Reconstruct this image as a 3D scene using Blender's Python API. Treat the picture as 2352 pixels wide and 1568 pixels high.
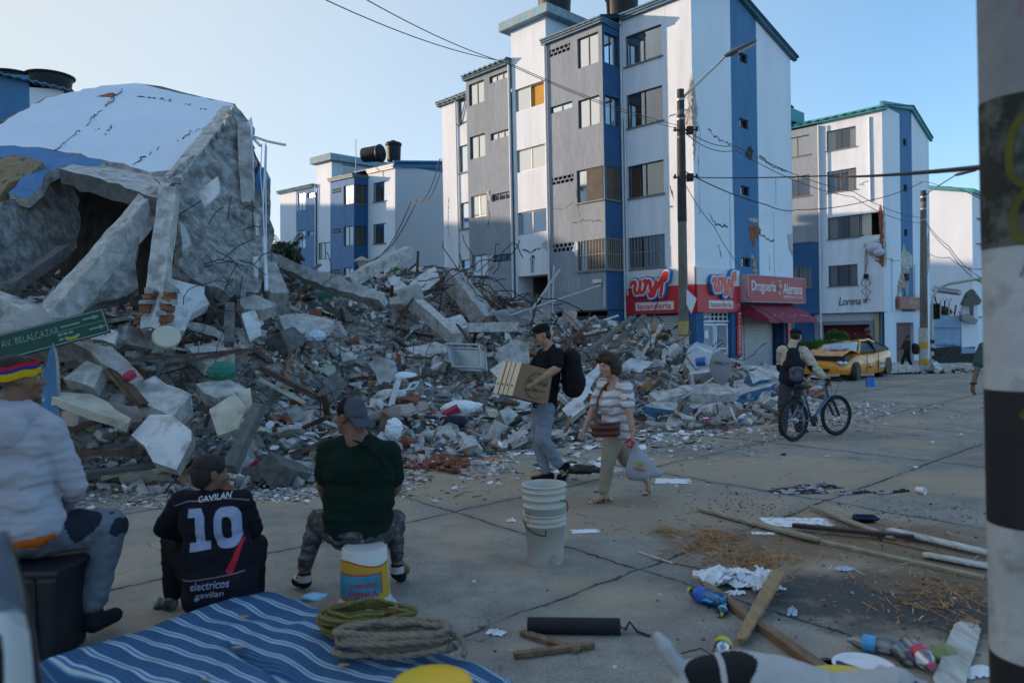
import bpy, bmesh, math, random
import numpy as np
from mathutils import Vector, Matrix, Euler, noise, Quaternion
R = math.radians; PI = math.pi
random.seed(7)
for o in list(bpy.data.objects): bpy.data.objects.remove(o)
scn = bpy.context.scene; C = scn.collection
# ---------------- camera, sky, sun, exposure
F = 1708.0; H = 1.85
cam = bpy.data.objects.new('camera', bpy.data.cameras.new('camera')); C.objects.link(cam); scn.camera = cam
cam.data.sensor_width = 36; cam.data.lens = 36*F/2352; cam.data.clip_end = 3000; cam.data.clip_start = 0.05
CM = Matrix.Rotation(R(90-0.906), 3, 'X') @ Matrix.Rotation(R(-1.157), 3, 'Z')
cam.matrix_world = Matrix.Translation((0, 0, H)) @ CM.to_4x4()
SUN_EL, SUN_AZ = 10.5, math.atan2(-2.144, 0.706)     # azimuth measured from +Y towards +X
sd = Vector((math.sin(SUN_AZ)*math.cos(R(SUN_EL)), math.cos(SUN_AZ)*math.cos(R(SUN_EL)), math.sin(R(SUN_EL))))
w = bpy.data.worlds.new('World'); scn.world = w; w.use_nodes = True
wn = w.node_tree.nodes; bg = wn['Background']
sky = wn.new('ShaderNodeTexSky'); sky.sky_type = 'NISHITA'; sky.sun_disc = False
sky.sun_elevation = R(SUN_EL); sky.sun_rotation = SUN_AZ; sky.altitude = 1500; sky.air_density = 1.0; sky.dust_density = 2.2; sky.ozone_density = 3.0
hs = wn.new('ShaderNodeHueSaturation'); hs.inputs['Saturation'].default_value = 1.12; w.node_tree.links.new(sky.outputs[0], hs.inputs['Color']); gm = wn.new('ShaderNodeGamma'); gm.inputs[1].default_value = .68; w.node_tree.links.new(hs.outputs[0], gm.inputs[0]); 
tcw = wn.new('ShaderNodeTexCoord'); dt = wn.new('ShaderNodeVectorMath'); dt.operation = 'DOT_PRODUCT'; dt.inputs[1].default_value = sd; wl_ = w.node_tree.links.new; wl_(tcw.outputs['Generated'], dt.inputs[0])
mr = wn.new('ShaderNodeMapRange'); mr.inputs[1].default_value = -.1; mr.inputs[2].default_value = .95; mr.inputs[4].default_value = .95; wl_(dt.outputs['Value'], mr.inputs[0])     # thin morning haze round the low sun
mv = wn.new('ShaderNodeMix'); mv.data_type = 'RGBA'; mv.inputs[7].default_value = (1.55, 1.62, 1.58, 1); wl_(mr.outputs[0], mv.inputs[0]); wl_(gm.outputs[0], mv.inputs[6]); wl_(mv.outputs[2], bg.inputs[0]); bg.inputs[1].default_value = 0.15
sl = bpy.data.lights.new('sun', 'SUN'); sl.energy = 1.95; sl.angle = R(0.5); sl.color = (1.0, 0.73, 0.51)
so = bpy.data.objects.new('sun', sl); C.objects.link(so); so.rotation_euler = sd.to_track_quat('Z', 'Y').to_euler()
scn.view_settings.view_transform = 'Standard'; scn.view_settings.look = 'None'; scn.view_settings.gamma = 1
scn.view_settings.exposure = 1.72
scn.cycles.max_bounces = 6; scn.cycles.diffuse_bounces = 3; scn.cycles.glossy_bounces = 3; scn.cycles.transmission_bounces = 5; scn.cycles.transparent_max_bounces = 10
scn.cycles.caustics_reflective = False; scn.cycles.caustics_refractive = False
# ---------------- measuring helpers (photo measure -> place in the world)
def ray(u, v): return CM @ Vector(((u-1176)/F, -(v-784)/F, -1.0))
def at(u, v, Y):
 d = ray(u, v); t = Y/d.y; return Vector((d.x*t, Y, H+d.z*t))
def usp(ref, pts):
 """points on the plane through three measured ones: a flat slab stays flat"""
 a, b, c = [at(*q) for q in ref]; n = (b-a).cross(c-a); o = Vector((0, 0, H)); R_ = []
 for q in pts: d = ray(q[0], q[1]); R_.append(o+d*((a-o).dot(n)/d.dot(n)))
 return R_
def gnd(u, v, z=0.0):
 d = ray(u, v); t = (z-H)/d.z; return Vector((d.x*t, d.y*t, z))
# ---------------- materials
MATS = {}
def mat(name, col, rough=.85, var=.12, scale=2.5, bump=.0, bscale=30, metal=0, col2=None, thr=.6, s2=4, stretch=(1,1,1), spec=.4, sharp=.04, trans=0, coat=0, bd=.05):
 if name in MATS: return MATS[name]
 m = bpy.data.materials.new(name); m.use_nodes = True; nt = m.node_tree; N = nt.nodes; L = nt.links
 p = N['Principled BSDF']; p.inputs['Roughness'].default_value = rough; p.inputs['Metallic'].default_value = metal
 p.inputs['Specular IOR Level'].default_value = spec; p.inputs['Transmission Weight'].default_value = trans; p.inputs['Coat Weight'].default_value = coat
 tc = N.new('ShaderNodeTexCoord'); mp = N.new('ShaderNodeMapping'); mp.inputs['Scale'].default_value = stretch
 L.new(tc.outputs['Object'], mp.inputs[0])
 n1 = N.new('ShaderNodeTexNoise'); n1.inputs['Scale'].default_value = scale; n1.inputs['Detail'].default_value = 6; n1.inputs['Roughness'].default_value = .62
 L.new(mp.outputs[0], n1.inputs['Vector'])
 cr = N.new('ShaderNodeValToRGB'); e = cr.color_ramp.elements
 e[0].position = .3; e[1].position = .7
 e[0].color = (*[max(0, c*(1-var)) for c in col], 1); e[1].color = (*[min(1, c*(1+var)) for c in col], 1)
 L.new(n1.outputs[0], cr.inputs[0]); out = cr.outputs[0]
 if col2 is not None:
  n2 = N.new('ShaderNodeTexNoise'); n2.inputs['Scale'].default_value = s2; n2.inputs['Detail'].default_value = 8; n2.inputs['Roughness'].default_value = .6
  L.new(mp.outputs[0], n2.inputs['Vector'])
  c2 = N.new('ShaderNodeValToRGB'); q = c2.color_ramp.elements
  q[0].position = thr-sharp; q[1].position = thr+sharp
  q[0].color = (0, 0, 0, 1); q[1].color = (1, 1, 1, 1); L.new(n2.outputs[0], c2.inputs[0])
  mx = N.new('ShaderNodeMix'); mx.data_type = 'RGBA'; L.new(c2.outputs[0], mx.inputs[0]); L.new(out, mx.inputs[6]); mx.inputs[7].default_value = (*col2, 1)
  out = mx.outputs[2]
 L.new(out, p.inputs['Base Color'])
 if bump:
  n3 = N.new('ShaderNodeTexNoise'); n3.inputs['Scale'].default_value = bscale; n3.inputs['Detail'].default_value = 8; n3.inputs['Roughness'].default_value = .7
  L.new(mp.outputs[0], n3.inputs['Vector'])
  b = N.new('ShaderNodeBump'); b.inputs['Strength'].default_value = bump; b.inputs['Distance'].default_value = bd
  L.new(n3.outputs[0], b.inputs['Height']); L.new(b.outputs[0], p.inputs['Normal'])
 MATS[name] = m; return m
def glassmat(name, tint=(.9, .95, 1), rough=.03, dark=.35, facing=.12):
 if name in MATS: return MATS[name]
 m = bpy.data.materials.new(name); m.use_nodes = True; nt = m.node_tree; N = nt.nodes; L = nt.links
 N.remove(N['Principled BSDF']); o = N['Material Output']
 t = N.new('ShaderNodeBsdfTransparent'); t.inputs[0].default_value = (*[c*(1-dark) for c in tint], 1)
 g = N.new('ShaderNodeBsdfGlossy'); g.inputs['Roughness'].default_value = rough; g.inputs[0].default_value = (*tint, 1)
 lw = N.new('ShaderNodeFresnel'); lw.inputs[0].default_value = 1.5
 ad = N.new('ShaderNodeMath'); ad.operation = 'ADD'; ad.inputs[1].default_value = facing; L.new(lw.outputs[0], ad.inputs[0])
 mx = N.new('ShaderNodeMixShader'); L.new(ad.outputs[0], mx.inputs[0]); L.new(t.outputs[0], mx.inputs[1]); L.new(g.outputs[0], mx.inputs[2])
 L.new(mx.outputs[0], o.inputs[0]); MATS[name] = m; return m
# ---------------- mesh building
class MB:
 def __init__(s): s.v = []; s.f = []; s.m = []; s.sm = []
 def add(s, vs, fs, mi=0, smooth=False):
  b = len(s.v); s.v += [tuple(x) for x in vs]
  for f in fs: s.f.append(tuple(b+i for i in f)); s.m.append(mi); s.sm.append(smooth)
  return s
 def box(s, a, b, mi=0, M=None, T=None):
  vs = [Vector((x, y, z)) for x in (a[0], b[0]) for y in (a[1], b[1]) for z in (a[2], b[2])]
  if T: vs = [T(*q) for q in vs]
  if M is not None: vs = [M @ q for q in vs]
  return s.add(vs, [(0, 1, 3, 2), (4, 6, 7, 5), (0, 4, 5, 1), (2, 3, 7, 6), (0, 2, 6, 4), (1, 5, 7, 3)], mi)
 def tube(s, pts, r, n=8, mi=0, caps=True, smooth=True, closed=False, flat=None):
  pts = [Vector(p) for p in pts]; k = len(pts); rs = r if isinstance(r, (list, tuple)) else [r]*k
  up = None; b = len(s.v); vs = []
  for i, p in enumerate(pts):
   if closed: t = pts[(i+1) % k]-pts[i-1]
   else: t = pts[min(i+1, k-1)]-pts[max(i-1, 0)]
   if t.length < 1e-9: t = Vector((0, 0, 1))
   t.normalize()
   if up is None: up = Vector((0, 0, 1)) if abs(t.z) < .9 else Vector((1, 0, 0))
   a = up.cross(t)
   if a.length < 1e-6: a = t.orthogonal()
   a.normalize(); up = t.cross(a).normalized()
   for j in range(n):
    th = 2*PI*j/n; vs.append(p+(a*math.cos(th)+up*math.sin(th)*(flat or 1))*rs[i])
  fs = []
  for i in range(k if closed else k-1):
   i2 = (i+1) % k
   for j in range(n): fs.append((i*n+j, i*n+(j+1) % n, i2*n+(j+1) % n, i2*n+j))
  s.add(vs, fs, mi, smooth)
  if caps and not closed: s.add(vs[:n], [tuple(range(n))], mi); s.add(vs[-n:], [tuple(range(n))], mi)
  return s
 def lathe(s, prof, n=24, c=(0, 0, 0), mi=0, M=None, smooth=True, cap0=True, cap1=True):
  vs = [Vector((r*math.cos(2*PI*j/n), r*math.sin(2*PI*j/n), z)) for r, z in prof for j in range(n)]
  vs = [(M @ q if M is not None else q)+Vector(c) for q in vs]; k = len(prof)
  s.add(vs, [(i*n+j, i*n+(j+1) % n, (i+1)*n+(j+1) % n, (i+1)*n+j) for i in range(k-1) for j in range(n)], mi, smooth)
  if cap0: s.add(vs[:n], [tuple(range(n))], mi)
  if cap1: s.add(vs[-n:], [tuple(range(n))], mi)
  return s
 def prism(s, poly, vec, mi=0, mi_side=None):
  """closed solid: 3-D polygon swept along vec"""
  vec = Vector(vec); n = len(poly); A = [Vector(p) for p in poly]; B = [p+vec for p in A]
  s.add(A+B, [tuple(range(n)), tuple(range(2*n-1, n-1, -1))], mi)
  s.add(A+B, [(i, (i+1) % n, n+(i+1) % n, n+i) for i in range(n)], mi if mi_side is None else mi_side)
  return s
 def ell(s, c, r, n=12, k=8, mi=0, M=None):
  vs = []; c = Vector(c)
  for i in range(k+1):
   ph = PI*i/k
   for j in range(n):
    q = Vector((r[0]*math.sin(ph)*math.cos(2*PI*j/n), r[1]*math.sin(ph)*math.sin(2*PI*j/n), r[2]*math.cos(ph)))
    vs.append(c+(M @ q if M is not None else q))
  return s.add(vs, [(i*n+j, (i+1)*n+j, (i+1)*n+(j+1) % n, i*n+(j+1) % n) for i in range(k) for j in range(n)], mi, True)
 def build(s, name, mats, parent=None, loc=None, bevel=0, recalc=False, merge=False):
  me = bpy.data.meshes.new(name); me.from_pydata(s.v, [], s.f); 
  for m in (mats if isinstance(mats, (list, tuple)) else [mats]): me.materials.append(m)
  if len(s.f):
   me.polygons.foreach_set('material_index', s.m); me.polygons.foreach_set('use_smooth', s.sm)
  if recalc or merge:
   bm = bmesh.new(); bm.from_mesh(me)
   bmesh.ops.remove_doubles(bm, verts=bm.verts, dist=1e-4)
   bmesh.ops.recalc_face_normals(bm, faces=bm.faces); bm.to_mesh(me); bm.free()
  me.update(); o = bpy.data.objects.new(name, me); C.objects.link(o)
  if parent is not None: o.parent = parent
  if loc is not None: o.location = loc
  if bevel:
   b = o.modifiers.new('b', 'BEVEL'); b.width = bevel; b.segments = 2; b.limit_method = 'ANGLE'
  return o
def tag(o, label=None, cat=None, group=None, kind=None):
 if label: o['label'] = label
 if cat: o['category'] = cat
 if group: o['group'] = group
 if kind: o['kind'] = kind
 return o
def thing(name, label, cat, loc=(0, 0, 0), rz=0, group=None):
 o = bpy.data.objects.new(name, None); C.objects.link(o); o.location = loc; o.rotation_euler = (0, 0, rz); o.empty_display_size = .2
 return tag(o, label, cat, group)
def copy_tree(o, parent=None):
 c = o.copy(); C.objects.link(c); c.parent = parent
 for ch in [x for x in C.objects if x.parent == o]: copy_tree(ch, c)
 return c
def evalmesh(o):
 dg = bpy.context.evaluated_depsgraph_get(); dg.update()
 return bpy.data.meshes.new_from_object(o.evaluated_get(dg))
def text_mesh(txt, size=1, extrude=.01, offset=0, shear=0, spacing=1, align='CENTER', bevel=0, res=4):
 cu = bpy.data.curves.new('t', 'FONT'); cu.body = txt; cu.size = size; cu.extrude = extrude; cu.offset = offset; cu.shear = shear
 cu.space_character = spacing; cu.align_x = align; cu.align_y = 'CENTER'; cu.bevel_depth = bevel; cu.resolution_u = res
 o = bpy.data.objects.new('t', cu); C.objects.link(o); me = evalmesh(o); bpy.data.objects.remove(o); bpy.data.curves.remove(cu)
 return me
def text(name, txt, M, m, parent=None, size=1, extrude=.01, offset=0, shear=0, spacing=1, align='CENTER', warp=None, fit=None, **k):
 """lettering as a mesh; M places its plane (x right, y up, z out); fit=(w,h) scales it to size"""
 me = text_mesh(txt, size, extrude, offset, shear, spacing, align, **k)
 me.materials.clear(); me.materials.append(m)
 co = [Vector(v.co) for v in me.vertices]
 if fit and co:
  x0 = min(c.x for c in co); x1 = max(c.x for c in co); y0 = min(c.y for c in co); y1 = max(c.y for c in co)
  for c in co:
   c.x = ((c.x-x0)/(x1-x0)-.5)*fit[0]; c.y = ((c.y-y0)/max(1e-6, y1-y0)-.5)*fit[1]
 for v, c in zip(me.vertices, co):
  v.co = M @ (warp(c) if warp else c)
 o = bpy.data.objects.new(name, me); C.objects.link(o)
 if parent is not None: o.parent = parent
 return o
# palette
WHITE = mat('white_plaster', (.66, .73, .82), .85, .06, .7, .06, 25, stretch=(1, 1, .35))
WHITEB = mat('ribbed_plaster', (.66, .73, .82), .9, .06, 1.2, .4, 26, stretch=(1, 1, .12), col2=(.52, .56, .62), thr=.62, s2=1.6, sharp=.14)
GREYW = mat('grey_rough_render', (.27, .315, .37), .95, .13, 14, .6, 42, stretch=(1, 1, .16), col2=(.22, .26, .31), thr=.6, s2=1.6, sharp=.12)
BLUEW = mat('blue_rough_render', (.085, .17, .33), .95, .2, 9, .5, 22, stretch=(1, 1, .12))
BLUE = mat('blue_plaster', (.025, .10, .235), .85, .12, 1.0, .05, 30)
BLUES = mat('stripe_blue_plaster', (.065, .18, .34), .85, .12, 1.5, .08, 20, stretch=(1, 1, .4))
TEAL = mat('teal_fascia', (.07, .16, .25), .6, .2, 2, .05)
TEALG = mat('green_fascia', (.05, .27, .30), .6, .2, 2, .05)
INTER = mat('room_dark', (.10, .085, .07), .9, .3, 2)
ALU = mat('window_alu', (.30, .29, .28), .4, .1, 3, metal=.6)
BRONZE = mat('window_bronze', (.045, .04, .038), .5, .1, 3)
SILL = mat('window_sill', (.20, .19, .18), .7, .2, 5)
GLASS = glassmat('window_glass', (.85, .9, .95), .02, .35, .1)
GLASSW = glassmat('window_glass_bright', (.85, .8, .75), .05, .5, .42)
CURT = mat('curtain_cream', (.62, .56, .48), .9, .1, 8)
CURTG = mat('curtain_grey', (.36, .35, .38), .9, .15, 8)
CURTB = mat('curtain_brown', (.25, .13, .06), .9, .15, 8)
OCHRE = mat('ochre_blind', (.50, .27, .05), .9, .1, 4)
PIPE = mat('white_pipe', (.55, .6, .66), .5, .1, 4)
TANK = mat('tank_plastic', (.010, .013, .018), .55, .3, 3, spec=.3)
CONC = mat('broken_concrete', (.42, .41, .40), .95, .38, 7, 1.0, 16, col2=(.22, .21, .20), thr=.56, s2=3.5, sharp=.08)
CONC2 = mat('pale_concrete', (.52, .505, .49), .95, .3, 7, .9, 18, col2=(.29, .28, .27), thr=.57, s2=4, sharp=.08)
CONC3 = mat('dark_concrete', (.13, .128, .13), .95, .35, 6, .8, 14)
BRICK = mat('red_brick', (.26, .10, .06), .95, .25, 6, .5, 30)
PLAST = mat('plaster_white', (.55, .555, .57), .9, .16, 3, .3, 12, col2=(.33, .31, .29), thr=.57, s2=4, sharp=.08)
WOOD = mat('splinter_wood', (.24, .15, .085), .85, .35, 5, .3, 30, stretch=(1, 1, 1))
WOODD = mat('dark_wood', (.085, .05, .035), .8, .4, 5, .3, 30)
PAPER = mat('paper', (.72, .73, .77), .9, .06, 8)
STEEL = mat('rebar', (.045, .035, .03), .7, .3, 10, metal=.3)
CREAM = mat('cream_sheet', (.42, .40, .32), .6, .2, 3, .2, 8, col2=(.25, .22, .17), thr=.6, s2=4, sharp=.08)
BLACK = mat('black', (.012, .012, .013), .7, .2, 5)
def F2(o, a, n):
 """facade frame: returns T(s, p, z) -> point (s along wall, p outwards, z up)"""
 o = Vector(o); a = Vector(a); n = Vector(n)
 return lambda s, p, z: o+a*s+n*p+Vector((0, 0, z))
# ---------------- ground
def ground_z(x, y):
 d = .72*x+.69*y
 t = max(0, min(1, (y-24)/16.0)); return -.85*t*t*(3-2*t)
def make_road():
 m = bpy.data.materials.new('road_concrete'); m.use_nodes = True; nt = m.node_tree; N = nt.nodes; L = nt.links
 p = N['Principled BSDF']; p.inputs['Roughness'].default_value = .9; p.inputs['Specular IOR Level'].default_value = .3
 tc = N.new('ShaderNodeTexCoord')
 def nz(s, d=6, r=.6, v=None):
  n = N.new('ShaderNodeTexNoise'); n.inputs['Scale'].default_value = s; n.inputs['Detail'].default_value = d; n.inputs['Roughness'].default_value = r
  L.new(v or tc.outputs['Object'], n.inputs['Vector']); return n.outputs[0]
 def ma(op, a, b=None):
  q = N.new('ShaderNodeMath'); q.operation = op
  for i, x in enumerate((a, b)):
   if x is None: continue
   if isinstance(x, (int, float)): q.inputs[i].default_value = x
   else: L.new(x, q.inputs[i])
  return q.outputs[0]
 def ramp(x, *st):
  c = N.new('ShaderNodeValToRGB'); e = c.color_ramp.elements
  while len(e) < len(st): e.new(.5)
  for i, (po, co) in enumerate(st): e[i].position = po; e[i].color = (*(co if isinstance(co, tuple) else (co,)*3), 1)
  L.new(x, c.inputs[0]); return c.outputs[0]
 def mix(f, a, b):
  q = N.new('ShaderNodeMix'); q.data_type = 'RGBA'; L.new(f, q.inputs[0])
  for i, x in ((6, a), (7, b)):
   if isinstance(x, tuple): q.inputs[i].default_value = (*x, 1)
   else: L.new(x, q.inputs[i])
  return q.outputs[2]
 base = ramp(nz(.7), (.3, (.235, .22, .195)), (.7, (.36, .34, .305)))
 fine = ramp(nz(55, 4, .8), (.35, .55), (.7, 1.25))
 q = N.new('ShaderNodeMix'); q.data_type = 'RGBA'; q.blend_type = 'MULTIPLY'; q.inputs[0].default_value = 1; L.new(base, q.inputs[6]); L.new(fine, q.inputs[7]); col = q.outputs[2]
 mid = ramp(nz(4, 8, .7), (.35, .78), (.65, 1.15))
 q = N.new('ShaderNodeMix'); q.data_type = 'RGBA'; q.blend_type = 'MULTIPLY'; q.inputs[0].default_value = 1; L.new(col, q.inputs[6]); L.new(mid, q.inputs[7]); col = q.outputs[2]
 # brown dust
 dust = ramp(nz(.55, 7, .62), (.47, 0.), (.62, .85)); col = mix(dust, col, (.38,.30,.21))
 sx = N.new('ShaderNodeSeparateXYZ'); L.new(tc.outputs['Object'], sx.inputs[0]); X = sx.outputs[0]; Y = sx.outputs[1]
 # dirt patch at the right of the road and dust along the rubble foot (real dirt, own shape)
 def blob(cx, cy, rx, ry, col, c2, amt):
  a = ma('POWER', ma('DIVIDE', ma('SUBTRACT', X, cx), rx), 2); b = ma('POWER', ma('DIVIDE', ma('SUBTRACT', Y, cy), ry), 2)
  d = ma('ADD', ma('ADD', a, b), ma('MULTIPLY', ma('SUBTRACT', nz(1.6, 7, .7), .5), 2.6))
  f = ramp(d, (.35, amt), (1.0, 0.)); return mix(f, col, c2)
 col = blob(3.0, 6.3, 1.3, .8, col, (.19, .125, .075), .9)
 col = blob(2.6, 4.9, 1.3, .7, col, (.045, .042, .042), .9)
 col = blob(3.3, 5.3, .9, .6, col, (.17, .12, .08), .8)
 col = blob(-1.5, 8.6, 2.6, 1.0, col, (.36,.28,.19), .7)
 col = blob(1.6, 9.5, 3.6, 1.2, col, (.36,.285,.20), .7)
 col = blob(1.2, 7.4, 2.2, .9, col, (.36, .27, .18), .55)
 col = blob(4.2, 8.6, 2.0, .8, col, (.34, .26, .18), .5)
 col = blob(.6, 7.9, 1.2, .35, col, (.25, .14, .09), .35)
 wob = ma('MULTIPLY', ma('SUBTRACT', nz(1.5, 4), .5), .16)
 wob2 = ma('MULTIPLY', ma('SUBTRACT', nz(9, 5, .7), .5), .07)
 crack = None
 for fam, (nx, ny, off, sp) in enumerate( ((-.668, .744, 3.58, 2.47), (.775, .632, 4.3, 3.08))):
  d = ma('ADD', ma('MULTIPLY', X, nx), ma('MULTIPLY', Y, ny)); d = ma('SUBTRACT', d, off); near = ma('MULTIPLY', ma('LESS_THAN', d, -1.4 if fam else -40), 5)
  d = ma('ADD', d, ma('ADD', wob, wob2)); d = ma('DIVIDE', d, sp); d = ma('ABSOLUTE', ma('SUBTRACT', ma('FRACT', ma('ADD', d, 100.5)), .5)); d = ma('ADD', ma('MULTIPLY', d, sp), near)
  crack = d if crack is None else ma('MINIMUM', crack, d)
 wid = ma('ADD', crack, ma('MULTIPLY', ma('SUBTRACT', nz(5, 4), .5), .03))
 jf = ramp(wid, (.004, 1.), (.02, 0.)); halo = ramp(wid, (.0, .45), (.16, 0.))
 jm = ramp(nz(.9, 3), (.36, .15), (.5, 1.)); jf = ma('MULTIPLY', jf, jm)
 col = mix(halo, col, (.15, .15, .15)); col = mix(jf, col, (.018, .018, .02))
 # fine cracks and pale specks
 vo = N.new('ShaderNodeTexVoronoi'); vo.feature = 'DISTANCE_TO_EDGE'; vo.inputs['Scale'].default_value = .55
 wv = N.new('ShaderNodeVectorMath'); wv.operation = 'ADD'; nn = N.new('ShaderNodeTexNoise'); nn.inputs['Scale'].default_value = 2.2; nn.inputs['Detail'].default_value = 5
 L.new(tc.outputs['Object'], nn.inputs['Vector']); L.new(tc.outputs['Object'], wv.inputs[0]); L.new(nn.outputs[1], wv.inputs[1]); L.new(wv.outputs[0], vo.inputs['Vector'])
 fc = ma('MULTIPLY', ramp(vo.outputs[0], (.001, .8), (.006, 0.)), ramp(nz(.4, 2), (.52, 0.), (.6, 1.))); col = mix(fc, col, (.03, .03, .032))
 v2 = N.new('ShaderNodeTexVoronoi'); v2.inputs['Scale'].default_value = 9; L.new(tc.outputs['Object'], v2.inputs['Vector'])
 spk = ma('MULTIPLY', ramp(v2.outputs[0], (.05, 1.), (.09, 0.)), ramp(nz(1.1, 3), (.5, 0.), (.6, .8))); col = mix(spk, col, (.5, .5, .5))
 L.new(col, p.inputs['Base Color'])
 b = N.new('ShaderNodeBump'); b.inputs['Strength'].default_value = .5; b.inputs['Distance'].default_value = .012
 hh = ma('SUBTRACT', ma('ADD', nz(60, 5, .7), nz(6, 4)), ma('MULTIPLY', jf, 3)); L.new(hh, b.inputs['Height']); L.new(b.outputs[0], p.inputs['Normal'])
 mb = MB(); xs = [-400, -150, -60]+[-40+2*i for i in range(61)]+[100, 200, 400]; ys = [-60, -20]+[-10+1.5*i for i in range(60)]+[120, 250, 600]
 vs = [(x, y, ground_z(x, y)) for y in ys for x in xs]; nx = len(xs)
 mb.add(vs, [(j*nx+i, j*nx+i+1, (j+1)*nx+i+1, (j+1)*nx+i) for j in range(len(ys)-1) for i in range(nx-1)], 0, True)
 o = mb.build('road', m); tag(o, 'grey concrete slab road with tarred joints and brown dust', kind='structure')
make_road()
# ---------------- facade helpers (frame T(s,p,z))
def wall(mb, T, s0, s1, z0, z1, p, holes=(), mi=0, depth=.14, back=None, mi_rev=None, room=1.0, mi_room=None, roommb=None):
 """front skin with real openings, reveals and a room box behind each"""
 ss = sorted({s0, s1, *[h[0] for h in holes], *[h[1] for h in holes]}); zz = sorted({z0, z1, *[h[2] for h in holes], *[h[3] for h in holes]})
 for i in range(len(ss)-1):
  for j in range(len(zz)-1):
   a, b, c, d = ss[i], ss[i+1], zz[j], zz[j+1]; cs, cz = (a+b)/2, (c+d)/2
   if any(h[0] < cs < h[1] and h[2] < cz < h[3] for h in holes): continue
   mb.add([T(a, p, c), T(b, p, c), T(b, p, d), T(a, p, d)], [(0, 1, 2, 3)], mi)
 for h in holes:
  a, b, c, d = h[:4]; dp = h[4] if len(h) > 4 else depth
  for q in (((a, c), (b, c)), ((b, c), (b, d)), ((b, d), (a, d)), ((a, d), (a, c))):
   (x1, z1_), (x2, z2_) = q
   mb.add([T(x1, p, z1_), T(x2, p, z2_), T(x2, p-dp, z2_), T(x1, p-dp, z1_)], [(0, 1, 2, 3)], mi if mi_rev is None else mi_rev)
  if roommb is not None and not (len(h) > 5 and h[5] == 'noroom'):
   r = room
   A = [(a, c), (b, c), (b, d), (a, d)]
   for k in range(4):
    (x1, z1_), (x2, z2_) = A[k], A[(k+1) % 4]
    roommb.add([T(x1, p-dp, z1_), T(x2, p-dp, z2_), T(x2, p-dp-r, z2_), T(x1, p-dp-r, z1_)], [(0, 1, 2, 3)])
   roommb.add([T(a, p-dp-r, c), T(b, p-dp-r, c), T(b, p-dp-r, d), T(a, p-dp-r, d)], [(0, 1, 2, 3)])
def window(par, T, s0, s1, z0, z1, p, panes=2, curtain=None, frame=None, glass=None, bars=0, sill=True, inset=.09, openpane=None, cover=1.0, blind=None):
 fm = frame or BRONZE; w_ = .035; mb = MB(); q = p-inset
 bx = lambda a, b, c, d, p0=q-.03, p1=q+.02, M=mb: M.box((a, p0, c), (b, p1, d), T=T)
 bx(s0, s1, z0, z0+w_); bx(s0, s1, z1-w_, z1); bx(s0, s0+w_, z0+w_, z1-w_); bx(s1-w_, s1, z0+w_, z1-w_)
 for i in range(1, panes):
  x = s0+(s1-s0)*i/panes; bx(x-.018, x+.018, z0+w_, z1-w_)
 o = mb.build('window', fm, par)
 g = MB()
 for i in range(panes):
  if openpane == i: continue
  a = s0+(s1-s0)*i/panes+.02; b = s0+(s1-s0)*(i+1)/panes-.02
  g.add([T(a, q-.005, z0+w_), T(b, q-.005, z0+w_), T(b, q-.005, z1-w_), T(a, q-.005, z1-w_)], [(0, 1, 2, 3)])
 g.build('pane', glass or GLASS, o)
 if curtain is not None:
  c = MB(); n = max(8, int((s1-s0)*28)); rr = random.random()*9
  for (a, b) in ([(s0, s1)] if cover >= 1 else [(s0, s0+(s1-s0)*cover/2), (s1-(s1-s0)*cover/2, s1)]):
   m_ = max(6, int((b-a)*26)); vs = []
   for i in range(m_+1):
    x = a+(b-a)*i/m_; dd = .03*math.sin(i*1.9+rr)+.015*math.sin(i*4.1+rr)
    vs += [T(x, q-.12+dd, z0+.02), T(x, q-.12+dd*.6, z1-.02)]
   c.add(vs, [(2*i, 2*i+2, 2*i+3, 2*i+1) for i in range(m_)], 0, True)
  c.build('curtain', curtain, o)
 if blind is not None:
  c = MB(); i, m_ = blind; a = s0+(s1-s0)*i/panes; b = s0+(s1-s0)*(i+1)/panes
  c.add([T(a, q-.06, z0), T(b, q-.06, z0), T(b, q-.06, z1), T(a, q-.06, z1)], [(0, 1, 2, 3)]); c.build('blind', m_, o)
 if sill:
  c = MB(); c.box((s0-.06, p-.10, z0-.05), (s1+.06, p+.06, z0-.003), T=T); c.build('sill', SILL, o)
 if bars:
  c = MB()
  for i in range(bars+1):
   x = s0+(s1-s0)*i/bars; c.box((x-.007, p+.01, z0), (x+.007, p+.024, z1), T=T)
  for z in (z0+.02, (z0+z1)/2, z1-.02): c.box((s0, p+.026, z-.008), (s1, p+.036, z+.008), T=T)
  c.build('window_bars', mat('bar_paint', (.35, .35, .35), .6), o)
 return o
def grille(par, T, s0, s1, z0, z1, p, n=5):
 mb = MB(); h = (z1-z0)/2
 for r in range(3): mb.box((s0, p-.06, z0+r*h-.02), (s1, p-.005, z0+r*h+.02), T=T)
 for r in range(2):
  for i in range(n+1):
   x = s0+(s1-s0)*(i+(.5 if r else 0))/n
   if x <= s1: mb.box((x-.018, p-.06, z0+r*h+.02), (x+.018, p-.006, z0+(r+1)*h-.02), T=T)
 return mb.build('vent_grille', GREYW, par)
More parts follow.
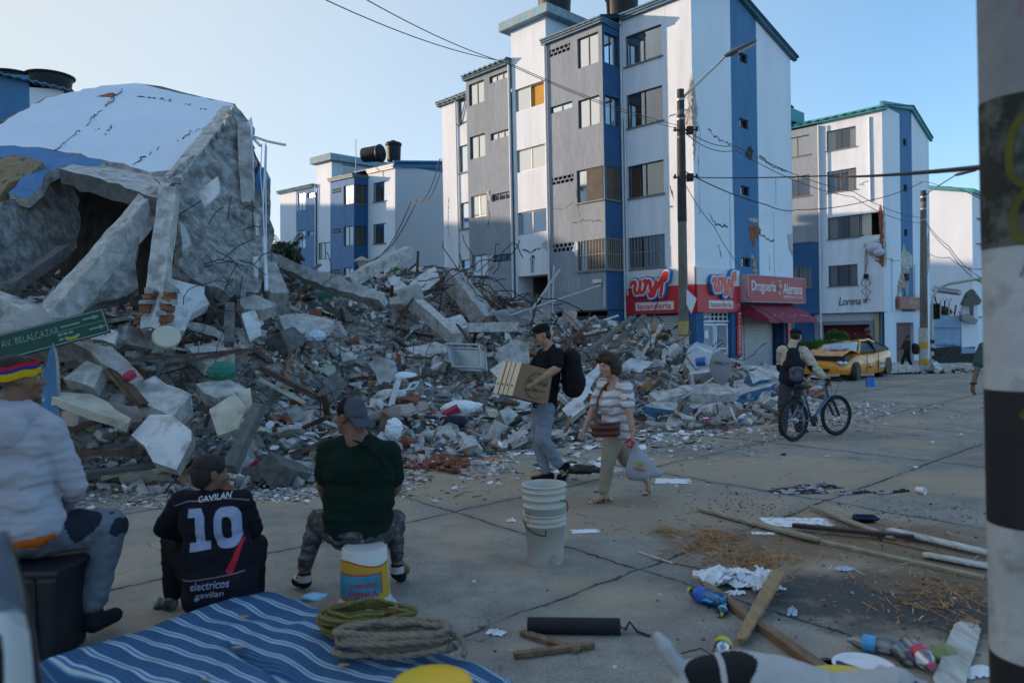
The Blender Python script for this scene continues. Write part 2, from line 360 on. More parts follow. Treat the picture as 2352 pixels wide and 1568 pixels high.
def crack(par, T, pts, p, w_=.02, m=None, jag=.5, name='crack'):
 """a crack as a thin flat strip, its black colour standing for the open split"""
 mb = MB(); P = []
 for k in range(len(pts)-1):
  (a, b), (c, d) = pts[k], pts[k+1]; n = max(2, int(math.hypot(c-a, d-b)/.07))
  for i in range(n): P.append((a+(c-a)*i/n+random.uniform(-1, 1)*.03*jag, b+(d-b)*i/n+random.uniform(-1, 1)*.03*jag))
 P.append(pts[-1]); vs = []
 for i, (x, z) in enumerate(P):
  ww = w_*random.uniform(.15, 1.3)*(0.2 if i in (0, len(P)-1) else 1); j = min(i+1, len(P)-1); k = max(i-1, 0)
  dx, dz = P[j][0]-P[k][0], P[j][1]-P[k][1]; l = math.hypot(dx, dz) or 1
  vs += [T(x-dz/l*ww/2, p+.004, z+dx/l*ww/2), T(x+dz/l*ww/2, p+.004, z-dx/l*ww/2)]
 mb.add(vs, [(2*i, 2*i+1, 2*i+3, 2*i+2) for i in range(len(P)-1)]); return mb.build(name, m or BLACK, par)
def spall(par, T, poly, p, m=None, name='broken_plaster', th=.02, jag=.05):
 """patch of exposed broken masonry with jagged outline"""
 P = []
 for k in range(len(poly)):
  (a, b), (c, d) = poly[k], poly[(k+1) % len(poly)]; n = max(1, int(math.hypot(c-a, d-b)/.08))
  for i in range(n): P.append((a+(c-a)*i/n+random.uniform(-jag, jag), b+(d-b)*i/n+random.uniform(-jag, jag)))
 cx = sum(x for x, _ in P)/len(P); cz = sum(z for _, z in P)/len(P); n = len(P)
 vs = [T(x, p+.003, z) for x, z in P]+[T(cx+(x-cx)*.8+random.uniform(-.02, .02), p+th+random.uniform(0, th), cz+(z-cz)*.8) for x, z in P]+[T(cx, p+th*random.random(), cz)]
 mb = MB(); mb.add(vs, [(i, (i+1) % n, n+(i+1) % n, n+i) for i in range(n)]+[(n+i, n+(i+1) % n, 2*n) for i in range(n)])
 return mb.build(name, m or CONC2, par)
def tank(loc, r=.62, h=1.25, label='', tilt=None, group='rooftop water tanks'):
 o = thing('water_tank', label, 'water tank', loc, group=None); 
 if tilt: o.rotation_euler = tilt
 MB().lathe([(r*.82, 0), (r*.84, .06), (r*.93, h*.8), (r*.93, h*.84), (r*1.0, h*.86), (r*1.0, h*.92)], 28).build('tank_body', TANK, o)
 MB().lathe([(r*1.04, h*.9), (r*1.05, h*.97), (r*.9, h*1.04), (r*.45, h*1.1), (r*.3, h*1.1), (r*.28, h*1.16), (.02, h*1.17)], 28).build('tank_lid', TANK, o)
 return o
def roof_sheet(par, pts, ridges=14, m=None, name='roof', th=.05):
 """corrugated roof: 4 corners a-b (eave) to d-c (ridge)"""
 a, b, c, d = [Vector(p) for p in pts]; n = ridges*4; mb = MB(); vs = []
 for i in range(n+1):
  t = i/n; zz = .03*math.cos(i*PI/2); vs += [a.lerp(b, t)+Vector((0, 0, zz)), d.lerp(c, t)+Vector((0, 0, zz)), a.lerp(b, t)+Vector((0, 0, zz-th)), d.lerp(c, t)+Vector((0, 0, zz-th))]
 fs = []
 for i in range(n): k = 4*i; fs += [(k, k+4, k+5, k+1), (k+2, k+3, k+7, k+6), (k, k+2, k+6, k+4), (k+1, k+5, k+7, k+3)]
 mb.add(vs, fs); return mb.build(name, m or TEAL, par)
def gutter(par, T, s0, s1, p, z, m=None, d=.22, h=.2, slope=0):
 mb = MB()
 for k, (pp, zz, hh) in enumerate(((d, 0, .05), (d*.8, -.07, .05), (d*.6, -.14, .06))):
  mb.box((s0, p-.3, z+zz-hh), (s1, p+pp, z+zz), T=T)
 return mb.build('gutter', m or TEAL, par)
AX = dict(rot=R(-45.93))
def shutter(par, T, s0, s1, z0, z1, p, m, pitch=.085, name='roller_shutter'):
 mb = MB(); n = int((z1-z0)/pitch); vs = []
 for i in range(n):
  for (dz, dp) in ((0, 0), (.25, .028), (.7, .03), (.95, .004)):
   z = z0+(i+dz)*pitch; vs += [T(s0, p+dp, z), T(s1, p+dp, z)]
 k = len(vs)//2; mb.add(vs, [(2*i, 2*i+1, 2*i+3, 2*i+2) for i in range(k-1)]); return mb.build(name, m, par)
TA = F2((0, 0, 0), (-1, 0, 0), (0, -1, 0)); TB = F2((0, 0, 0), (0, 1, 0), (1, 0, 0))
RED = mat('sign_red', (.50, .025, .04), .45, .06, 2); SWHITE = mat('sign_white', (.62, .63, .66), .5, .04, 2)
LOGOB = mat('logo_blue', (.02, .17, .45), .35, .1, 3); LOGOR = mat('logo_red', (.62, .03, .035), .3, .1, 3); LOGOW = mat('logo_white', (.75, .77, .8), .35, .03, 3)
MAROON = mat('awning_cloth', (.22, .02, .045), .7, .2, 4, .1)
SHUT = mat('shutter_metal', (.50, .51, .52), .5, .08, 3, metal=.2); DOORW = mat('door_white_metal', (.60, .66, .72), .45, .05, 3)
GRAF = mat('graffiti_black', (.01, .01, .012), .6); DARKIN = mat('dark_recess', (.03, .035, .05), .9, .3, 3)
def strokes(par, T, lines, p, w_, m, name='graffiti', sub=8):
 """painted line strokes on a wall, smoothed through the given points (s,z)"""
 mb = MB()
 for ln in lines:
  P = []
  for i in range(len(ln)-1):
   p0 = ln[max(i-1, 0)]; p1 = ln[i]; p2 = ln[i+1]; p3 = ln[min(i+2, len(ln)-1)]
   for k in range(sub):
    t = k/sub; P.append(tuple(.5*((2*p1[d])+(-p0[d]+p2[d])*t+(2*p0[d]-5*p1[d]+4*p2[d]-p3[d])*t*t+(-p0[d]+3*p1[d]-3*p2[d]+p3[d])*t**3) for d in (0, 1)))
  P.append(ln[-1]); vs = []
  for i, (x, z) in enumerate(P):
   a = P[max(i-1, 0)]; b = P[min(i+1, len(P)-1)]; dx, dz = b[0]-a[0], b[1]-a[1]; l = math.hypot(dx, dz) or 1
   vs += [T(x-dz/l*w_/2, p, z+dx/l*w_/2), T(x+dz/l*w_/2, p, z-dx/l*w_/2)]
  mb.add(vs, [(2*i, 2*i+1, 2*i+3, 2*i+2) for i in range(len(P)-1)])
 return mb.build(name, m, par)
def TM(T, s, p, z, flip=False):
 """matrix for text: x along reading direction, y up, z out of wall; centre at (s,z)"""
 o = T(s, p, z); a = (T(s+1, p, z)-o); u = Vector((0, 0, 1)); n = T(s, p+1, z)-o
 if a.cross(u).dot(n) < 0: a = -a
 M = Matrix((a, u, n)).transposed().to_4x4(); M.translation = o; return M
WYF = {'W': [[(0, .62), (.10, .80), (.24, .80), (.28, .60), (.22, .30), (.30, .08), (.46, .12), (.56, .45), (.60, .80)], [(.58, .62), (.54, .30), (.62, .06), (.80, .14), (.92, .50), (.92, .78), (.80, .74)]],
       'y': [[(1.05, .62), (1.12, .74), (1.20, .55), (1.20, .25), (1.36, .16), (1.50, .40), (1.54, .66)], [(1.54, .66), (1.50, .20), (1.40, -.16), (1.20, -.24), (1.14, -.08), (1.40, .12), (1.62, .22)]],
       'f': [[(1.62, .22), (1.82, .60), (2.02, .98), (2.18, 1.00), (2.14, .80)], [(2.02, .98), (1.90, .50), (1.84, .0), (1.78, -.28)], [(1.70, .50), (1.92, .56), (2.16, .64)]]}
def wyf_logo(par, T, s, z, p, w_, h_):
 logo = thing_part('shop_logo', par)
 M = TM(T, s, p, z); sx = w_/2.5; sz = h_/1.75
 def st(r, z0, z1, m, nm, mulx=1):
  # union of discs swept along strokes -> thick solid letters
  mb = MB()
  for lt in WYF.values():
   for ln in lt:
    P = []
    for i in range(len(ln)-1):
     p0 = ln[max(i-1, 0)]; p1 = ln[i]; p2 = ln[i+1]; p3 = ln[min(i+2, len(ln)-1)]
     for k in range(6):
      t = k/6; P.append([.5*((2*p1[d])+(-p0[d]+p2[d])*t+(2*p0[d]-5*p1[d]+4*p2[d]-p3[d])*t*t+(-p0[d]+3*p1[d]-3*p2[d]+p3[d])*t**3) for d in (0, 1)])
    P.append(list(ln[-1])); k = len(P)
    for i, (x, y) in enumerate(P):
     n = 14; y2 = y+.10*(x-1.1)   # climbs to the right
     rr = r*(1.0+.25*math.sin(i/k*PI))
     ring = [((x-1.1)*sx+rr*math.cos(2*PI*j/n), (y2-.38)*sz+rr*math.sin(2*PI*j/n)) for j in range(n)]
     e = .0004*(len(mb.f) % 37)
     A = [M @ Vector((a, b, z0)) for a, b in ring]; B = [M @ Vector((a, b, z1+e*.3)) for a, b in ring]
     mb.add(A+B, [tuple(range(n, 2*n))]+[(j, (j+1) % n, n+(j+1) % n, n+j) for j in range(n)])
  return mb.build(nm, m, logo)
 st(.128*h_, .0, .10, LOGOB, 'logo_backing'); st(.088*h_, .10, .125, LOGOW, 'logo_outline'); st(.052*h_, .125, .15, LOGOR, 'logo_lettering')
 return logo
def thing_part(name, par):
 o = bpy.data.objects.new(name, None); C.objects.link(o); o.parent = par; return o
ROT = R(-45.93)
SZ = [(3.94, 5.08), (6.48, 7.64), (9.0, 10.2), (11.22, 12.3)]
def main_building():
 B = thing('apartment_building', 'cracked five storey white and grey apartment block with laundry and drugstore signs', 'building', (6.2, 25, 0), ROT)
 wl = MB(); rm = MB(); mi_w, mi_wr, mi_g, mi_b, mi_bs, mi_d = 0, 1, 2, 3, 4, 5
 WM = [WHITE, WHITEB, GREYW, BLUE, BLUES, DARKIN, BLUEW]
 # white corner section, front
 hol = [(1.19, 2.74, a, b) for a, b in SZ]
 top = 13.05
 wall(wl, TA, 0, 2.96, 3.9-.06+.02, top, 0, hol, 1, roommb=rm)
 wall(wl, TA, 0, 2.96, .0, 2.34, 0, [(.62, 2.6, .12, 2.28, .2)], 3, roommb=None)
 # side gable with stripe and slots
 sl = [(3.1, 3.75, z, z+.34, .12) for z in (3.98, 6.6, 9.05, 11.45)]
 wall(wl, TB, 0, 2.54, 3.7, 13.0, 0, (), 0)
 wall(wl, TB, 4.44, 7.23, 3.7, 12.5, 0, (), 0)
 wall(wl, TB, 2.54, 4.44, 3.7, 12.9, 0, sl, 4, roommb=rm, depth=.12)
 for a, b, z0, z1, z2, mi in ((0, 2.54, 13.0, 13.15, 13.65, 0), (2.54, 4.44, 12.9, 13.65, 13.25, 4), (4.44, 7.23, 12.5, 13.25, 12.5, 0)):
  if mi == 4: wl.add([TB(2.54, 0, 12.9), TB(4.44, 0, 12.9), TB(4.44, 0, 13.25), TB(2.9, 0, 13.75), TB(2.54, 0, 13.7)], [(0, 1, 2, 3, 4)], mi)
  elif a == 0: wl.add([TB(a, 0, z0), TB(b, 0, z0), TB(b, 0, 13.7), TB(a, 0, 13.15)], [(0, 1, 2, 3)], mi)
  else: wl.add([TB(a, 0, z0), TB(b, 0, z0), TB(a, 0, 13.25)], [(0, 1, 2)], mi)
 # ground floor side: pillars, door, shutter
 wall(wl, TB, 0, 7.23, 0, 3.7, 0, [(.47, 2.32, .18, 2.33, .25), (3.0, 5.75, .12, 2.45, .3), (5.75, 6.35, .12, 2.45, .6)], 3)
 # relief pilasters on the side
 for a, b, z1 in ((2.28, 2.54, 6.7), (5.55, 5.72, 6.4), (5.72, 6.6, 6.42)): pass
 # bay on the front (grey), p=1.05
 P1 = 1.05
 def bay(s0, s1, eave, side_s, wins, small, z_bot, names, low=3.0, mi=2, lowm=2):
  hs = []
  for k, (a, b, c, d) in enumerate(wins): hs.append((a, b, c, d))
  for q in small: hs.append(q)
  wall(wl, TA, s0, s1, z_bot, eave, P1, hs, mi, roommb=rm)
 b1 = [(3.13, 4.1, 11.27, 12.35), (3.13, 4.12, 9.1, 10.12), (2.99, 4.25, 6.42, 7.6), (2.99, 4.25, 3.92, 5.05)]
 g1 = [(4.45, 5.5, 12.05, 12.35), (4.4, 5.5, 9.95, 10.2), (4.4, 5.5, 7.25, 7.55), (4.45, 5.5, 4.72, 5.05)]
 bay(2.96, 5.71, 12.62, 2.96, b1, [(*g, .1) for g in g1], 2.5, None)
 # bay side (occlusion shade put into its blue) with windows wrapping the corner
 TS = F2(TA(2.96, 0, 0), (0, -1, 0), (1, 0, 0))      # s=0 at the wall, runs outwards
 sw = [(.12, .92, 11.25, 12.32), (.12, .92, 9.08, 10.1), (.1, 1.02, 6.42, 7.6), (.1, 1.02, 3.92, 5.05)]
 wall(wl, TS, 0, P1, 2.5, 12.62, 0, sw, 3, roommb=rm, room=.7)
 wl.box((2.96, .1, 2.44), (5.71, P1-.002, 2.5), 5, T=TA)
 # stair tower
 tw = [(5.85, 7.42, 10.45, 11.33), (5.85, 7.42, 8.05, 8.93), (5.85, 7.42, 5.58, 6.47), (5.80, 7.5, .4, 3.95, .9)]
 wall(wl, TA, 5.71, 7.6, 0, 13.7, 1.0, tw, 1, roommb=rm)
 TT = F2(TA(5.71, 0, 0), (0, 1, 0), (1, 0, 0)); wall(wl, TT, -1.0, 3.4, 12.3, 13.7, 0, (), 0)
 wl.box((5.712, .95, 0), (5.78, 1.04, 12.4), 3, T=TA)
 # left bay
 b2 = [(9.19, 10.15, 11.3, 12.2), (9.19, 10.15, 9.05, 10.0), (9.19, 10.15, 6.6, 7.5), (9.19, 10.15, 4.1, 5.0)]
 g2 = [(7.72, 8.85, 11.92, 12.2), (7.72, 8.85, 9.6, 9.88), (7.72, 8.85, 7.1, 7.4), (7.72, 8.85, 4.62, 4.92)]
 bay(7.6, 10.3, 12.48, None, b2, [(*g, .12) for g in g2], 0, None)
 wl.box((5.75, .5, 12.3), (7.58, .95, 13.6), 0, T=TA)
 # far white wing
 w2 = [(10.6, 12.1, a-.05, b-.05) for a, b in SZ]
 wall(wl, TA, 10.3, 13.3, 0, 12.3, 0, w2, 1, roommb=rm)
 wl.box((10.299, 0, 0), (10.32, P1, 12.3), 2, T=TA)
 # ground floor under the first bay: recess with gates
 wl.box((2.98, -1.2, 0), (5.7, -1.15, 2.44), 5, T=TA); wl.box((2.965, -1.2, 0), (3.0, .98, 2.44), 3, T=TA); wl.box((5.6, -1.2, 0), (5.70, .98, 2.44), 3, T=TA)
 # outer shell: back, far end and inner blocks keep light out
 wl.box((0, -7.23, 0), (13.3, -7.20, 12.2), 0, T=TA); wl.box((13.28, -7.2, 0), (13.3, -.02, 12.2), 3, T=TA)
 wl.box((.2, -7.1, 0), (13.2, -1.35, 12.3), 5, T=TA)
 w = wl.build('wall', WM, B); rm.build('room_interior', INTER, B)
 # plinth
 mb = MB(); mb.box((-1.2, -8.2, -.4), (13.4, -.02, .12), T=TA); mb.box((-1.2, -.02, -.4), (13.4, 1.9, .115), T=TA); mb.build('pavement_plinth', CONC2, B)
 # roofs, gutters
 roof_sheet(B, [TA(-.25, .15, 13.12), TA(5.7, .15, 13.12), TA(5.7, -2.95, 13.85), TA(-.25, -2.95, 13.85)], 16)
 roof_sheet(B, [TA(-.25, -2.95, 13.84), TA(5.7, -2.95, 13.84), TA(5.7, -7.5, 12.55), TA(-.25, -7.5, 12.55)], 16)
 roof_sheet(B, [TA(2.85, 1.25, 12.78), TA(5.75, 1.25, 12.78), TA(5.75, -.1, 13.15), TA(2.85, -.1, 13.15)], 9)
 roof_sheet(B, [TA(7.6, 1.3, 12.6), TA(10.4, 1.3, 12.6), TA(10.4, -4, 12.95), TA(7.6, -4, 12.95)], 9)
 roof_sheet(B, [TA(10.4, .2, 12.35), TA(13.5, .2, 12.35), TA(13.5, -4, 12.7), TA(10.4, -4, 12.7)], 9)
 gutter(B, TA, -.22, 2.9, 0, 13.1); gutter(B, TA, 2.86, 5.8, 1.05, 12.78); gutter(B, TS, 0, 1.2, 0, 12.775, d=.1); 
 gutter(B, TA, 7.62, 10.4, 1.05, 12.6, m=TANKG); gutter(B, TA, 10.45, 13.5, 0, 12.42, m=TANKG)
 mb = MB()
 mb.prism([TB(-.25, .0, 13.1), TB(2.9, .0, 13.72), TB(7.5, .0, 12.42), TB(7.5, .0, 12.64), TB(2.9, .0, 13.95), TB(-.25, .0, 13.32)], (.16, 0, 0))
 mb.build('roof_fascia', TEAL, B)
 # tower slab
 mb = MB(); mb.box((5.35, -3.4, 13.7), (8.0, 1.3, 14.05), T=TA); mb.build('tower_slab', [mat('slab_edge', (.16, .32, .42), .9, .3, 2, .2, 12, col2=(.32, .36, .36), thr=.5, s2=3, sharp=.12)], B, bevel=.02)
 # windows
 for k, (a, b) in enumerate(SZ):
  window(B, TA, 1.19, 2.74, a, b, 0, 2, CURTG if k in (0, 3) else CURTB, cover=.9 if k == 3 else .55, bars=11 if k == 0 else 0)
  window(B, TA, 10.6, 12.1, a-.05, b-.05, 0, 2, CURTG, cover=.5)
 for k, (a, b, c, d) in enumerate(b1): window(B, TA, a, b, c, d, P1, 2, CURT if k in (0, 3) else CURTG, glass=GLASSW, bars=9 if k == 3 else 0, cover=1 if k == 3 else .6, sill=k > 1)
 for k, (a, b, c, d) in enumerate(sw): window(B, TS, a, b, c, d, 0, 2, CURTG if k < 2 else None, bars=7 if k == 3 else 0, cover=.5, sill=k > 1)
 for k, (a, b, c, d) in enumerate(tw[:3]): window(B, TA, a, b, c, d, 1.0, 2, CURTB if k == 2 else CURT, glass=GLASSW, sill=False, blind=(0, OCHRE) if k == 0 else None, openpane=0 if k == 0 else None, frame=ALU)
 for k, (a, b, c, d) in enumerate(b2): window(B, TA, a, b, c, d, P1, 2, CURT, glass=GLASSW, cover=.6, frame=ALU if k > 1 else BRONZE, sill=k == 3)
 for a, b, c, d in g2: window(B, TA, a, b, c, d, P1, 3, None, sill=False, glass=GLASSW)
 for k, (a, b, c, d) in enumerate(g1):
  if k != 1: grille(B, TA, a, b, c, d, P1, 5)
  else: window(B, TA, a, b, c, d, P1, 2, CURTG, sill=False)
 for a, b, c, d, _ in sl: window(B, TB, a, b, c, d, 0, 2, None, sill=False, openpane=1)
 # pipes
 mb = MB()
 for s, p, z0, z1 in ((2.9, .06, .3, 13.0), (2.78, .05, 3, 9.4), (7.66, 1.1, .2, 12.4), (5.66, 1.12, .2, 12.6)): mb.tube([TA(s, p, z0), TA(s, p, z1)], .045, 8)
 mb.build('drain_pipe', PIPE, B)
 mb = MB(); mb.tube([TA(12.2, .06, .3), TA(12.2, .06, 12.2)], .04, 8); mb.tube([TA(12.9, .05, .3), TA(12.9, .05, 3.3), TA(12.3, .05, 3.45)], .04, 8); mb.build('drain_pipe', PIPE, B)
 # quake damage
 crack(B, TB, [(.35, 5.6), (.3, 7.4), (.45, 8.4), (.1, 9.0)], 0, .03); crack(B, TB, [(.9, 8.6), (1.6, 8.35), (2.5, 8.3)], 0, .05, jag=1.6)
 crack(B, TB, [(4.5, 8.25), (5.6, 7.95), (6.9, 7.9)], 0, .07, jag=1.8); crack(B, TB, [(.9, 5.75), (1.3, 5.4), (2.2, 5.35)], 0, .07, jag=2)
 crack(B, TB, [(4.5, 5.3), (5.4, 5.05), (5.9, 5.3)], 0, .06, jag=1.6); crack(B, TB, [(5.85, 7.6), (5.82, 6.5)], 0, .03); crack(B, TB, [(1.5, 4.7), (1.7, 4.2)], 0, .05); crack(B, TB, [(5.2, 4.6), (5.25, 3.9)], 0, .03)
 crack(B, TA, [(.95, 9.05), (.55, 9.1), (.1, 9.15)], 0, .04); crack(B, TA, [(.95, 6.7), (.8, 6.2)], 0, .05)
 crack(B, TA, [(3.1, 5.65), (3.9, 5.75), (4.6, 5.7)], P1, .03, jag=1.5); crack(B, TA, [(4.3, 7.0), (4.2, 6.2), (4.1, 5.7)], P1, .02); crack(B, TA, [(5.5, 6.4), (4.9, 6.3), (4.4, 6.5)], P1, .02)
 crack(B, TA, [(9.1, 7.2), (9.0, 6.5), (9.15, 6.1)], P1, .05); crack(B, TA, [(7.3, 5.0), (6.7, 4.85), (6.1, 5.0)], 1.0, .06, jag=2); crack(B, TA, [(12.9, 8), (13.0, 6.6), (12.9, 6)], 0, .04)
 spall(B, TB, [(-.02, 7.5), (.06, 7.3), (.22, 8.4), (.28, 9.2), (.16, 9.7), (.04, 10.2), (-.02, 9.6)], 0, CONC2)
 spall(B, TA, [(.0, 8.0), (.0, 10.3), (.12, 10.0), (.2, 9.2), (.38, 8.9), (.25, 8.3)], 0, CONC2)
 spall(B, TB, [(3.6, 5.5), (4.3, 5.6), (4.6, 5.45), (4.5, 5.2), (4.1, 5.1), (4.0, 4.7), (3.8, 5.0)], 0, BRICK); spall(B, TB, [(3.55, 5.75), (4.4, 5.85), (4.5, 5.7), (4.0, 5.62)], 0, CONC2)
 spall(B, TB, [(3.85, 4.5), (4.1, 4.2), (4.2, 3.7), (4.7, 3.62), (4.9, 3.3), (3.75, 3.3), (3.9, 3.9)], 0, mat('broken_block', (.42, .38, .36), .95, .4, 9, .8, 20, col2=(.2, .1, .07), thr=.55, s2=6))
 spall(B, TB, [(3.45, 8.2), (3.9, 8.5), (4.1, 8.3), (3.95, 7.95), (3.7, 8.0)], 0, BLACK); spall(B, TB, [(6.7, 5.4), (7.2, 5.5), (7.2, 4.5), (6.95, 4.8)], 0, CONC2)
 spall(B, TA, [(5.78, 5.3), (6.2, 5.1), (5.9, 4.9), (5.78, 4.8)], 1.0, CONC2); spall(B, TA, [(4.35, 5.1), (4.55, 4.75), (4.3, 4.5), (4.2, 4.95)], P1, WHITE)
 spall(B, TA, [(8.95, 7.6), (9.15, 7.55), (9.1, 7.25), (8.9, 7.15)], P1, CONC2); spall(B, TA, [(8.8, 4.95), (9.1, 4.9), (9.0, 4.55), (8.9, 4.5)], P1, CONC2)
 mb = MB(); mb.box((2.3, 0, 3.7), (2.52, .05, 6.55), T=TB); mb.box((5.6, 0, 3.66), (6.5, .04, 6.2), T=TB); mb.build('wall_relief', WHITE, B)
 # laundry signs
 sg = thing_part('shop_sign', B)
 mb = MB(); mb.box((.0, .01, 3.25), (2.9, .06, 3.86), 1, T=TA); mb.box((.0, .01, 2.32), (2.9, .07, 3.25), 0, T=TA)
 mb.box((0, .01, 3.25), (2.83, .06, 3.82), 1, T=TB); mb.box((0, .01, 2.32), (2.83, .07, 3.25), 0, T=TB); mb.build('sign_panel', [RED, SWHITE], sg)
 for T, s, wd in ((TA, 1.62, 1.5), (TB, 1.5, 1.45)):
  wyf_logo(sg, T, s+(.12 if T is TA else 0), 3.27, .08, 1.75, 1.0)
  mb = MB(); mb.box((s-.80, .07, 2.44), (s+.80, .085, 2.72), T=T); mb.build('name_plate', SWHITE, sg)
  text('lettering', 'lavanderia', TM(T, s, .088, 2.58), RED, sg, fit=(1.4, .2), extrude=.003, offset=.012)
 # laundry roller shutter with graffiti, door
 shutter(B, TA, .64, 2.58, .12, 2.28, -.16, SHUT)
 strokes(B, TA, [[(2.3, 1.1), (2.35, 1.6), (2.15, 1.7), (2.0, 1.4), (1.95, .9)], [(2.0, 1.5), (1.8, 1.75), (1.65, 1.5), (1.6, .9)], [(1.65, 1.4), (1.4, 1.72), (1.3, 1.3), (1.15, 1.0), (1.0, 1.2), (.95, .8), (.75, .7)], [(1.4, 1.7), (1.1, 1.6), (.95, 1.1)], [(1.0, 1.75), (.8, 1.85), (.7, 1.6)], [(2.3, 1.7), (2.4, 1.2), (2.2, .6)]], -.125, .05, GRAF)
 d = thing_part('door', B)
 for (a, b) in ((.52, 1.37), (1.42, 2.27)):
  mb = MB()
  for q in ((a, a+.08, .2, 1.93), (b-.08, b, .2, 1.93), (a+.08, b-.08, .2, .3), (a+.08, b-.08, 1.85, 1.93), (a+.08, b-.08, 1.0, 1.06)): mb.box((q[0], -.18, q[2]), (q[1], -.12, q[3]), T=TB)
  for i in range(9):
   x = a+.12+(b-a-.24)*i/8; mb.box((x-.008, -.15, .3), (x+.008, -.135, 1.85), T=TB)
  mb.build('door_leaf', DOORW, d)
 mb = MB(); mb.box((.5, -.2, 1.97), (2.3, -.1, 2.03), T=TB); mb.box((.5, -.2, 2.29), (2.3, -.1, 2.34), T=TB)
 for i in range(7): x = .5+1.75*i/6; mb.box((x, -.17, 2.03), (x+.035, -.13, 2.29), T=TB)
 mb.box((.5, -.16, 2.14), (2.3, -.14, 2.17), T=TB); mb.build('transom', DOORW, d)
 mb = MB(); mb.box((.48, -.24, .15), (2.31, -.22, 2.33), T=TB); mb.build('door_backing', mat('frosted', (.28, .36, .44), .4, .1, 3), d)
 mb = MB(); mb.box((.7, -.117, 1.42), (.95, -.113, 1.68), T=TB); mb.build('door_notice', PAPER, d)
 # drugstore sign, vertical signs, shutter, awning
 g = thing_part('shop_sign', B)
 mb = MB(); mb.box((2.9, .06, 2.70), (7.5, .34, 3.64), T=TB); mb.build('sign_panel', mat('faded_red', (.40, .055, .075), .5, .08, 1), g)
 mb = MB()
 for q in ((2.88, 7.52, 3.64, 3.67), (2.88, 7.52, 2.67, 2.70), (2.87, 2.9, 2.7, 3.64), (7.5, 7.53, 2.7, 3.64)): mb.box((q[0], .05, q[2]), (q[1], .36, q[3]), T=TB)
 mb.build('sign_frame', mat('pink_frame', (.5, .3, .33), .5), g)
 text('lettering', 'Droguería', TM(TB, 4.1, .345, 3.22), SWHITE, g, fit=(1.85, .5), extrude=.004, offset=.012)
 text('lettering', 'Alemana', TM(TB, 6.45, .345, 3.22), SWHITE, g, fit=(1.65, .42), extrude=.004, offset=.012)
 text('lettering', 'SIEMPRE PENSANDO EN TU SALUD', TM(TB, 6.45, .345, 2.90), SWHITE, g, fit=(1.65, .11), extrude=.003, offset=.002)
 mb = MB(); M = TM(TB, 5.33, .342, 3.2)
 mb.ell(M @ Vector((0, .07, 0)), (.10, .10, .12), M=None); mb.prism([M @ Vector(q) for q in ((-.15, -.08, 0), (0, -.28, 0), (.15, -.08, 0), (.1, -.05, 0), (0, -.16, 0), (-.1, -.05, 0))], (.012, 0, 0))
 for k in range(3): mb.prism([M @ Vector(q) for q in ((-.14, .24+.035*k, 0), (.14, .24+.035*k, 0), (.14, .26+.035*k, 0), (-.14, .26+.035*k, 0))], (.01, 0, 0))
 mb.build('emblem', mat('emblem_gold', (.55, .42, .30), .6), g)
 for s in (2.76, 6.7):
  v = thing_part('vertical_sign', B); mb = MB(); mb.box((s-.16, .02, .75 if s < 3 else .9), (s+.16, .07, 2.36), T=TB); mb.build('sign_panel', RED, v)
  for i, ch in enumerate('DROGUERÍA'):
   z = 2.12-i*.155
   text('letter', ch, TM(TB, s, .075, z), SWHITE, v, size=.155, extrude=.003, offset=.004)
  MB().ell(TB(s, .08, 2.26), (.05, .05, .04)).build('emblem', SWHITE, v)
 shutter(B, TB, 3.0, 3.5, .12, 2.45, -.2, SHUT); shutter(B, TB, 3.55, 5.74, .12, 2.45, -.2, SHUT)
 a = thing_part('awning', B); mb = MB()
 n = 24; vs = []
 for i in range(n+1):
  s = 3.05+3.9*i/n; sag = .02*math.sin(i*1.3)
  vs += [TB(s, .05, 2.62), TB(s, .5, 2.42+sag), TB(s, 1.05, 2.05+sag*.5), TB(s, 1.06, 1.90+sag)]
 mb.add(vs, [(4*i+k, 4*i+4+k, 4*i+5+k, 4*i+1+k) for i in range(n) for k in range(3)], 0, True)
 for s in (3.05, 6.95): mb.add([TB(s, .05, 2.62), TB(s, 1.05, 2.05), TB(s, 1.06, 1.9), TB(s, .05, 2.2)], [(0, 1, 2, 3)])
 mb.build('awning_cloth', MAROON, a)
 mb = MB()
 for i in range(160):
  s = 3.3+3.4*random.random()**.9; p = .15+.8*random.random(); z = 2.57-.52*(p-.05)+.02; r = random.uniform(.015, .06)
  mb.ell(TB(s, p, z), (r, r*.8, r*.4), 6, 4)
 mb.build('awning_debris', CONC2, a)
 # gates under the bay, camera, symbol, low dark-blue wall
 for s0, s1 in ((3.1, 3.9), (4.2, 5.0), (5.05, 5.55)):
  mb = MB()
  for i in range(9):
   s = s0+(s1-s0)*i/8; mb.box((s-.012, .5, .2), (s+.012, .53, 2.3), T=TA)
  for z in (.3, 1.2, 1.7, 2.25): mb.box((s0, .47, z), (s1, .5, z+.04), T=TA)
  mb.build('gate', mat('gate_grey', (.32, .33, .36), .6), B)
 mb = MB(); mb.box((3.05, .35, .1), (3.2, .5, 2.44), T=TA); mb.build('concrete_post', CONC2, B)
 mb = MB(); mb.tube([TA(6.6, 1.03, 4.05), TA(6.6, 1.03, 4.75), TA(6.75, 1.03, 4.55)], .015, 6); mb.tube([TA(6.6, 1.03, 4.75), TA(6.48, 1.03, 4.6)], .015, 6); mb.tube([TA(6.7, 1.03, 4.05), TA(6.7, 1.03, 4.5), TA(6.55, 1.03, 4.5)], .012, 6); mb.build('wall_mark', BLACK, B)
 mb = MB(); mb.box((5.75, 1.15, 0), (10.2, 1.3, 2.3), T=TA); mb.build('forecourt_wall', BLUE, B)
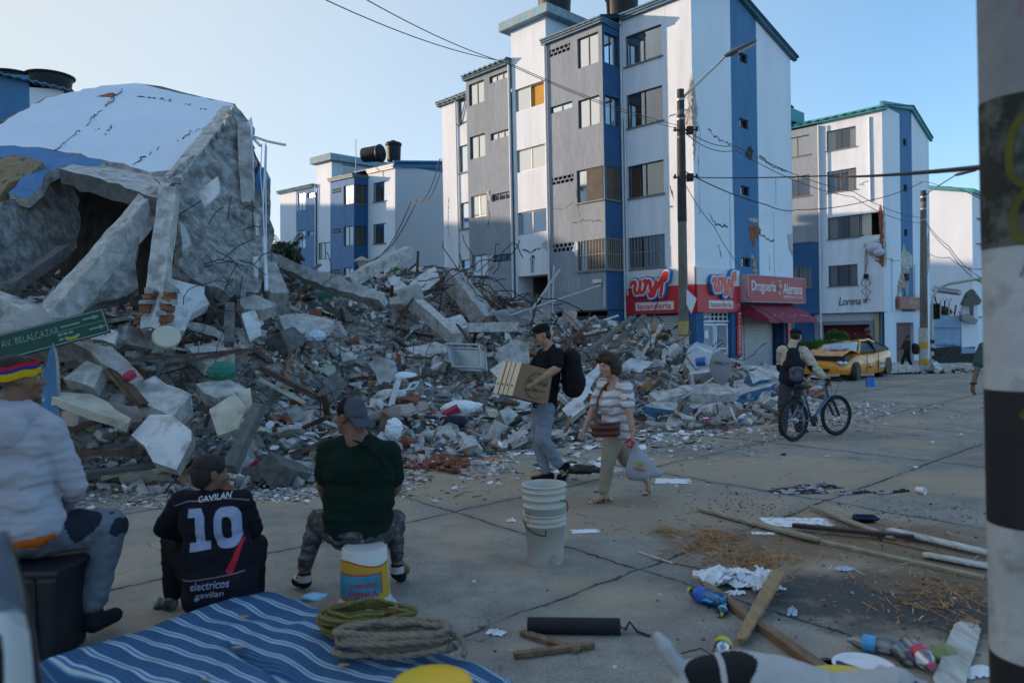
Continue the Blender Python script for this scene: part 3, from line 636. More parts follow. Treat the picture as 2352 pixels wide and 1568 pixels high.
 mb = MB(); mb.tube([TA(3.05, 1.07, 2.6), TA(3.05, 1.07, 3.5), TA(3.2, 1.25, 3.52)], .02, 6); mb.box((3.12, 1.12, 3.45), (3.4, 1.28, 3.58), T=TA); mb.build('security_camera', SWHITE, B)
 return B
TANKG = mat('worn_fascia', (.13, .22, .25), .9, .4, 3, .2)
main_building()
def onb(x, y, z, org=(6.2, 25), rot=ROT):
 v = Matrix.Rotation(rot, 3, 'Z') @ Vector((x, y, z)); return Vector((v.x+org[0], v.y+org[1], v.z))
tank(onb(-6.4, .3, 14.05), .72, 1.3, 'black plastic water tank standing on the stair tower slab')
tank(onb(-3.9, 1.4, 13.3), .66, 1.35, 'black plastic water tank behind the grey bay roof')
# ---------------- right-hand block
def right_building():
 B = thing('apartment_building', 'white and grey apartment block with a torn open corner window and green roof edge', 'building', (19.4, 38.7, 0), ROT)
 wl = MB(); rm = MB(); WM = [WHITE, WHITEB, GREYW, BLUE, BLUES, DARKIN, CONC2]
 Z = [(3.86, 4.98), (6.42, 7.6), (8.96, 10.1), (11.22, 12.3)]
 hol = [(1.33, 2.88, a, b) for k, (a, b) in enumerate(Z)]; hol[1] = (.12, 2.88, 6.42, 7.6)
 wall(wl, TA, 0, 3.3, 2.4, 13.0, 0, hol, 1, roommb=rm, room=1.6)
 hb = [(3.75, 5.15, a, b) for a, b in Z]
 wall(wl, TA, 3.3, 6.1, 6.5, 12.7, .2, [h for h in hb if h[2] > 8], 2, roommb=rm); wall(wl, TA, 3.3, 6.1, 6.35, 6.5, .2, (), 2)
 wall(wl, TA, 3.3, 6.1, 6.35, 7.9, .203, [hb[1]], 2, roommb=rm); wall(wl, TA, 3.3, 6.1, 2.4, 6.35, .2, [hb[0]], 3, roommb=rm)
 wl.box((3.3, 0, 2.4), (3.32, .2, 12.7), 0, T=TA)
 sl = [(3.05, 3.6, z, z+.38, .12) for z in (6.55, 9.0, 11.5)]
 wall(wl, TB, 0, 2.54, 2.4, 13.1, 0, (), 0); wall(wl, TB, 2.54, 4.44, 2.4, 13.1, 0, sl, 4, roommb=rm); wall(wl, TB, 4.44, 7.34, 2.4, 12.5, 0, (), 0)
 wl.add([TB(0, 0, 13.1), TB(2.54, 0, 13.1), TB(4.44, 0, 13.1), TB(4.3, 0, 13.6), TB(0, 0, 13.1)], [(0, 1, 2, 3)], 4); wl.add([TB(4.44, 0, 12.5), TB(7.34, 0, 12.5), TB(4.44, 0, 13.55)], [(0, 1, 2)], 0)
 # ground floor: recessed shop front in dark
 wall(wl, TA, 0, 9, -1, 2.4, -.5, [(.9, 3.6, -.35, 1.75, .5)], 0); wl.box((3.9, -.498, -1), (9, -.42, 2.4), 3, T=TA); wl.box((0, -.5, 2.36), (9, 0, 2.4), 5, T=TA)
 wall(wl, TB, -.0, 7.34, -1, 2.4, 0, [(1.7, 4.4, -.6, 1.8, .2)], 0)
 wl.box((.2, -7.2, -1), (12, -1.9, 12.4), 5, T=TA); wl.box((6.1, -1.9, -1), (12, .1, 12.4), 2, T=TA); wl.box((0, -7.34, -1), (12, -7.3, 12.4), 0, T=TA)
 wl.build('wall', WM, B); rm.build('room_interior', INTER, B)
 roof_sheet(B, [TA(-.2, .35, 12.98), TA(9.5, .35, 12.98), TA(9.5, -4.3, 13.85), TA(-.2, -4.3, 13.85)], 20, TEALG)
 roof_sheet(B, [TA(-.2, -4.3, 13.84), TA(9.5, -4.3, 13.84), TA(9.5, -7.6, 12.6), TA(-.2, -7.6, 12.6)], 20, TEALG)
 gutter(B, TA, -.2, 9.5, .1, 13.02, TEALG, h=.3)
 mb = MB(); mb.prism([TB(-.3, 0, 13.0), TB(4.3, 0, 13.62), TB(7.6, 0, 12.4), TB(7.6, 0, 12.6), TB(4.3, 0, 13.86), TB(-.3, 0, 13.22)], (.14, 0, 0)); mb.build('roof_fascia', TEALG, B)
 for k, (a, b) in enumerate(Z):
  c = [CURTG, CURT, CURT, CURT][k]
  if k == 1:
   window(B, TA, 1.2, 2.88, a, b, 0, 3, CURT, cover=.7, sill=True)
   cb = MB(); vs = []
   for i in range(20): x = .65+.5*i/19; vs += [TA(x, -.2+.03*math.sin(i*1.4), a-.25+.02*i), TA(x, -.2, b)]
   cb.add(vs, [(2*i, 2*i+2, 2*i+3, 2*i+1) for i in range(19)], 0, True); cb.build('curtain', CURT, B)
  else: window(B, TA, 1.33, 2.88, a, b, 0, 3 if k == 0 else 2, c, cover=.5 if k in (0, 3) else 1)
  window(B, TA, 3.75, 5.15, a, b, .2, 2, CURTG if k == 0 else CURT, glass=GLASSW if k > 1 else GLASS, bars=5 if k == 0 else 0)
 for a, b, c, d, _ in sl: window(B, TB, a, b, c, d, 0, 2, None, sill=False, openpane=0)
 # torn corner
 spall(B, TA, [(0, 7.5), (.1, 8.0), (.25, 7.7), (.12, 7.3), (.12, 6.3), (.2, 5.9), (.55, 5.4), (.8, 5.6), (.3, 4.9), (0, 4.7)], 0, BRICK)
 spall(B, TA, [(.15, 6.2), (1.0, 6.0), (.9, 5.6), (.5, 5.1), (.15, 5.0)], 0, CONC2); spall(B, TB, [(0, 8.2), (.2, 7.2), (.3, 5.9), (.4, 4.9), (.1, 4.6), (0, 4.9)], 0, CONC2)
 spall(B, TB, [(2.5, 5.3), (3.0, 6.1), (3.4, 5.7), (4.3, 5.6), (4.3, 4.9), (3.6, 4.7), (2.7, 4.8)], 0, CONC2); spall(B, TB, [(2.6, 4.7), (3.9, 4.7), (3.6, 3.4), (3.3, 2.9), (3.1, 3.7), (2.2, 3.6), (1.8, 3.0), (1.9, 3.8)], 0, mat('broken_block', (.42, .38, .36)))
 spall(B, TB, [(2.9, 4.5), (3.7, 4.5), (3.6, 4.1), (3.0, 4.1)], 0, BLACK, th=.05); spall(B, TB, [(.9, 5.2), (1.3, 5.2), (1.2, 4.7)], 0, CONC2); spall(B, TB, [(6.6, 5.8), (7.2, 7.3), (7.3, 5.2), (6.9, 4.5)], 0, CONC2)
 mb = MB(); mb.ell(TA(.45, .1, 5.75), (.42, .3, .28)); mb.ell(TA(.2, .12, 5.5), (.3, .25, .22)); mb.build('hanging_bedding', mat('bedding', (.5, .52, .62), .9, .2, 6, .4, 8), B)
 crack(B, TA, [(.9, 9.1), (1.2, 9.15), (.7, 9.3)], 0, .04); crack(B, TB, [(.3, 5.2), (1.5, 5.1), (2.6, 5.2)], 0, .03)
 mb = MB(); mb.tube([TA(3.22, .25, -.5), TA(3.22, .25, 12.7)], .05, 8); mb.tube([TA(.6, .05, 8.2), TA(.62, .05, 12.6)], .05, 6); mb.build('drain_pipe', PIPE, B)
 mb = MB(); mb.box((1.0, 0, 2.4), (1.3, .09, 5.0), T=TB); mb.box((4.5, 0, 2.4), (4.85, .09, 5.1), T=TB); mb.build('wall_relief', WHITE, B)
 # name in bent metal rod lettering
 text('name_lettering', 'Lorena', TM(TA, 1.75, .03, 3.02), BLACK, B, fit=(1.15, .42), extrude=.01, offset=-.008, shear=.3); text('name_lettering', 'III', TM(TA, .95, .03, 3.0), BLACK, B, fit=(.16, .24), extrude=.01)
 sg = thing_part('shop_sign', B); mb = MB(); mb.box((1.5, .1, 2.54), (5.6, .25, 3.2), T=TB); mb.build('sign_panel', mat('sign_brown', (.33, .12, .10), .6, .1, 2), sg)
 text('lettering', 'Agustar', TM(TB, 3.7, .255, 2.9), mat('sign_gold', (.45, .30, .20), .5), sg, fit=(1.5, .42), extrude=.004, offset=.005, shear=.3)
 mb = MB(); mb.box((4.8, .255, 2.72), (5.4, .262, 2.76), T=TB); mb.box((3.2, .255, 3.12), (4.2, .262, 3.14), T=TB); mb.box((3.2, .255, 2.62), (4.0, .262, 2.64), T=TB); mb.build('lettering_line', mat('sign_gold', (.45, .3, .2)), sg)
 shutter(B, TA, .9, 3.6, -.35, 1.75, -1.0+.02, mat('shutter_dark_red', (.12, .015, .018), .5)); shutter(B, TB, 1.7, 4.4, -.6, 1.8, -.2, mat('shutter_brown', (.20, .12, .12), .6))
 fr = MB()
 for q in ((.7, .9, -.6, 1.95), (3.6, 3.8, -.6, 1.95), (.9, 3.6, 1.75, 1.95)): fr.box((q[0], -.5, q[2]), (q[1], -.38, q[3]), T=TA)
 fr.build('shopfront_frame', mat('frame_grey', (.22, .25, .28), .8), B)
 mb = MB(); mb.box((.35, -.4, -1), (.55, -.2, 2.36), 0, T=TA); mb.box((.1, -.25, -1), (.16, -.05, 2.36), 1, T=TA); mb.build('entrance_post', [mat('post_yellow', (.35, .33, .18), .8), BLUE], B)
 mb = MB(); mb.box((.75, .05, 4.15), (.95, .2, 4.4), T=TA); mb.build('meter_box', BLACK, B)
 mb = MB()
 for i in range(5):
  a = random.uniform(-.3, .3); mb.tube([TA(.85, .08, 6), TA(.85+a*.3, .1, 5), TA(.9, .12, 4.4), TA(.9+a, .1, 3.9), TA(.85-a, .1, 3.5), TA(.8+a*.5, .1, 3.0)], .01, 5)
 mb.build('loose_cables', BLACK, B)
right_building()
tank(onb(-3.6, .5, 13.9, (19.4, 38.7))+Vector((-1.9, 1.6, -.1)), .62, 1.25, 'larger black water tank on the green edged roof', )
tank(onb(-3.6, .5, 13.9, (19.4, 38.7))+Vector((-.9, 2.6, -.35)), .55, 1.1, 'smaller dark water tank beside the larger one on the green edged roof')
mb = MB(); mb.box((-5.4, -1.2, 13.0), (-3.6, .6, 13.7)); o = mb.build('tank_plinth', TEALG); tag(o, 'green painted masonry plinth under the two tanks on the roof', 'tank plinth'); o.location = (19.0, 39.6, .15); o.rotation_euler = (0, 0, ROT)
# ---------------- leaning block behind the rubble
def left_block():
 B = thing('apartment_building', 'leaning blue and white apartment block behind the rubble with a toppled roof tank', 'building', (-6.75, 42.5, 0), ROT)
 wl = MB(); rm = MB(); WM = [WHITE, mat('pale_pink_plaster', (.60, .58, .58), .9, .05, .4, .05, 20), mat('blue_grey_render', (.13, .24, .42), .95, .18, 9, .4, 22, stretch=(1, 1, .12)), BLUE, BLUES, DARKIN]
 Z = [(2.05, 3.15), (4.5, 5.65), (6.95, 8.1), (9.38, 10.5)]
 h0 = [(.95, 2.4, a, b) for a, b in Z]
 wall(wl, TA, 0, 2.96, 0, 11.25, 0, h0, 0, roommb=rm)
 wall(wl, TB, 0, 5.6, 0, 11.3, 0, (), 1); wl.add([TB(0, 0, 11.3), TB(5.6, 0, 11.3), TB(5.0, 0, 11.9)], [(0, 1, 2)], 4); wall(wl, TB, 5.6, 7.3, 0, 11.3, 0, [(6.6, 7.1, 5.8, 6.1)], 4)
 b1 = [(3.05, 4.2, c-.1, d-.1) for c, d in Z]; g1 = [(4.5, 5.6, d-.45, d-.15, .1) for c, d in Z]
 wall(wl, TA, 2.96, 5.85, 0, 10.85, 1.05, b1+g1, 2, roommb=rm)
 TS = F2(TA(2.96, 0, 0), (0, -1, 0), (1, 0, 0)); sw = [(.15, .95, c-.1, d-.1) for c, d in Z]
 wall(wl, TS, 0, 1.05, 0, 10.85, 0, sw, 3, roommb=rm, room=.6)
 tw = [(6.05, 7.6, z, z+.95) for z in (1.3, 3.7, 6.2, 7.0) if z != 6.2]; tw[-1] = (6.05, 7.6, 6.15, 7.2)
 wall(wl, TA, 5.85, 7.8, 0, 12.1, .95, tw, 0, roommb=rm)
 TT = F2(TA(5.85, 0, 0), (0, 1, 0), (1, 0, 0)); wall(wl, TT, -.95, 4, 10.6, 12.1, 0, [(-.1, 1.0, 11.1, 12.0, .1)], 0, roommb=rm)
 b2 = [(9.2, 10.4, c, d) for c, d in Z]; g2 = [(7.95, 8.9, d-.4, d-.1, .1) for c, d in Z]
 wall(wl, TA, 7.8, 10.5, 0, 10.75, 1.05, b2+g2, 2, roommb=rm); wall(wl, TA, 10.5, 13.3, 0, 10.7, .0, (), 0); wl.box((10.3, .3, 0), (12.9, 1.04, 10.7), 0, T=TA)
 wl.box((.1, -7.2, 0), (13.2, -1.4, 11.0), 5, T=TA); wl.box((0, -7.3, 0), (13.3, -7.25, 11), 0, T=TA); wl.box((13.2, -7.3, 0), (13.25, .3, 10.6), 0, T=TA)
 wl.build('wall', WM, B); rm.build('room_interior', INTER, B)
 for k in range(4):
  window(B, TA, *h0[k], 0, 3, CURT, glass=GLASS); window(B, TA, *b1[k], 1.05, 2, CURT, glass=GLASSW, sill=k == 3); window(B, TS, *sw[k], 0, 2, CURTG, cover=.5, sill=k == 3); window(B, TA, *b2[k], 1.05, 2, CURTG, cover=.5, sill=False)
  (grille(B, TA, *g1[k][:4], 1.05, 5)); window(B, TA, *g2[k][:4], 1.05, 3, None, sill=False, glass=GLASSW)
 for q in tw: window(B, TA, *q, .95, 2, CURT, glass=GLASSW, sill=False)
 window(B, TT, -.1, 1.0, 11.1, 12.0, 0, 1, None, sill=False)
 roof_sheet(B, [TA(-.2, .2, 11.35), TA(5.8, .2, 11.35), TA(5.8, -5, 12.0), TA(-.2, -5, 12.0)], 16, TEAL)
 gutter(B, TA, -.1, 2.9, 0, 11.3, m=PIPE, h=.1); gutter(B, TA, 2.9, 5.95, 1.05, 11.0); gutter(B, TS, 0, 1.2, 0, 10.99, d=.08); gutter(B, TA, 7.9, 13.1, 1.05, 10.9, m=TANKG)
 mb = MB(); mb.prism([TB(-.2, 0, 11.1), TB(5.0, 0, 11.72), TB(7.4, 0, 11.2), TB(7.4, 0, 11.5), TB(5.0, 0, 12.15), TB(-.2, 0, 11.5)], (.12, 0, 0)); mb.build('roof_fascia', BLUES, B)
 mb = MB(); mb.box((5.5, -4, 12.1), (8.2, 1.25, 12.5), T=TA); mb.build('tower_slab', mat('slab_edge', (.16, .32, .42)), B)
 mb = MB(); mb.tube([TA(7.75, 1.1, 0), TA(7.75, 1.1, 10.8)], .05, 6); mb.tube([TA(3.0, .9, 11), TA(3.0, .9, 13.0)], .03, 6); mb.build('drain_pipe', PIPE, B)
 B.rotation_euler = (R(-.0), R(2.6), ROT); B.scale = (.92, .92, 1)
left_block()
tank(Vector((-8.45, 43.6, 12.2)), .5, 1.2, 'black water tank toppled on its side on the leaning block roof', tilt=(R(90), 0, R(70)))
tank(Vector((-6.75, 44.0, 11.9)), .47, 1.05, 'black water tank still upright on the leaning block roof')
# ---------------- far right pale wall block
def far_block():
 B = thing('apartment_building', 'plain pale sunlit end wall of the farthest apartment block at the street end', 'building', (31.03, 50, -.9), ROT)
 mb = MB(); mb.prism([(0, 0, 0), (-7, 0, 0), (-7, 0, 12.9), (0, 0, 11.3)], (0, 9, 0)); mb.build('wall', WHITE, B)
 mb = MB(); mb.prism([(.15, -.15, 11.3), (-7.1, -.15, 12.95), (-7.1, -.15, 13.2), (.15, -.15, 11.55)], (0, 9.3, 0)); mb.build('roof_edge', TEALG, B)
 T = F2((0, 0, 0), (0, 1, 0), (1, 0, 0))
 for z in (3, 5.5, 8, 9.7): window(B, T, 1, 2.4, z, z+1.1, .06, 2, CURT)
far_block()
# ---------------- blue block at the far left, behind the collapsed one
def blue_block():
 B = thing('apartment_building', 'deep blue apartment block rising behind the collapsed one at the far left', 'building', (-15.4, 26, 0), R(18))
 T = F2((0, 0, 0), (-1, 0, 0), (0, -1, 0)); T2 = F2((0, 0, 0), (0, 1, 0), (1, 0, 0))
 wl = MB(); rm = MB(); hs = [(2.2, 4.6, z, z+.6) for z in (2.6, 5.6, 8.55)]
 wall(wl, T, 1.05, 9, 0, 10.9, 0, hs, 0, roommb=rm); wall(wl, T, 0, 1.05, 0, 10.5, 0, (), 1); wall(wl, T2, 0, 4, 0, 10.2, 0, (), 1)
 wl.box((0, -6, 0), (9, -5.9, 10.5), 0, T=T); wl.add([T(9, 0, 0), T(9, -6, 0), T(9, -6, 10.8), T(9, 0, 10.8)], [(0, 1, 2, 3)], 0); wl.box((.1, -5.8, 0), (8.9, -1.3, 10.4), 0, T=T)
 wl.build('wall', [BLUES, WHITE], B); rm.build('room_interior', INTER, B)
 for h in hs: window(B, T, *h, 0, 2, None)
 roof_sheet(B, [T(-.3, .3, 10.45), T(3.4, .3, 11.15), T(3.4, -6, 11.2), T(-.3, -6, 10.5)], 14, TEAL); roof_sheet(B, [T(3.4, .3, 11.15), T(9.3, .3, 11.2), T(9.3, -6, 11.2), T(3.4, -6, 11.2)], 14, TEAL)
blue_block()
tank(Vector((-18.2, 27.6, 11.1)), .78, .5, 'low dark tank ring on the blue roof, the one at the picture edge')
tank(Vector((-16.6, 27.2, 10.9)), .78, .5, 'low dark tank ring on the blue roof, nearer the collapsed block')
# ---------------- unseen blocks added on the left, heights shaped to cast the street's shade
def shade_block(name, x, y0, y1, h):
 B = thing('apartment_building', name, 'building', (x, y0, 0))
 MB().box((-9, 0, 0), (0, y1-y0, h-.3)).build('wall', WHITEB, B); MB().box((-9.3, -.2, h-.3), (.3, y1-y0+.2, h)).build('roof', TEAL, B)
 for z in (1.5, 4, 6.5, 9):
  for k in range(int((y1-y0)/3)): window(B, F2((0, 0, 0), (0, 1, 0), (1, 0, 0)), .8+3*k, 2.3+3*k, z, z+1.1, .05, 2, CURTG, sill=False)
shade_block('long unseen block added outside the picture on the left to shade the street', -45, -30, 41.0, 13.4)
shade_block('lower unseen shadow caster added outside the picture, second from the street', -45, 41.2, 42.5, 10.6)
shade_block('unseen shadow caster added outside the picture, third from the street', -45, 42.6, 44.6, 13.6)
shade_block('tall unseen shadow caster added outside the picture beyond the leaning block', -45, 44.8, 51, 15.0)
shade_block('tallest unseen shadow caster added outside the picture, farthest of all', -45, 51.2, 72, 16.3)
shade_block('tower high unseen shadow caster added outside the picture beyond all the others', -45, 72.3, 84, 20.5)
# ---------------- the collapsed block and its rubble
random.seed(11); rng = np.random.default_rng(5)
# rubble surface through measured points (u, v, depth)
CP = [(150,1120,9.3),(350,1125,8.9),(560,1110,9.1),(720,1090,9.6),(900,1060,10.4),(1010,1040,11),(1100,1010,12),(1300,1000,13),(1450,985,13.6),(1480,940,15),(1600,955,14.6),(1750,930,15.6),(1790,900,17),(1780,860,20),
      (40,1080,9.6),(100,900,10.2),(300,960,10.2),(480,950,10.8),(640,960,11.2),(760,985,11.4),(200,780,11),(400,770,12),(560,780,13),(300,700,12.6),(60,700,12),(640,760,15),(600,690,16),(640,600,20),(700,640,20),(800,690,19),(820,650,22),(950,625,23),(1060,618,22.5),(1130,700,22),(1180,745,21),
      (820,800,16),(960,820,16),(1100,820,17),(900,880,14),(1050,890,15),(1180,880,15.6),(820,930,13),(1000,950,13.2),(1150,960,13.6),(1300,900,15),(1250,780,19),(1380,790,18.5),(1500,770,19),(1500,850,17),(1600,800,20),(1650,850,19),(1700,870,18.5),(1400,900,15.5),(1600,900,16.5),(1350,740,21.5),(0,620,14),(-80,700,12),(-80,1000,9.5)]
CPW = [at(*c) for c in CP]
PX = np.array([p.x for p in CPW]); PY = np.array([p.y for p in CPW]); PZ = np.array([max(0, p.z) for p in CPW])
GX = [(-2.5,8.3),(0,9.9),(1.5,11.2),(3,12.2),(5,13.5),(6.6,15),(8,17),(8.5,20),(4,11),(-6,8.2),(-10,8)]
PX = np.r_[PX, [g[0] for g in GX]]; PY = np.r_[PY, [g[1] for g in GX]]; PZ = np.r_[PZ, [0]*len(GX)]
def mound(x, y):
 x = np.asarray(x, float); y = np.asarray(y, float)
 d2 = (x[..., None]-PX)**2+(y[..., None]-PY)**2+.05; w_ = 1/d2**1.7
 return (w_*PZ).sum(-1)/w_.sum(-1)
def mz(x, y): return float(mound(x, y))
# front foot line of the rubble: inside test
FOOT = [(-12,9.0),(-5,8.75),(-3.2,8.7),(-2.2,9.2),(-1.2,10.3),(.2,11.6),(2.2,12.7),(4.5,13.6),(6.3,15.2),(7.6,17.5),(8.2,20.5),(4.6,24.2),(-2,30.5),(-16,30),(-20,15)]
def inside(x, y):
 c = False; n = len(FOOT)
 for i in range(n):
  (a, b), (d, e) = FOOT[i], FOOT[(i+1) % n]
  if (b > y) != (e > y) and x < (d-a)*(y-b)/(e-b)+a: c = not c
 return c
def heap():
 xs = np.arange(-14, 9.01, .16); ys = np.arange(8.2, 27, .16); X, Y = np.meshgrid(xs, ys); Z = mound(X, Y)
 V = []; 
 for j in range(len(ys)):
  for i in range(len(xs)):
   x, y, z = X[j, i], Y[j, i], Z[j, i]; nz = noise.noise(Vector((x*1.3, y*1.3, 0)))*.22+noise.noise(Vector((x*4, y*4, 3)))*.10
   ok = inside(x, y); V.append((x, y, z+nz-.05 if ok else -.4))
 nx = len(xs); f = [(j*nx+i, j*nx+i+1, (j+1)*nx+i+1, (j+1)*nx+i) for j in range(len(ys)-1) for i in range(nx-1) if not all(V[k][2] < -.3 for k in (j*nx+i, j*nx+i+1, (j+1)*nx+i+1, (j+1)*nx+i))]
 m = mat('rubble_dust', (.29, .275, .255), .95, .4, 5, .9, 25, col2=(.11, .10, .09), thr=.52, s2=9, sharp=.08)
 mb = MB(); mb.add(V, f); o = mb.build('rubble_heap', m); tag(o, 'heap of grey dust and fine rubble left by the fallen block', 'rubble', kind='stuff')
heap()
RM = [CONC, CONC2, CONC3, PLAST, BRICK, WOOD, WOODD, PAPER, mat('pink_plaster', (.42, .33, .30), .9, .2, 4), mat('tile_blue', (.10, .22, .40), .6, .2, 5), mat('cloth_red', (.35, .03, .06), .9), mat('cloth_green', (.03, .16, .12), .9), CREAM]
def shard(kind):
 """convex broken piece, unit size"""
 bm = bmesh.new(); pts = []
 if kind == 'chunk':
  for _ in range(14): v = Vector((random.gauss(0, 1), random.gauss(0, 1), random.gauss(0, .8))).normalized(); pts.append(Vector((v.x*.5, v.y*.45, v.z*.36))*random.uniform(.75, 1.1))
 elif kind == 'slab':
  n = random.randint(5, 7)
  for i in range(n):
   a = 2*PI*i/n+random.uniform(-.35, .35); r = random.uniform(.32, .55); p = Vector((r*math.cos(a), r*.8*math.sin(a), 0))
   pts += [p+Vector((0, 0, .07)), p*random.uniform(.88, 1.02)+Vector((0, 0, -.07))]
 elif kind == 'stick':
  for sx in (-.5, .5):
   for sy in (-.04, .04):
    for sz in (-.02, .02): pts.append(Vector((sx*random.uniform(.9, 1), sy*random.uniform(.5, 1.2), sz)))
 elif kind == 'sheet':
  n = random.randint(4, 6)
  for i in range(n):
   a = 2*PI*i/n+random.uniform(-.3, .3); p = Vector((.5*math.cos(a), .4*math.sin(a), 0)); pts += [p+Vector((0, 0, .012)), p+Vector((0, 0, -.012))]
 elif kind == 'block':
  for sx in (-.5, .5):
   for sy in (-.27, .27):
    for sz in (-.22, .22): pts.append(Vector((sx, sy, sz))+Vector((random.uniform(-.07, .07), random.uniform(-.05, .05), random.uniform(-.05, .05))))
 vs = [bm.verts.new(p) for p in pts]; r = bmesh.ops.convex_hull(bm, input=vs)
 bmesh.ops.delete(bm, geom=[v for v in bm.verts if not v.link_faces], context='VERTS')
 bm.verts.index_update(); V = np.array([v.co[:] for v in bm.verts]); Fc = [tuple(v.index for v in f.verts) for f in bm.faces]; bm.free(); return V, Fc
SH = {k: [shard(k) for _ in range(9)] for k in ('chunk', 'slab', 'stick', 'sheet', 'block')}
def rotm(flat=True, amt=.5):
 e = Euler((random.gauss(0, amt), random.gauss(0, amt), random.uniform(0, 2*PI))); return np.array(e.to_matrix())
def scatter(name, label, N, sampler, size, kinds, mats, probs, sink=.0, amt=.5, cat='rubble'):
 Vs, Fs, Ms = [], [], []; b = 0; cum = np.cumsum(probs)/sum(probs)
 P = sampler(N)
 for (x, y, z) in P:
  k = random.choices(list(kinds), weights=list(kinds.values()))[0]; V, Fc = random.choice(SH[k]); s = size()
  if k == 'stick': s *= 2.2
  m = int(np.searchsorted(cum, random.random()))
  if k == 'stick': m = random.choice([5, 6, 6, 2, 3])
  if k == 'sheet' and m < 3 and random.random() < .5: m = 3
  W = (V*s) @ rotm(amt=amt).T+np.array([x, y, z+s*.08-sink]); Vs.append(W); Fs += [tuple(i+b for i in f) for f in Fc]; Ms += [m]*len(Fc); b += len(V)
 me = bpy.data.meshes.new(name); me.from_pydata(np.concatenate(Vs).tolist(), [], Fs)
 for m in mats: me.materials.append(m)
 me.polygons.foreach_set('material_index', Ms); me.update(); o = bpy.data.objects.new(name, me); C.objects.link(o); tag(o, label, cat, kind='stuff'); return o
def surf(N, y0=8.3, y1=26, pw=1.0):
 out = []
 while len(out) < N:
  n = N*2; y = y0+(y1-y0)*rng.random(n)**(1.6*pw); x = rng.uniform(-14, 9, n); 
  k = np.abs(x) < y*.75; x, y = x[k], y[k]; z = mound(x, y)
  out += [(a, b, c) for a, b, c in zip(x, y, z) if inside(a, b)]
 return out[:N]
PR = [26, 26, 14, 11, 7, 6, 6, 3, 7, .9, .3, .3, 3]
scatter('rubble', 'countless small broken pieces of concrete, brick and plaster covering the heap', 17000, surf, lambda: .035+.21*random.random()**2.6, dict(chunk=3, slab=4, stick=.8, sheet=1.0, block=1), RM, PR)
scatter('rubble', 'broken sticks, sheets and shards lying over the rubble heap', 2600, surf, lambda: .16+.42*random.random()**2.2, dict(chunk=1, slab=3, stick=1.5, sheet=1.6, block=.4), RM, PR, amt=.6)
def footline(N):
 out = []
 while len(out) < N:
  i = random.randint(0, 8); (a, b), (d, e) = FOOT[i], FOOT[i+1]; t = random.random(); q = random.expovariate(1.6)
  x, y = a+(d-a)*t, b+(e-b)*t; nx, ny = (e-b), -(d-a); l = math.hypot(nx, ny)
  x += nx/l*q+random.gauss(0, .15); y += ny/l*q+random.gauss(0, .15)
  if noise.noise(Vector((x*1.6, y*1.6, 2)))+.35*noise.noise(Vector((x*5, y*5, 7))) < random.uniform(-.35, .25): continue
  if y > 7.9 and (x > -1.5 or q < .7): out.append((x, y, 0))
 return out
scatter('rubble_litter', 'white paper scraps and crumbs of plaster strewn on the road in front of the heap', 5500, footline, lambda: .02+.09*random.random()**2.2, dict(chunk=2, slab=2, sheet=4, stick=.6), RM, [20, 20, 8, 10, 4, 2, 2, 9, 5, .8, .4, .4, 2], amt=.18)
def road(N):
 out = []
 while len(out) < N:
  x = random.uniform(-5, 14); y = random.uniform(3.3, 24)
  if abs(x) < y*.72: out.append((x, y, ground_z(x, y)))
 return out
def paper_spots(N):
 out = []
 while len(out) < N:
  u, v, su, sv = random.choice([(1060, 1035, 70, 14), (1150, 1020, 60, 16), (1330, 1010, 60, 14), (1540, 1000, 70, 10), (980, 1000, 40, 14), (1430, 1030, 50, 10), (1640, 985, 40, 6), (1320, 1075, 40, 8), (830, 1075, 60, 8), (640, 1060, 80, 14)])
  p = gnd(random.gauss(u, su), random.gauss(v, sv)); out.append((p.x, p.y, max(0, .0 if not inside(p.x, p.y) else mz(p.x, p.y))))
 return out
scatter('paper_litter', 'torn white and grey papers and wrappers strewn along the foot of the heap', 620, paper_spots, lambda: .05+.17*random.random()**2, dict(sheet=5, slab=1), RM, [2, 5, 2, 10, 2, 1, 1, 30, 3, 1.5, .7, .4, 4], amt=.22)
scatter('road_litter', 'tiny chips of plaster and paper scattered over the open road', 900, road, lambda: .008+.035*random.random()**3, dict(chunk=2, slab=2, sheet=3), RM, [10, 14, 6, 22, 3, 1, 1, 16, 4, 1, .5, .5, 2], amt=.12)
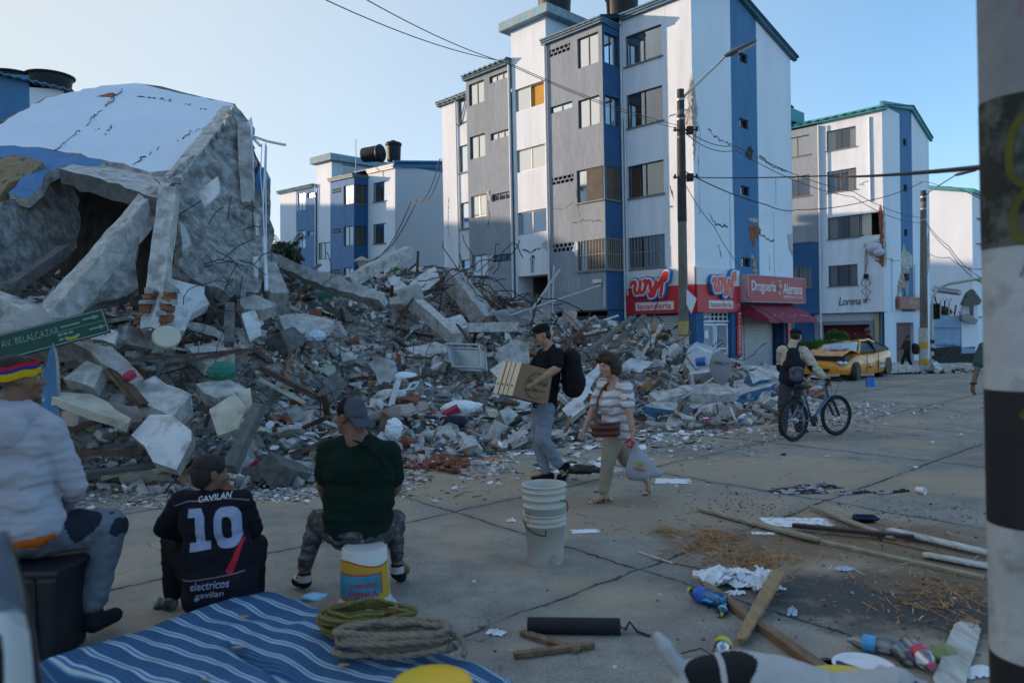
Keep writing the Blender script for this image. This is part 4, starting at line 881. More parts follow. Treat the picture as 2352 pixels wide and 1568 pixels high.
# individual larger pieces
def jag_slab(name, pts, th, m, label=None, cat='concrete slab', group=None, parent=None, jag=.05, step=.25, rough=.03, mi2=None, back=None, seed=None):
 """slab through 3-D outline pts (roughly planar), thickness th away from the camera side; irregular edge and surface"""
 if seed is not None: random.seed(seed)
 pts = [Vector(p) for p in pts]; n = Vector((0, 0, 0))
 for i in range(len(pts)): n += (pts[i]-pts[0]).cross(pts[(i+1) % len(pts)]-pts[0])
 n.normalize(); c = sum(pts, Vector())/len(pts)
 if n.dot(Vector((0, 0, H))-c) < 0: n = -n
 if back is not None: n = -Vector(back).normalized()
 ax = (pts[1]-pts[0]).normalized(); ay = n.cross(ax)
 P = []
 for k in range(len(pts)):
  a, b = pts[k], pts[(k+1) % len(pts)]; m_ = max(1, int((b-a).length/step)); d = (b-a).normalized(); q = d.cross(n)
  for i in range(m_): P.append(a.lerp(b, i/m_)+(q*random.uniform(-jag, jag)+d*random.uniform(-jag, jag)*.5 if i else Vector()))
 bm = bmesh.new(); A = [bm.verts.new(p) for p in P]; f = bm.faces.new(A); 
 bmesh.ops.triangulate(bm, faces=[f])
 for _ in range(4):
  es = [e for e in bm.edges if e.calc_length() > step*2.2 and not e.is_boundary]
  if not es: break
  bmesh.ops.subdivide_edges(bm, edges=es, cuts=1); bmesh.ops.triangulate(bm, faces=[g for g in bm.faces if len(g.verts) > 3])
 for v in bm.verts: v.co += n*(noise.noise(v.co*1.7)*rough*.8+noise.noise(v.co*6)*rough*.9+abs(noise.noise(v.co*13))*rough*.8)
 ext = bmesh.ops.extrude_face_region(bm, geom=list(bm.faces)); vs = [g for g in ext['geom'] if isinstance(g, bmesh.types.BMVert)]
 for v in vs: v.co -= n*th*random.uniform(.8, 1.15)
 for f in bm.faces: f.material_index = 0
 bmesh.ops.recalc_face_normals(bm, faces=bm.faces)
 for f in bm.faces:
  if mi2 is not None and f.normal.dot(n) < .6: f.material_index = 1
 me = bpy.data.meshes.new(name); bm.to_mesh(me); bm.free(); me.materials.append(m)
 if mi2 is not None: me.materials.append(mi2)
 o = bpy.data.objects.new(name, me); C.objects.link(o)
 if parent is not None: o.parent = parent
 return tag(o, label, cat if parent is None else None, group)
def US(l): return [at(*q) for q in l]
# --- the tilted remains of the block
HOUSE = thing('collapsed_building', 'collapsed apartment block tipped over on the left, white gable up and raw concrete walls', 'building')
LB = mat('tilted_white_gable', (.60, .68, .79), .8, .05, .5, .08, 14)
GR = mat('raw_concrete_wall', (.38, .385, .39), .95, .5, 8, 1.0, 7, col2=(.15, .15, .145), thr=.55, s2=3.2, sharp=.09, bd=.14)
BLP = mat('blue_paint_flaked', (.045, .13, .24), .8, .2, 2, .2, 10, col2=(.33, .34, .34), thr=.6, s2=4, sharp=.03)
BROWNR = mat('ochre_masonry', (.27, .20, .12), .95, .4, 3, .8, 9, col2=(.10, .07, .05), thr=.56, s2=3)
jag_slab('white_gable_wall', usp([(105,225,18.6),(535,239,19.2),(235,366,14.6)], [(-90,330,15.2),(105,225,19),(232,197,20),(313,191,20.5),(535,239,19.5),(548,262,18.7),(515,300,17.4),(500,322,16.8),(470,350,16.2),(430,378,15.5),(398,390,15.2),(345,396,14.8),(235,366,14.6),(150,350,14.6),(92,338,14.6),(0,336,14.6)]), .22, LB, parent=HOUSE, jag=.09, rough=.004, mi2=CONC2, seed=3)
BLG = mat('blue_gable_paint', (.05, .17, .36), .8, .15, 2, .1, 10, col2=(.35, .36, .36), thr=.68, s2=3)
jag_slab('blue_wall_band', usp([(-60,332,14.75),(240,372,14.4),(20,445,13)], [(-60,332,14.75),(92,340,14.5),(150,352,14.45),(240,372,14.45),(225,382,14.2),(150,380,14.1),(108,395,13.8),(95,430,13.4),(60,455,13),(20,445,13.1),(45,415,13.5),(98,375,13.9),(60,360,14.1),(-60,362,14.2)]), .2, BLG, parent=HOUSE, jag=.05, rough=.02, mi2=CONC2, seed=4)
jag_slab('broken_masonry_edge', US([(-90,362,14.3),(60,362,14.1),(98,372,13.9),(60,405,13.7),(20,425,13.4),(0,452,13.2),(-90,490,13)]), .5, BROWNR, parent=HOUSE, jag=.06, rough=.08, seed=5)
jag_slab('ceiling_slab', usp([(150,384,13.7),(378,425,13.3),(345,396,14.6)], [(235,372,14.5),(345,396,14.4),(400,400,14),(395,425,13.4),(378,440,13),(360,452,12.8),(250,420,13),(135,390,13.2),(160,378,14)]), .28, CONC2, parent=HOUSE, jag=.05, rough=.05, mi2=CONC3, back=(0, .3, -1), seed=6)
jag_slab('left_concrete_wall', usp([(0,480,12.6),(176,500,14.6),(17,661,12.2)], [(-90,500,12.4),(0,480,12.6),(95,432,13),(150,385,13.6),(164,402,14.3),(184,500,14.8),(176,568,14.2),(60,640,12.6),(0,665,12),(-90,700,11.5)]), .25, GR, parent=HOUSE, jag=.08, rough=.035, step=.18, seed=7)
jag_slab('inner_back_wall', US([(135,370,16.4),(420,430,16.4),(430,700,15.6),(90,700,15.6)]), .3, mat('shaded_interior', (.05, .045, .042), .95, .4, 3, .5, 8), parent=HOUSE, rough=.06, seed=8)  # near-black wall colour stands in for the shade inside the opening
# diagonal beam and pillar
def beam(pts, w_, name, m, parent=None, label=None, cat='concrete beam', hw=None, seed=1, group=None):
 """squared bar with chipped arrises through 3-D points"""
 random.seed(seed); hw = hw or w_; pts = [Vector(p) for p in pts]; P = []
 for i in range(len(pts)-1):
  n = max(2, int((pts[i+1]-pts[i]).length/.18))
  for k in range(n): P.append(pts[i].lerp(pts[i+1], k/n))
 P.append(pts[-1]); d = (pts[-1]-pts[0]).normalized(); up = Vector((0, 0, 1)) if abs(d.z) < .9 else Vector((0, 1, 0))
 s = d.cross(up).normalized(); u = s.cross(d).normalized(); vs = []
 for p in P:
  for (a, b) in ((-1, -1), (-.2, -1.0), (1, -1), (1, .1), (1, 1), (.1, 1), (-1, 1), (-1, 0)):
   j = lambda: random.uniform(-.09, .05)
   vs.append(p+s*w_/2*(a*(1+j()))+u*hw/2*(b*(1+j()))+d*random.uniform(-.03, .03))
 k = len(P); mb = MB(); mb.add(vs, [(i*8+j, i*8+(j+1) % 8, (i+1)*8+(j+1) % 8, (i+1)*8+j) for i in range(k-1) for j in range(8)]+[tuple(range(8)), tuple(range((k-1)*8, k*8))])
 o = mb.build(name, m, parent, recalc=True); return tag(o, label, cat if parent is None else None, group)
beam(US([(366,448,12.5),(95,765,10.5)]), .32, 'fallen_beam', CONC2, HOUSE, hw=.38, seed=2)
jag_slab('sloping_wall_panel', usp([(300,560,11.8),(318,660,11.5),(150,748,10.8)], [(300,560,11.8),(330,500,12),(318,560,12),(310,600,11.8),(318,660,11.4),(290,680,11.2),(210,700,11),(150,748,10.8),(210,650,11.2)]), .2, GR, parent=HOUSE, jag=.05, rough=.05, seed=10)
beam(US([(390,440,12.3),(350,765,11.0)]), .27, 'broken_pillar', CONC2, HOUSE, hw=.30, seed=3)
random.seed(42)
for a in (-.15, .15):
 for k in range(15):
  p = at(372-26*k/15, 668+98*k/15, 11.05)+Vector((a+random.gauss(0, .02), random.gauss(0, .03), 0)); mb = MB(); V, Fc = random.choice(SH['block']); mb.add([p+Vector((q[0]*random.uniform(.08, .15), q[1]*.4, q[2]*.16)) for q in V], Fc); mb.build('exposed_brick', BRICK if k % 4 else CONC, HOUSE)
jag_slab('white_tile_strip', US([(368,670,10.98),(383,672,10.98),(370,720,10.95),(352,760,10.9),(340,758,10.9),(352,715,10.95)]), .05, PLAST, parent=HOUSE, jag=.01, seed=12)
jag_slab('raw_wall', usp([(578,285,16.2),(585,670,13.6),(395,440,13.4)], [(536,240,16.6),(578,285,16.2),(585,400,15.6),(606,520,15),(600,650,13.6),(560,690,13.2),(470,655,12.8),(440,640,12.8),(405,600,12.6),(425,560,12.8),(405,500,13),(395,440,13.4),(380,425,13.6),(400,395,14.3),(430,380,15),(470,352,15.6),(500,322,16.2),(515,300,16.4)]), .3, GR, parent=HOUSE, jag=.09, rough=.06, step=.14, seed=13)
beam(US([(532,258,16.4),(400,425,13.7)]), .32, 'gable_edge_beam', CONC2, HOUSE, hw=.3, seed=5)
beam(US([(560,292,15.9),(563,380,15.2),(570,478,14.6)]), .26, 'edge_rib', CONC, HOUSE, hw=.3, seed=6)
jag_slab('white_render_strip', US([(563,285,15.8),(578,268,15.85),(580,330,15.5),(583,400,15.1),(580,480,14.6),(567,470,14.6)]), .12, LB, parent=HOUSE, jag=.02, rough=.01, seed=14)
jag_slab('rear_wall_fragment', usp([(586,410,17),(622,400,17.2),(600,645,15.6)], [(586,410,17),(596,385,17.2),(612,388,17.2),(622,410,17.1),(622,470,16.8),(630,530,16.5),(622,590,16),(616,640,15.5),(590,650,15.4)]), .4, GR, parent=HOUSE, jag=.06, rough=.08, seed=15)
jag_slab('blue_render_patch', US([(587,412,16.93),(596,386,17.1),(608,384,17.15),(613,425,16.9),(592,455,16.7),(588,465,16.7)]), .05, BLG, parent=HOUSE, jag=.02, rough=.01, seed=16)
for i, q in enumerate(([(455,440,13.1),(500,405,13.3),(507,440,13.15),(470,478,12.9)], [(586,490,14.5),(596,492,14.5),(596,540,14.4),(588,540,14.3)], [(582,590,13.7),(594,588,13.8),(592,640,13.5),(584,632,13.5)], [(413,508,12.6),(425,520,12.6),(440,560,12.5),(420,575,12.4)])):
 jag_slab('hanging_plaster', US(q), .05, PLAST, parent=HOUSE, jag=.02, rough=.01, seed=30+i)
jag_slab('lower_wall_slab', US([(390,640,12),(470,660,12.4),(480,700,12),(440,720,11.8),(425,760,11.4),(385,755,11.2),(380,700,11.6)]), .18, PLAST, parent=HOUSE, jag=.05, rough=.04, seed=17)
jag_slab('lower_wall_slab', US([(545,690,13.2),(585,675,13.4),(640,700,13.5),(600,712,13.1),(560,710,13)]), .25, CONC, parent=HOUSE, jag=.05, rough=.05, seed=18)
beam(US([(20,665,11.5),(150,575,12.8)]), .18, 'fallen_beam', CONC3, HOUSE, seed=7)
beam(US([(-60,690,10.6),(30,720,10.6),(115,760,10.4)]), .5, 'fallen_beam', CONC2, HOUSE, hw=.4, seed=8)
jag_slab('white_panel_inside', US([(200,590,12.4),(250,555,13),(285,560,13),(240,620,12.3),(195,615,12.2)]), .06, PLAST, parent=HOUSE, jag=.02, seed=19)
jag_slab('outer_shell', US([(-90,330,15.4),(105,225,19.3),(313,191,20.8),(540,239,19.8),(620,420,18.5),(620,640,18),(-90,640,18)]), .4, CONC3, parent=HOUSE, rough=.05, step=.8, seed=21)
GREF = [(105,225,18.58),(535,239,19.18),(235,366,14.58)]
for pl in ([(118,352),(180,305),(215,270),(250,240),(285,200)], [(410,325),(450,300),(540,285)], [(300,380),(345,355),(365,335)], [(315,222),(370,228),(400,236)], [(420,238),(440,243)], [(455,250),(480,252)], [(240,310),(262,290)], [(220,300),(232,292)]):
 mb = MB(); P = usp(GREF, pl); Q = []
 for a, b in zip(P, P[1:]):
  for i in range(8): Q.append(a.lerp(b, i/8)+Vector((random.gauss(0, .03), -.01, random.gauss(0, .03))))
 mb.tube(Q, [.004+.012*random.random() for _ in Q], 4); mb.build('wall_crack', BLACK, HOUSE)
jag_slab('exposed_brick_patch', usp(GREF, [(222,222),(250,214),(285,206),(262,222),(246,236),(252,224)]), .05, BRICK, parent=HOUSE, jag=.03, seed=22); jag_slab('exposed_brick_patch', US([(385,432,13.3),(400,405,13.8),(408,412,13.7),(392,440,13.2)]), .08, BRICK, parent=HOUSE, jag=.02, seed=23)
mb = MB()
for pl, r in (([(577,312,15.8),(615,325,15.4),(655,333,15)], .03), ([(578,314,15.8),(598,335,15.4)], .03), ([(610,330,15),(604,480,14.2),(608,560,13.8)], .014), ([(612,335,15),(610,420,14.6),(612,640,13.4)], .014), ([(607,545,13.6),(612,668,13)], .035), ([(602,330,15.2),(598,400,15),(604,460,14.6)], .01)): mb.tube(US(pl), r, 6)
mb.build('torn_pipe', PIPE, HOUSE)
mb = MB()
for i in range(26):
 u = random.choice([(585, 470), (540, 640), (500, 480), (380, 440), (440, 600), (600, 560)]); a = at(u[0]+random.gauss(0, 18), u[1]+random.gauss(0, 30), 13.2); b = a+Vector((random.gauss(0, .3), -.25, random.gauss(-.2, .3))); mb.tube([a, a.lerp(b, .5)+Vector((0, 0, .06)), b], .009, 4)
mb.build('bent_rebar', STEEL, HOUSE)
# --- slabs and beams resting on the heap, each one its own thing
SL = [
 ('long grey slab sloping down the top of the heap beside the tipped block', [(638,588,18.5),(700,610,18),(790,640,17.2),(880,675,16.4),(872,690,16.2),(780,668,17),(690,635,17.8),(640,612,18.3)], .3, CONC2),
 ('flat broken slab balanced above the gravel slope below the long grey slab', [(640,722,14.2),(700,720,14.6),(770,735,14.8),(760,750,14.2),(690,766,13.6),(655,760,13.6)], .2, CONC2),
 ('white sheet of cladding standing on the crest of the heap', [(935,660,20.5),(965,632,21),(1000,612,21.2),(1010,640,20.8),(985,665,20.4),(960,672,20.3)], .05, PLAST),
 ('round edged grey wall fragment standing upright mid slope', [(845,835,14.2),(865,820,14.3),(905,828,14.2),(912,845,14.1),(893,890,13.8),(870,882,13.8)], .14, CONC),
 ('white plaster triangle leaning behind the man with the box', [(1125,850,14.4),(1165,822,14.6),(1180,850,14.4),(1170,870,14.2),(1140,865,14.2)], .05, PLAST),
 ('big rough boulder of concrete left of the man with the cap', [(1135,820,16),(1150,795,16.2),(1185,778,16.4),(1215,790,16.2),(1220,835,15.8),(1160,845,15.6)], .6, CONC),
 ('white tiled board leaning between the backpack and the woman', [(1320,905,13.6),(1345,862,13.9),(1400,815,14.4),(1385,850,14.1),(1335,925,13.4)], .12, PLAST),
 ('pale slab lying at the foot behind the backpack', [(1290,940,13.4),(1330,905,13.6),(1345,935,13.3),(1310,960,13.1)], .1, PLAST),
 ('thick grey plate flat on the heap beside the blue edged platform', [(1560,885,15.4),(1640,880,15.6),(1700,895,15.4),(1690,905,15.1),(1590,905,15)], .2, CONC2),
 ('second flat plate on the platform left of the dish foot', [(1490,905,15.0),(1560,890,15.3),(1580,905,15.1),(1510,920,14.8)], .2, CONC2),
 ('leaning white slab with pink plaster lying on the road edge at the left', [(302,1000,8.9),(345,952,9.2),(395,955,9.1),(440,990,8.8),(440,1010,8.7),(405,1078,8.4),(350,1058,8.5)], .12, PLAST),
 ('thick white topped slab above the striped magazine', [(305,888,9.6),(355,862,9.9),(420,895,9.7),(440,905,9.6),(395,955,9.2),(340,930,9.3)], .3, CONC2),
 ('blue painted wall shard standing behind the hooded man', [(95,965,8.8),(98,860,9.1),(120,785,9.3),(130,830,9.2),(132,900,9),(134,985,8.7)], .08, BLP),
 ('dark curved panel with pale top under the blue shard', [(115,900,9.2),(210,905,9.4),(300,965,9.0),(295,975,8.8),(120,915,8.9)], .1, CREAM),
 ('large concrete slab edge behind the green road sign', [(-40,770,9.9),(95,700,10.3),(150,765,10),(260,800,9.9),(330,870,9.6),(300,880,9.5),(170,790,9.8),(100,800,9.7)], .25, CONC),
 ('white board on the slope right of the blue shard', [(200,780,10.4),(235,748,10.6),(270,760,10.5),(262,790,10.2)], .06, PLAST),
 ('pale ragged sheet near the crest right of the lamp', [(890,640,21),(905,630,21.3),(935,655,20.8),(950,672,20.5),(905,668,20.5)], .08, PLAST),
 ('white angular slab in front of the shutter with graffiti', [(1420,845,17),(1450,822,17.4),(1500,830,17.2),(1470,855,16.8)], .1, PLAST),
 ('brown board lying across the lower slope', [(925,950,12.6),(1000,945,13),(1075,955,12.9),(1030,965,12.6),(940,966,12.3)], .05, mat('mauve_board', (.28, .22, .24), .8)),
 ('cracked pale slab on the right end of the heap', [(1570,830,17.5),(1600,795,18),(1660,815,17.8),(1650,850,17.2),(1590,860,17)], .35, PLAST),
 ('grey slab tipped on edge between the blue shard and the weathered plank', [(145,870,9.6),(200,830,9.8),(240,845,9.7),(215,890,9.4)], .15, CONC2),
 ('dusty beige slab under the green clothing bundle', [(450,880,10.4),(520,868,10.6),(570,895,10.4),(500,915,10.1)], .18, CONC2),
 ('broad broken plate right of the washbasin', [(430,800,11.2),(500,785,11.6),(540,812,11.3),(470,835,10.9)], .2, CONC2),
 ('white tiled piece standing right of the dark post stub', [(555,720,12.6),(585,712,12.8),(600,770,12.5),(575,785,12.3)], .08, PLAST),
 ('tilted plate above the pale bolsters', [(800,880,14),(860,868,14.3),(905,890,14.1),(840,905,13.8)], .15, CONC2),
 ('crumpled cream panel left of the leaning timber', [(480,940,9.4),(540,905,9.7),(565,935,9.5),(545,985,9.2),(500,1000,9.1)], .05, CREAM),
 ('second cream panel standing beside the first one', [(545,900,9.8),(575,890,9.9),(580,930,9.7),(560,950,9.6)], .04, CREAM),
 ('large grey plate in the middle of the slope above the frame', [(930,800,16.4),(1000,785,16.8),(1045,805,16.5),(975,822,16.1)], .2, CONC2),
 ('broad slab end just left of the horizontal beam', [(1000,735,18),(1060,722,18.4),(1080,750,18),(1020,765,17.7)], .3, CONC2),
 ('flat plate of concrete lying near the cyclist', [(1735,940,14.6),(1780,935,14.9),(1800,945,14.6),(1770,955,14.4)], .14, CONC2),
]
for i, (lb, q, th, m) in enumerate(SL): jag_slab('concrete_slab', US(q), th, m, lb, 'slab', jag=.04, rough=.03, mi2=CONC if m in (PLAST, BLP) else None, seed=100+i)
BM = [
 ('long beam pointing up to the right from the crest of the heap', [(800,650,20.5),(850,620,21.2),(940,578,22.5)], .34, CONC2),
 ('horizontal pale beam lying at the right shoulder of the heap', [(1075,752,17.5),(1190,750,17.6)], .22, CONC2),
 ('short thick beam fragment below the cladding sheet', [(905,690,19),(960,670,19.5)], .4, CONC),
 ('grey beam end tilted on the crest beside the torn rebar', [(1040,640,20.5),(1120,742,19.5)], .5, CONC),
 ('leaning concrete post half buried under the crest', [(960,700,18.5),(1050,780,17.2)], .3, CONC2),
 ('sloped grey beam left of the flat broken slab', [(612,620,14.5),(640,690,13.8)], .35, CONC),
 ('dark upright post stub in the middle of the slope', [(528,700,12.0),(526,790,11.4)], .15, CONC3),
 ('black timber leaning over behind the boy', [(595,935,9.2),(528,1080,8.5)], .14, CONC3),
]
for i, (lb, q, w_, m) in enumerate(BM): beam(US(q), w_, 'concrete_beam', m, None, lb, 'beam', seed=200+i)
# blue edged platform slab with rebar at the right
jag_slab('painted_platform', US([(1480,932,14.2),(1555,905,16.2),(1790,850,18.5),(1795,878,17),(1640,925,15.2),(1565,945,14.2)]), .42, CONC2, 'long fallen roof slab with flaking blue paint on its front edge', 'slab', back=(0, .1, -1), mi2=BLP, jag=.03, rough=.02, seed=301)
jag_slab('painted_block', US([(1718,855,17),(1740,842,17.6),(1785,838,17.8),(1790,870,17.2),(1730,880,16.6)]), .5, CONC2, 'rough concrete block with a blue painted side beside the cyclist', 'concrete block', mi2=BLP, seed=302)
jag_slab('painted_block', US([(1575,815,17.6),(1600,785,18.2),(1655,800,18),(1640,835,17.4),(1600,845,17.1)]), .6, mat('blue_chipped', (.25, .33, .45), .8, .2, 3, .3, 10, col2=(.4, .4, .4), thr=.5, s2=4), 'cube of concrete with chipped pale blue render near the laundry pillar', 'concrete block', mi2=CONC, seed=303)
# planks and timbers in the heap
PLK = [((1345,810,16),(1455,727,18),.14,CONC3,'long grey timber rising to the right before the roller shutter'), ((1400,800,17),(1480,725,18.6),.12,CONC3,'second grey timber crossing before the roller shutter'), ((1260,792,18),(1400,760,19),.12,WOODD,'dark plank resting across in front of the barred gates'),
 ((1300,790,18),(1350,745,19),.1,WOODD,'short dark plank tilted below the barred gates'), ((1490,800,18.5),(1503,735,19.5),.09,WOOD,'thin batten sticking up before the graffiti shutter'), ((1478,812,18),(1520,745,19),.1,CONC2,'forked grey stick against the roller shutter'), ((1228,748,19.5),(1262,800,18),.14,CREAM,'cream tube standing in the rubble behind the cap'),
 ((600,845,11.6),(735,915,11.6),.16,WOODD,'brown board edge on the slope left of the seated man'), ((595,870,11),(700,925,11.2),.11,CREAM,'yellowish bamboo pole lying down the slope'), ((270,830,10.2),(600,800,11.6),.08,WOODD,'dark batten crossing the left slope'), ((400,835,10.4),(520,810,11.2),.09,WOODD,'brown batten beside the broken basin'),
 ((190,780,10),(320,915,9.5),.16,WOOD,'weathered splintered plank under the road sign'), ((220,800,9.9),(330,930,9.3),.12,WOODD,'darker plank beside the weathered one'), ((100,1040,8.9),(330,1040,8.8),.12,WOODD,'old timber at the foot behind the hooded man'), ((560,790,13),(620,830,12),.12,WOODD,'brown plank end on the slope'),
 ((1540,790,19.3),(1680,832,18),.2,mat('metal_sheet', (.30, .33, .38), .5, .2, 2, .3, 4, metal=.4),'crumpled grey metal sheet before the white door'), ((1528,765,19),(1524,835,17.8),.1,CONC2,'upright pale post before the lamp pole'), ((1050,745,17.4),(1085,790,16.6),.06,STEEL,'thin rod by the horizontal beam'), ((1000,950,13.2),(1190,965,13),.07,BLACK,'black pipe lying on the lower slope'), ((1150,990,12.8),(1195,960,13),.16,BLACK,'black worn plank near the man with the box')]
for i, (a, b, w_, m, lb) in enumerate(PLK): beam(US([a, b]), w_, 'broken_plank', m, None, lb, 'plank', hw=w_*.5, seed=400+i)
# loose pieces, one object each
random.seed(77)
def template(name, k, s, m, idx):
 V, Fc = SH[k][idx]; bm = bmesh.new(); vs = [bm.verts.new(Vector(v)) for v in V]
 for f in Fc: bm.faces.new([vs[i] for i in f])
 if k in ('chunk', 'block', 'slab'):
  bmesh.ops.triangulate(bm, faces=bm.faces[:]); bmesh.ops.subdivide_edges(bm, edges=bm.edges[:], cuts=2, use_grid_fill=True)
  for v in bm.verts: v.co += Vector((noise.noise(v.co*6+Vector((idx, 0, 0))), noise.noise(v.co*6+Vector((0, 7, idx))), noise.noise(v.co*6+Vector((3, idx, 0)))))*.045
 bmesh.ops.recalc_face_normals(bm, faces=bm.faces)
 me = bpy.data.meshes.new(name); bm.to_mesh(me); bm.free(); me.materials.append(m); return me
ADJ = {CONC: 'mid grey', CONC2: 'pale grey', CONC3: 'dark grey', PLAST: 'dusty white', BRICK: 'brick red', WOOD: 'light brown', WOODD: 'dark brown', PAPER: 'bright white', CREAM: 'cream', RM[8]: 'dusty pink'}
LUMP = [('concrete_chunk', 'rough %s lump of broken concrete lying loose on the rubble heap', 'concrete chunk', '%s concrete lumps on the heap', ('chunk', 'block'), [CONC, CONC2, CONC3], 105, .25, .85, .45),
  ('plaster_plate', 'flat broken %s plate lying on the rubble heap', 'broken plate', '%s broken plates on the heap', ('slab',), [CONC2, PLAST, CONC, RM[8]], 85, .4, 1.35, .4),
  ('splintered_board', 'splintered %s board poking out of the rubble heap', 'board', '%s splintered boards in the heap', ('stick',), [WOOD, WOODD, CONC3], 50, .8, 2.0, .45),
  ('fallen_brick', 'loose %s brick block lying in the rubble', 'brick', '%s bricks in the heap', ('block',), [BRICK, RM[8]], 28, .15, .4, .5),
  ('crumpled_sheet', 'crumpled %s sheet lying in the rubble', 'sheet', '%s sheets in the heap', ('sheet',), [PAPER, PLAST, CREAM], 30, .3, .8, .35)]
for nm, lb, cat, grp, ks, ms, N, s0, s1, amt in LUMP:
 T = [template(nm, k, 1, m, i) for k in ks for m in ms for i in range(3)]
 for (x, y, z) in surf(N, 8.6, 24, .8):
  o = bpy.data.objects.new(nm, random.choice(T)); C.objects.link(o); s = (s0+(s1-s0)*random.random()**2)*(1 if x < -1.5 or y < 10.5 else .62); o.location = (x, y, z+s*.1); o.scale = (s, s*random.uniform(.7, 1.2), s*random.uniform(.7, 1.1))
  o.rotation_euler = (random.gauss(0, amt), random.gauss(0, amt), random.uniform(0, 6.28)); aj = ADJ[o.data.materials[0]]; tag(o, lb % aj, cat, grp % aj)
# rebar tangles, wire mesh
def tangle(label, c, n, spread, L_, r=.012, seed=1, bias=(0, 0, 0)):
 random.seed(seed); mb = MB()
 for _ in range(n):
  p = Vector(c)+Vector((random.gauss(0, spread), random.gauss(0, spread*.5), random.gauss(0, spread*.6))); d = Vector((random.gauss(0, 1), random.gauss(0, .5), random.gauss(.2, .8)))+Vector(bias); d.normalize(); P = [p]
  for i in range(8): d = (d+Vector((random.gauss(0, .3), random.gauss(0, .2), random.gauss(-.12, .3)))).normalized(); P.append(P[-1]+d*L_/8)
  mb.tube(P, r, 5)
 return tag(mb.build('rebar_tangle', STEEL), label, 'rebar')
tangle('curled reinforcing bars springing from the crest of the heap', at(1080,640,20.5), 26, .5, 1.8, .014, 1)
tangle('bent bars hanging down the right shoulder of the heap', at(1130,700,20), 26, .45, 2.4, .016, 2, (.7, 0, -1.2))
tangle('thin wires sticking out of the middle of the slope', at(800,790,15), 18, 1.0, 1.1, .008, 3)
tangle('wires and rods around the broken block before the shutter', at(1500,800,18), 22, 1.0, 1.3, .010, 4)
tangle('wires curling out of the foot of the heap near the basin', at(480,840,10.6), 22, .8, .9, .006, 5)
def fence_mesh():
 mb = MB(); a = US([(1130,718,19.2),(1150,712,19.5),(1240,700,20.5),(1262,640,22)]); b = US([(1150,745,19.2),(1200,742,19.6),(1262,740,20),(1270,720,21.6)])
 def S(s, t):
  k = s*(len(a)-1); i = min(int(k), len(a)-2); f = k-i; p = a[i].lerp(a[i+1], f).lerp(b[i].lerp(b[i+1], f), t); return p+Vector((0, .12*math.sin(9*s+3*t), .08*math.sin(7*s)*math.sin(5*t)))
 for k in range(-14, 46):
  for sg in (1, -1):
   P = []
   for i in range(24):
    t = i/23; s = (k+sg*t*12)/44.
    if 0 <= s <= 1: P.append(S(s, t))
   if len(P) > 2: mb.tube(P, .006, 4, caps=False)
 tag(mb.build('wire_mesh', mat('galvanised_wire', (.35, .36, .37), .5, .1, 5, metal=.5)), 'sagging chain link mesh torn down beside the forecourt wall', 'wire mesh')
 mb = MB(); mb.tube(US([(1170,725,19),(1380,655,21)]), .03, 6); mb.tube(US([(1215,720,19.5),(1285,620,21.5)]), .03, 6); mb.tube(US([(1272,610,21.6),(1268,720,21)]), .03, 6)
 for k in range(5): 
  c = at(1290+6*k, 655, 21.6); mb.tube([c+Vector((.22*math.cos(t*.4), .03*t/16, .22*math.sin(t*.4))) for t in range(17)], .008, 4)
 tag(mb.build('fence_posts', mat('galvanised_wire', (.35, .36, .37))), 'bent fence posts with coiled razor wire before the stair entrance', 'fence post')
fence_mesh()
# ---------------- organic bodies: overlapping tapered limbs fused into one skin
def cap_prim(mb, p0, r0, p1, r1, n=14, flat=1.0, side=None):
 p0, p1 = Vector(p0), Vector(p1); d = (p1-p0)
 if d.length < 1e-5: d = Vector((0, 0, .001))
 d.normalize(); s = Vector(side) if side is not None else (Vector((1, 0, 0)) if abs(d.x) < .8 else Vector((0, 1, 0)))
 a = (s-d*s.dot(d)).normalized(); b = d.cross(a); vs = []; rows = []
 for k in range(5): ph = PI/2*(1-k/4); rows.append((p0-d*r0*math.sin(ph), r0*math.cos(ph)))
 for k in range(1, 5): ph = PI/2*k/4; rows.append((p1+d*r1*math.sin(ph), r1*math.cos(ph)))
 rows.insert(5, (p1, r1)); rows = rows[:6]+rows[6:]
 for c, r in rows:
  r = max(r, 1e-4)
  for j in range(n): th = 2*PI*j/n; vs.append(c+a*r*math.cos(th)+b*r*flat*math.sin(th))
 k = len(rows); mb.add(vs, [(i*n+j, i*n+(j+1) % n, (i+1)*n+(j+1) % n, (i+1)*n+j) for i in range(k-1) for j in range(n)]+[tuple(range(n-1, -1, -1)), tuple(range((k-1)*n, k*n))])
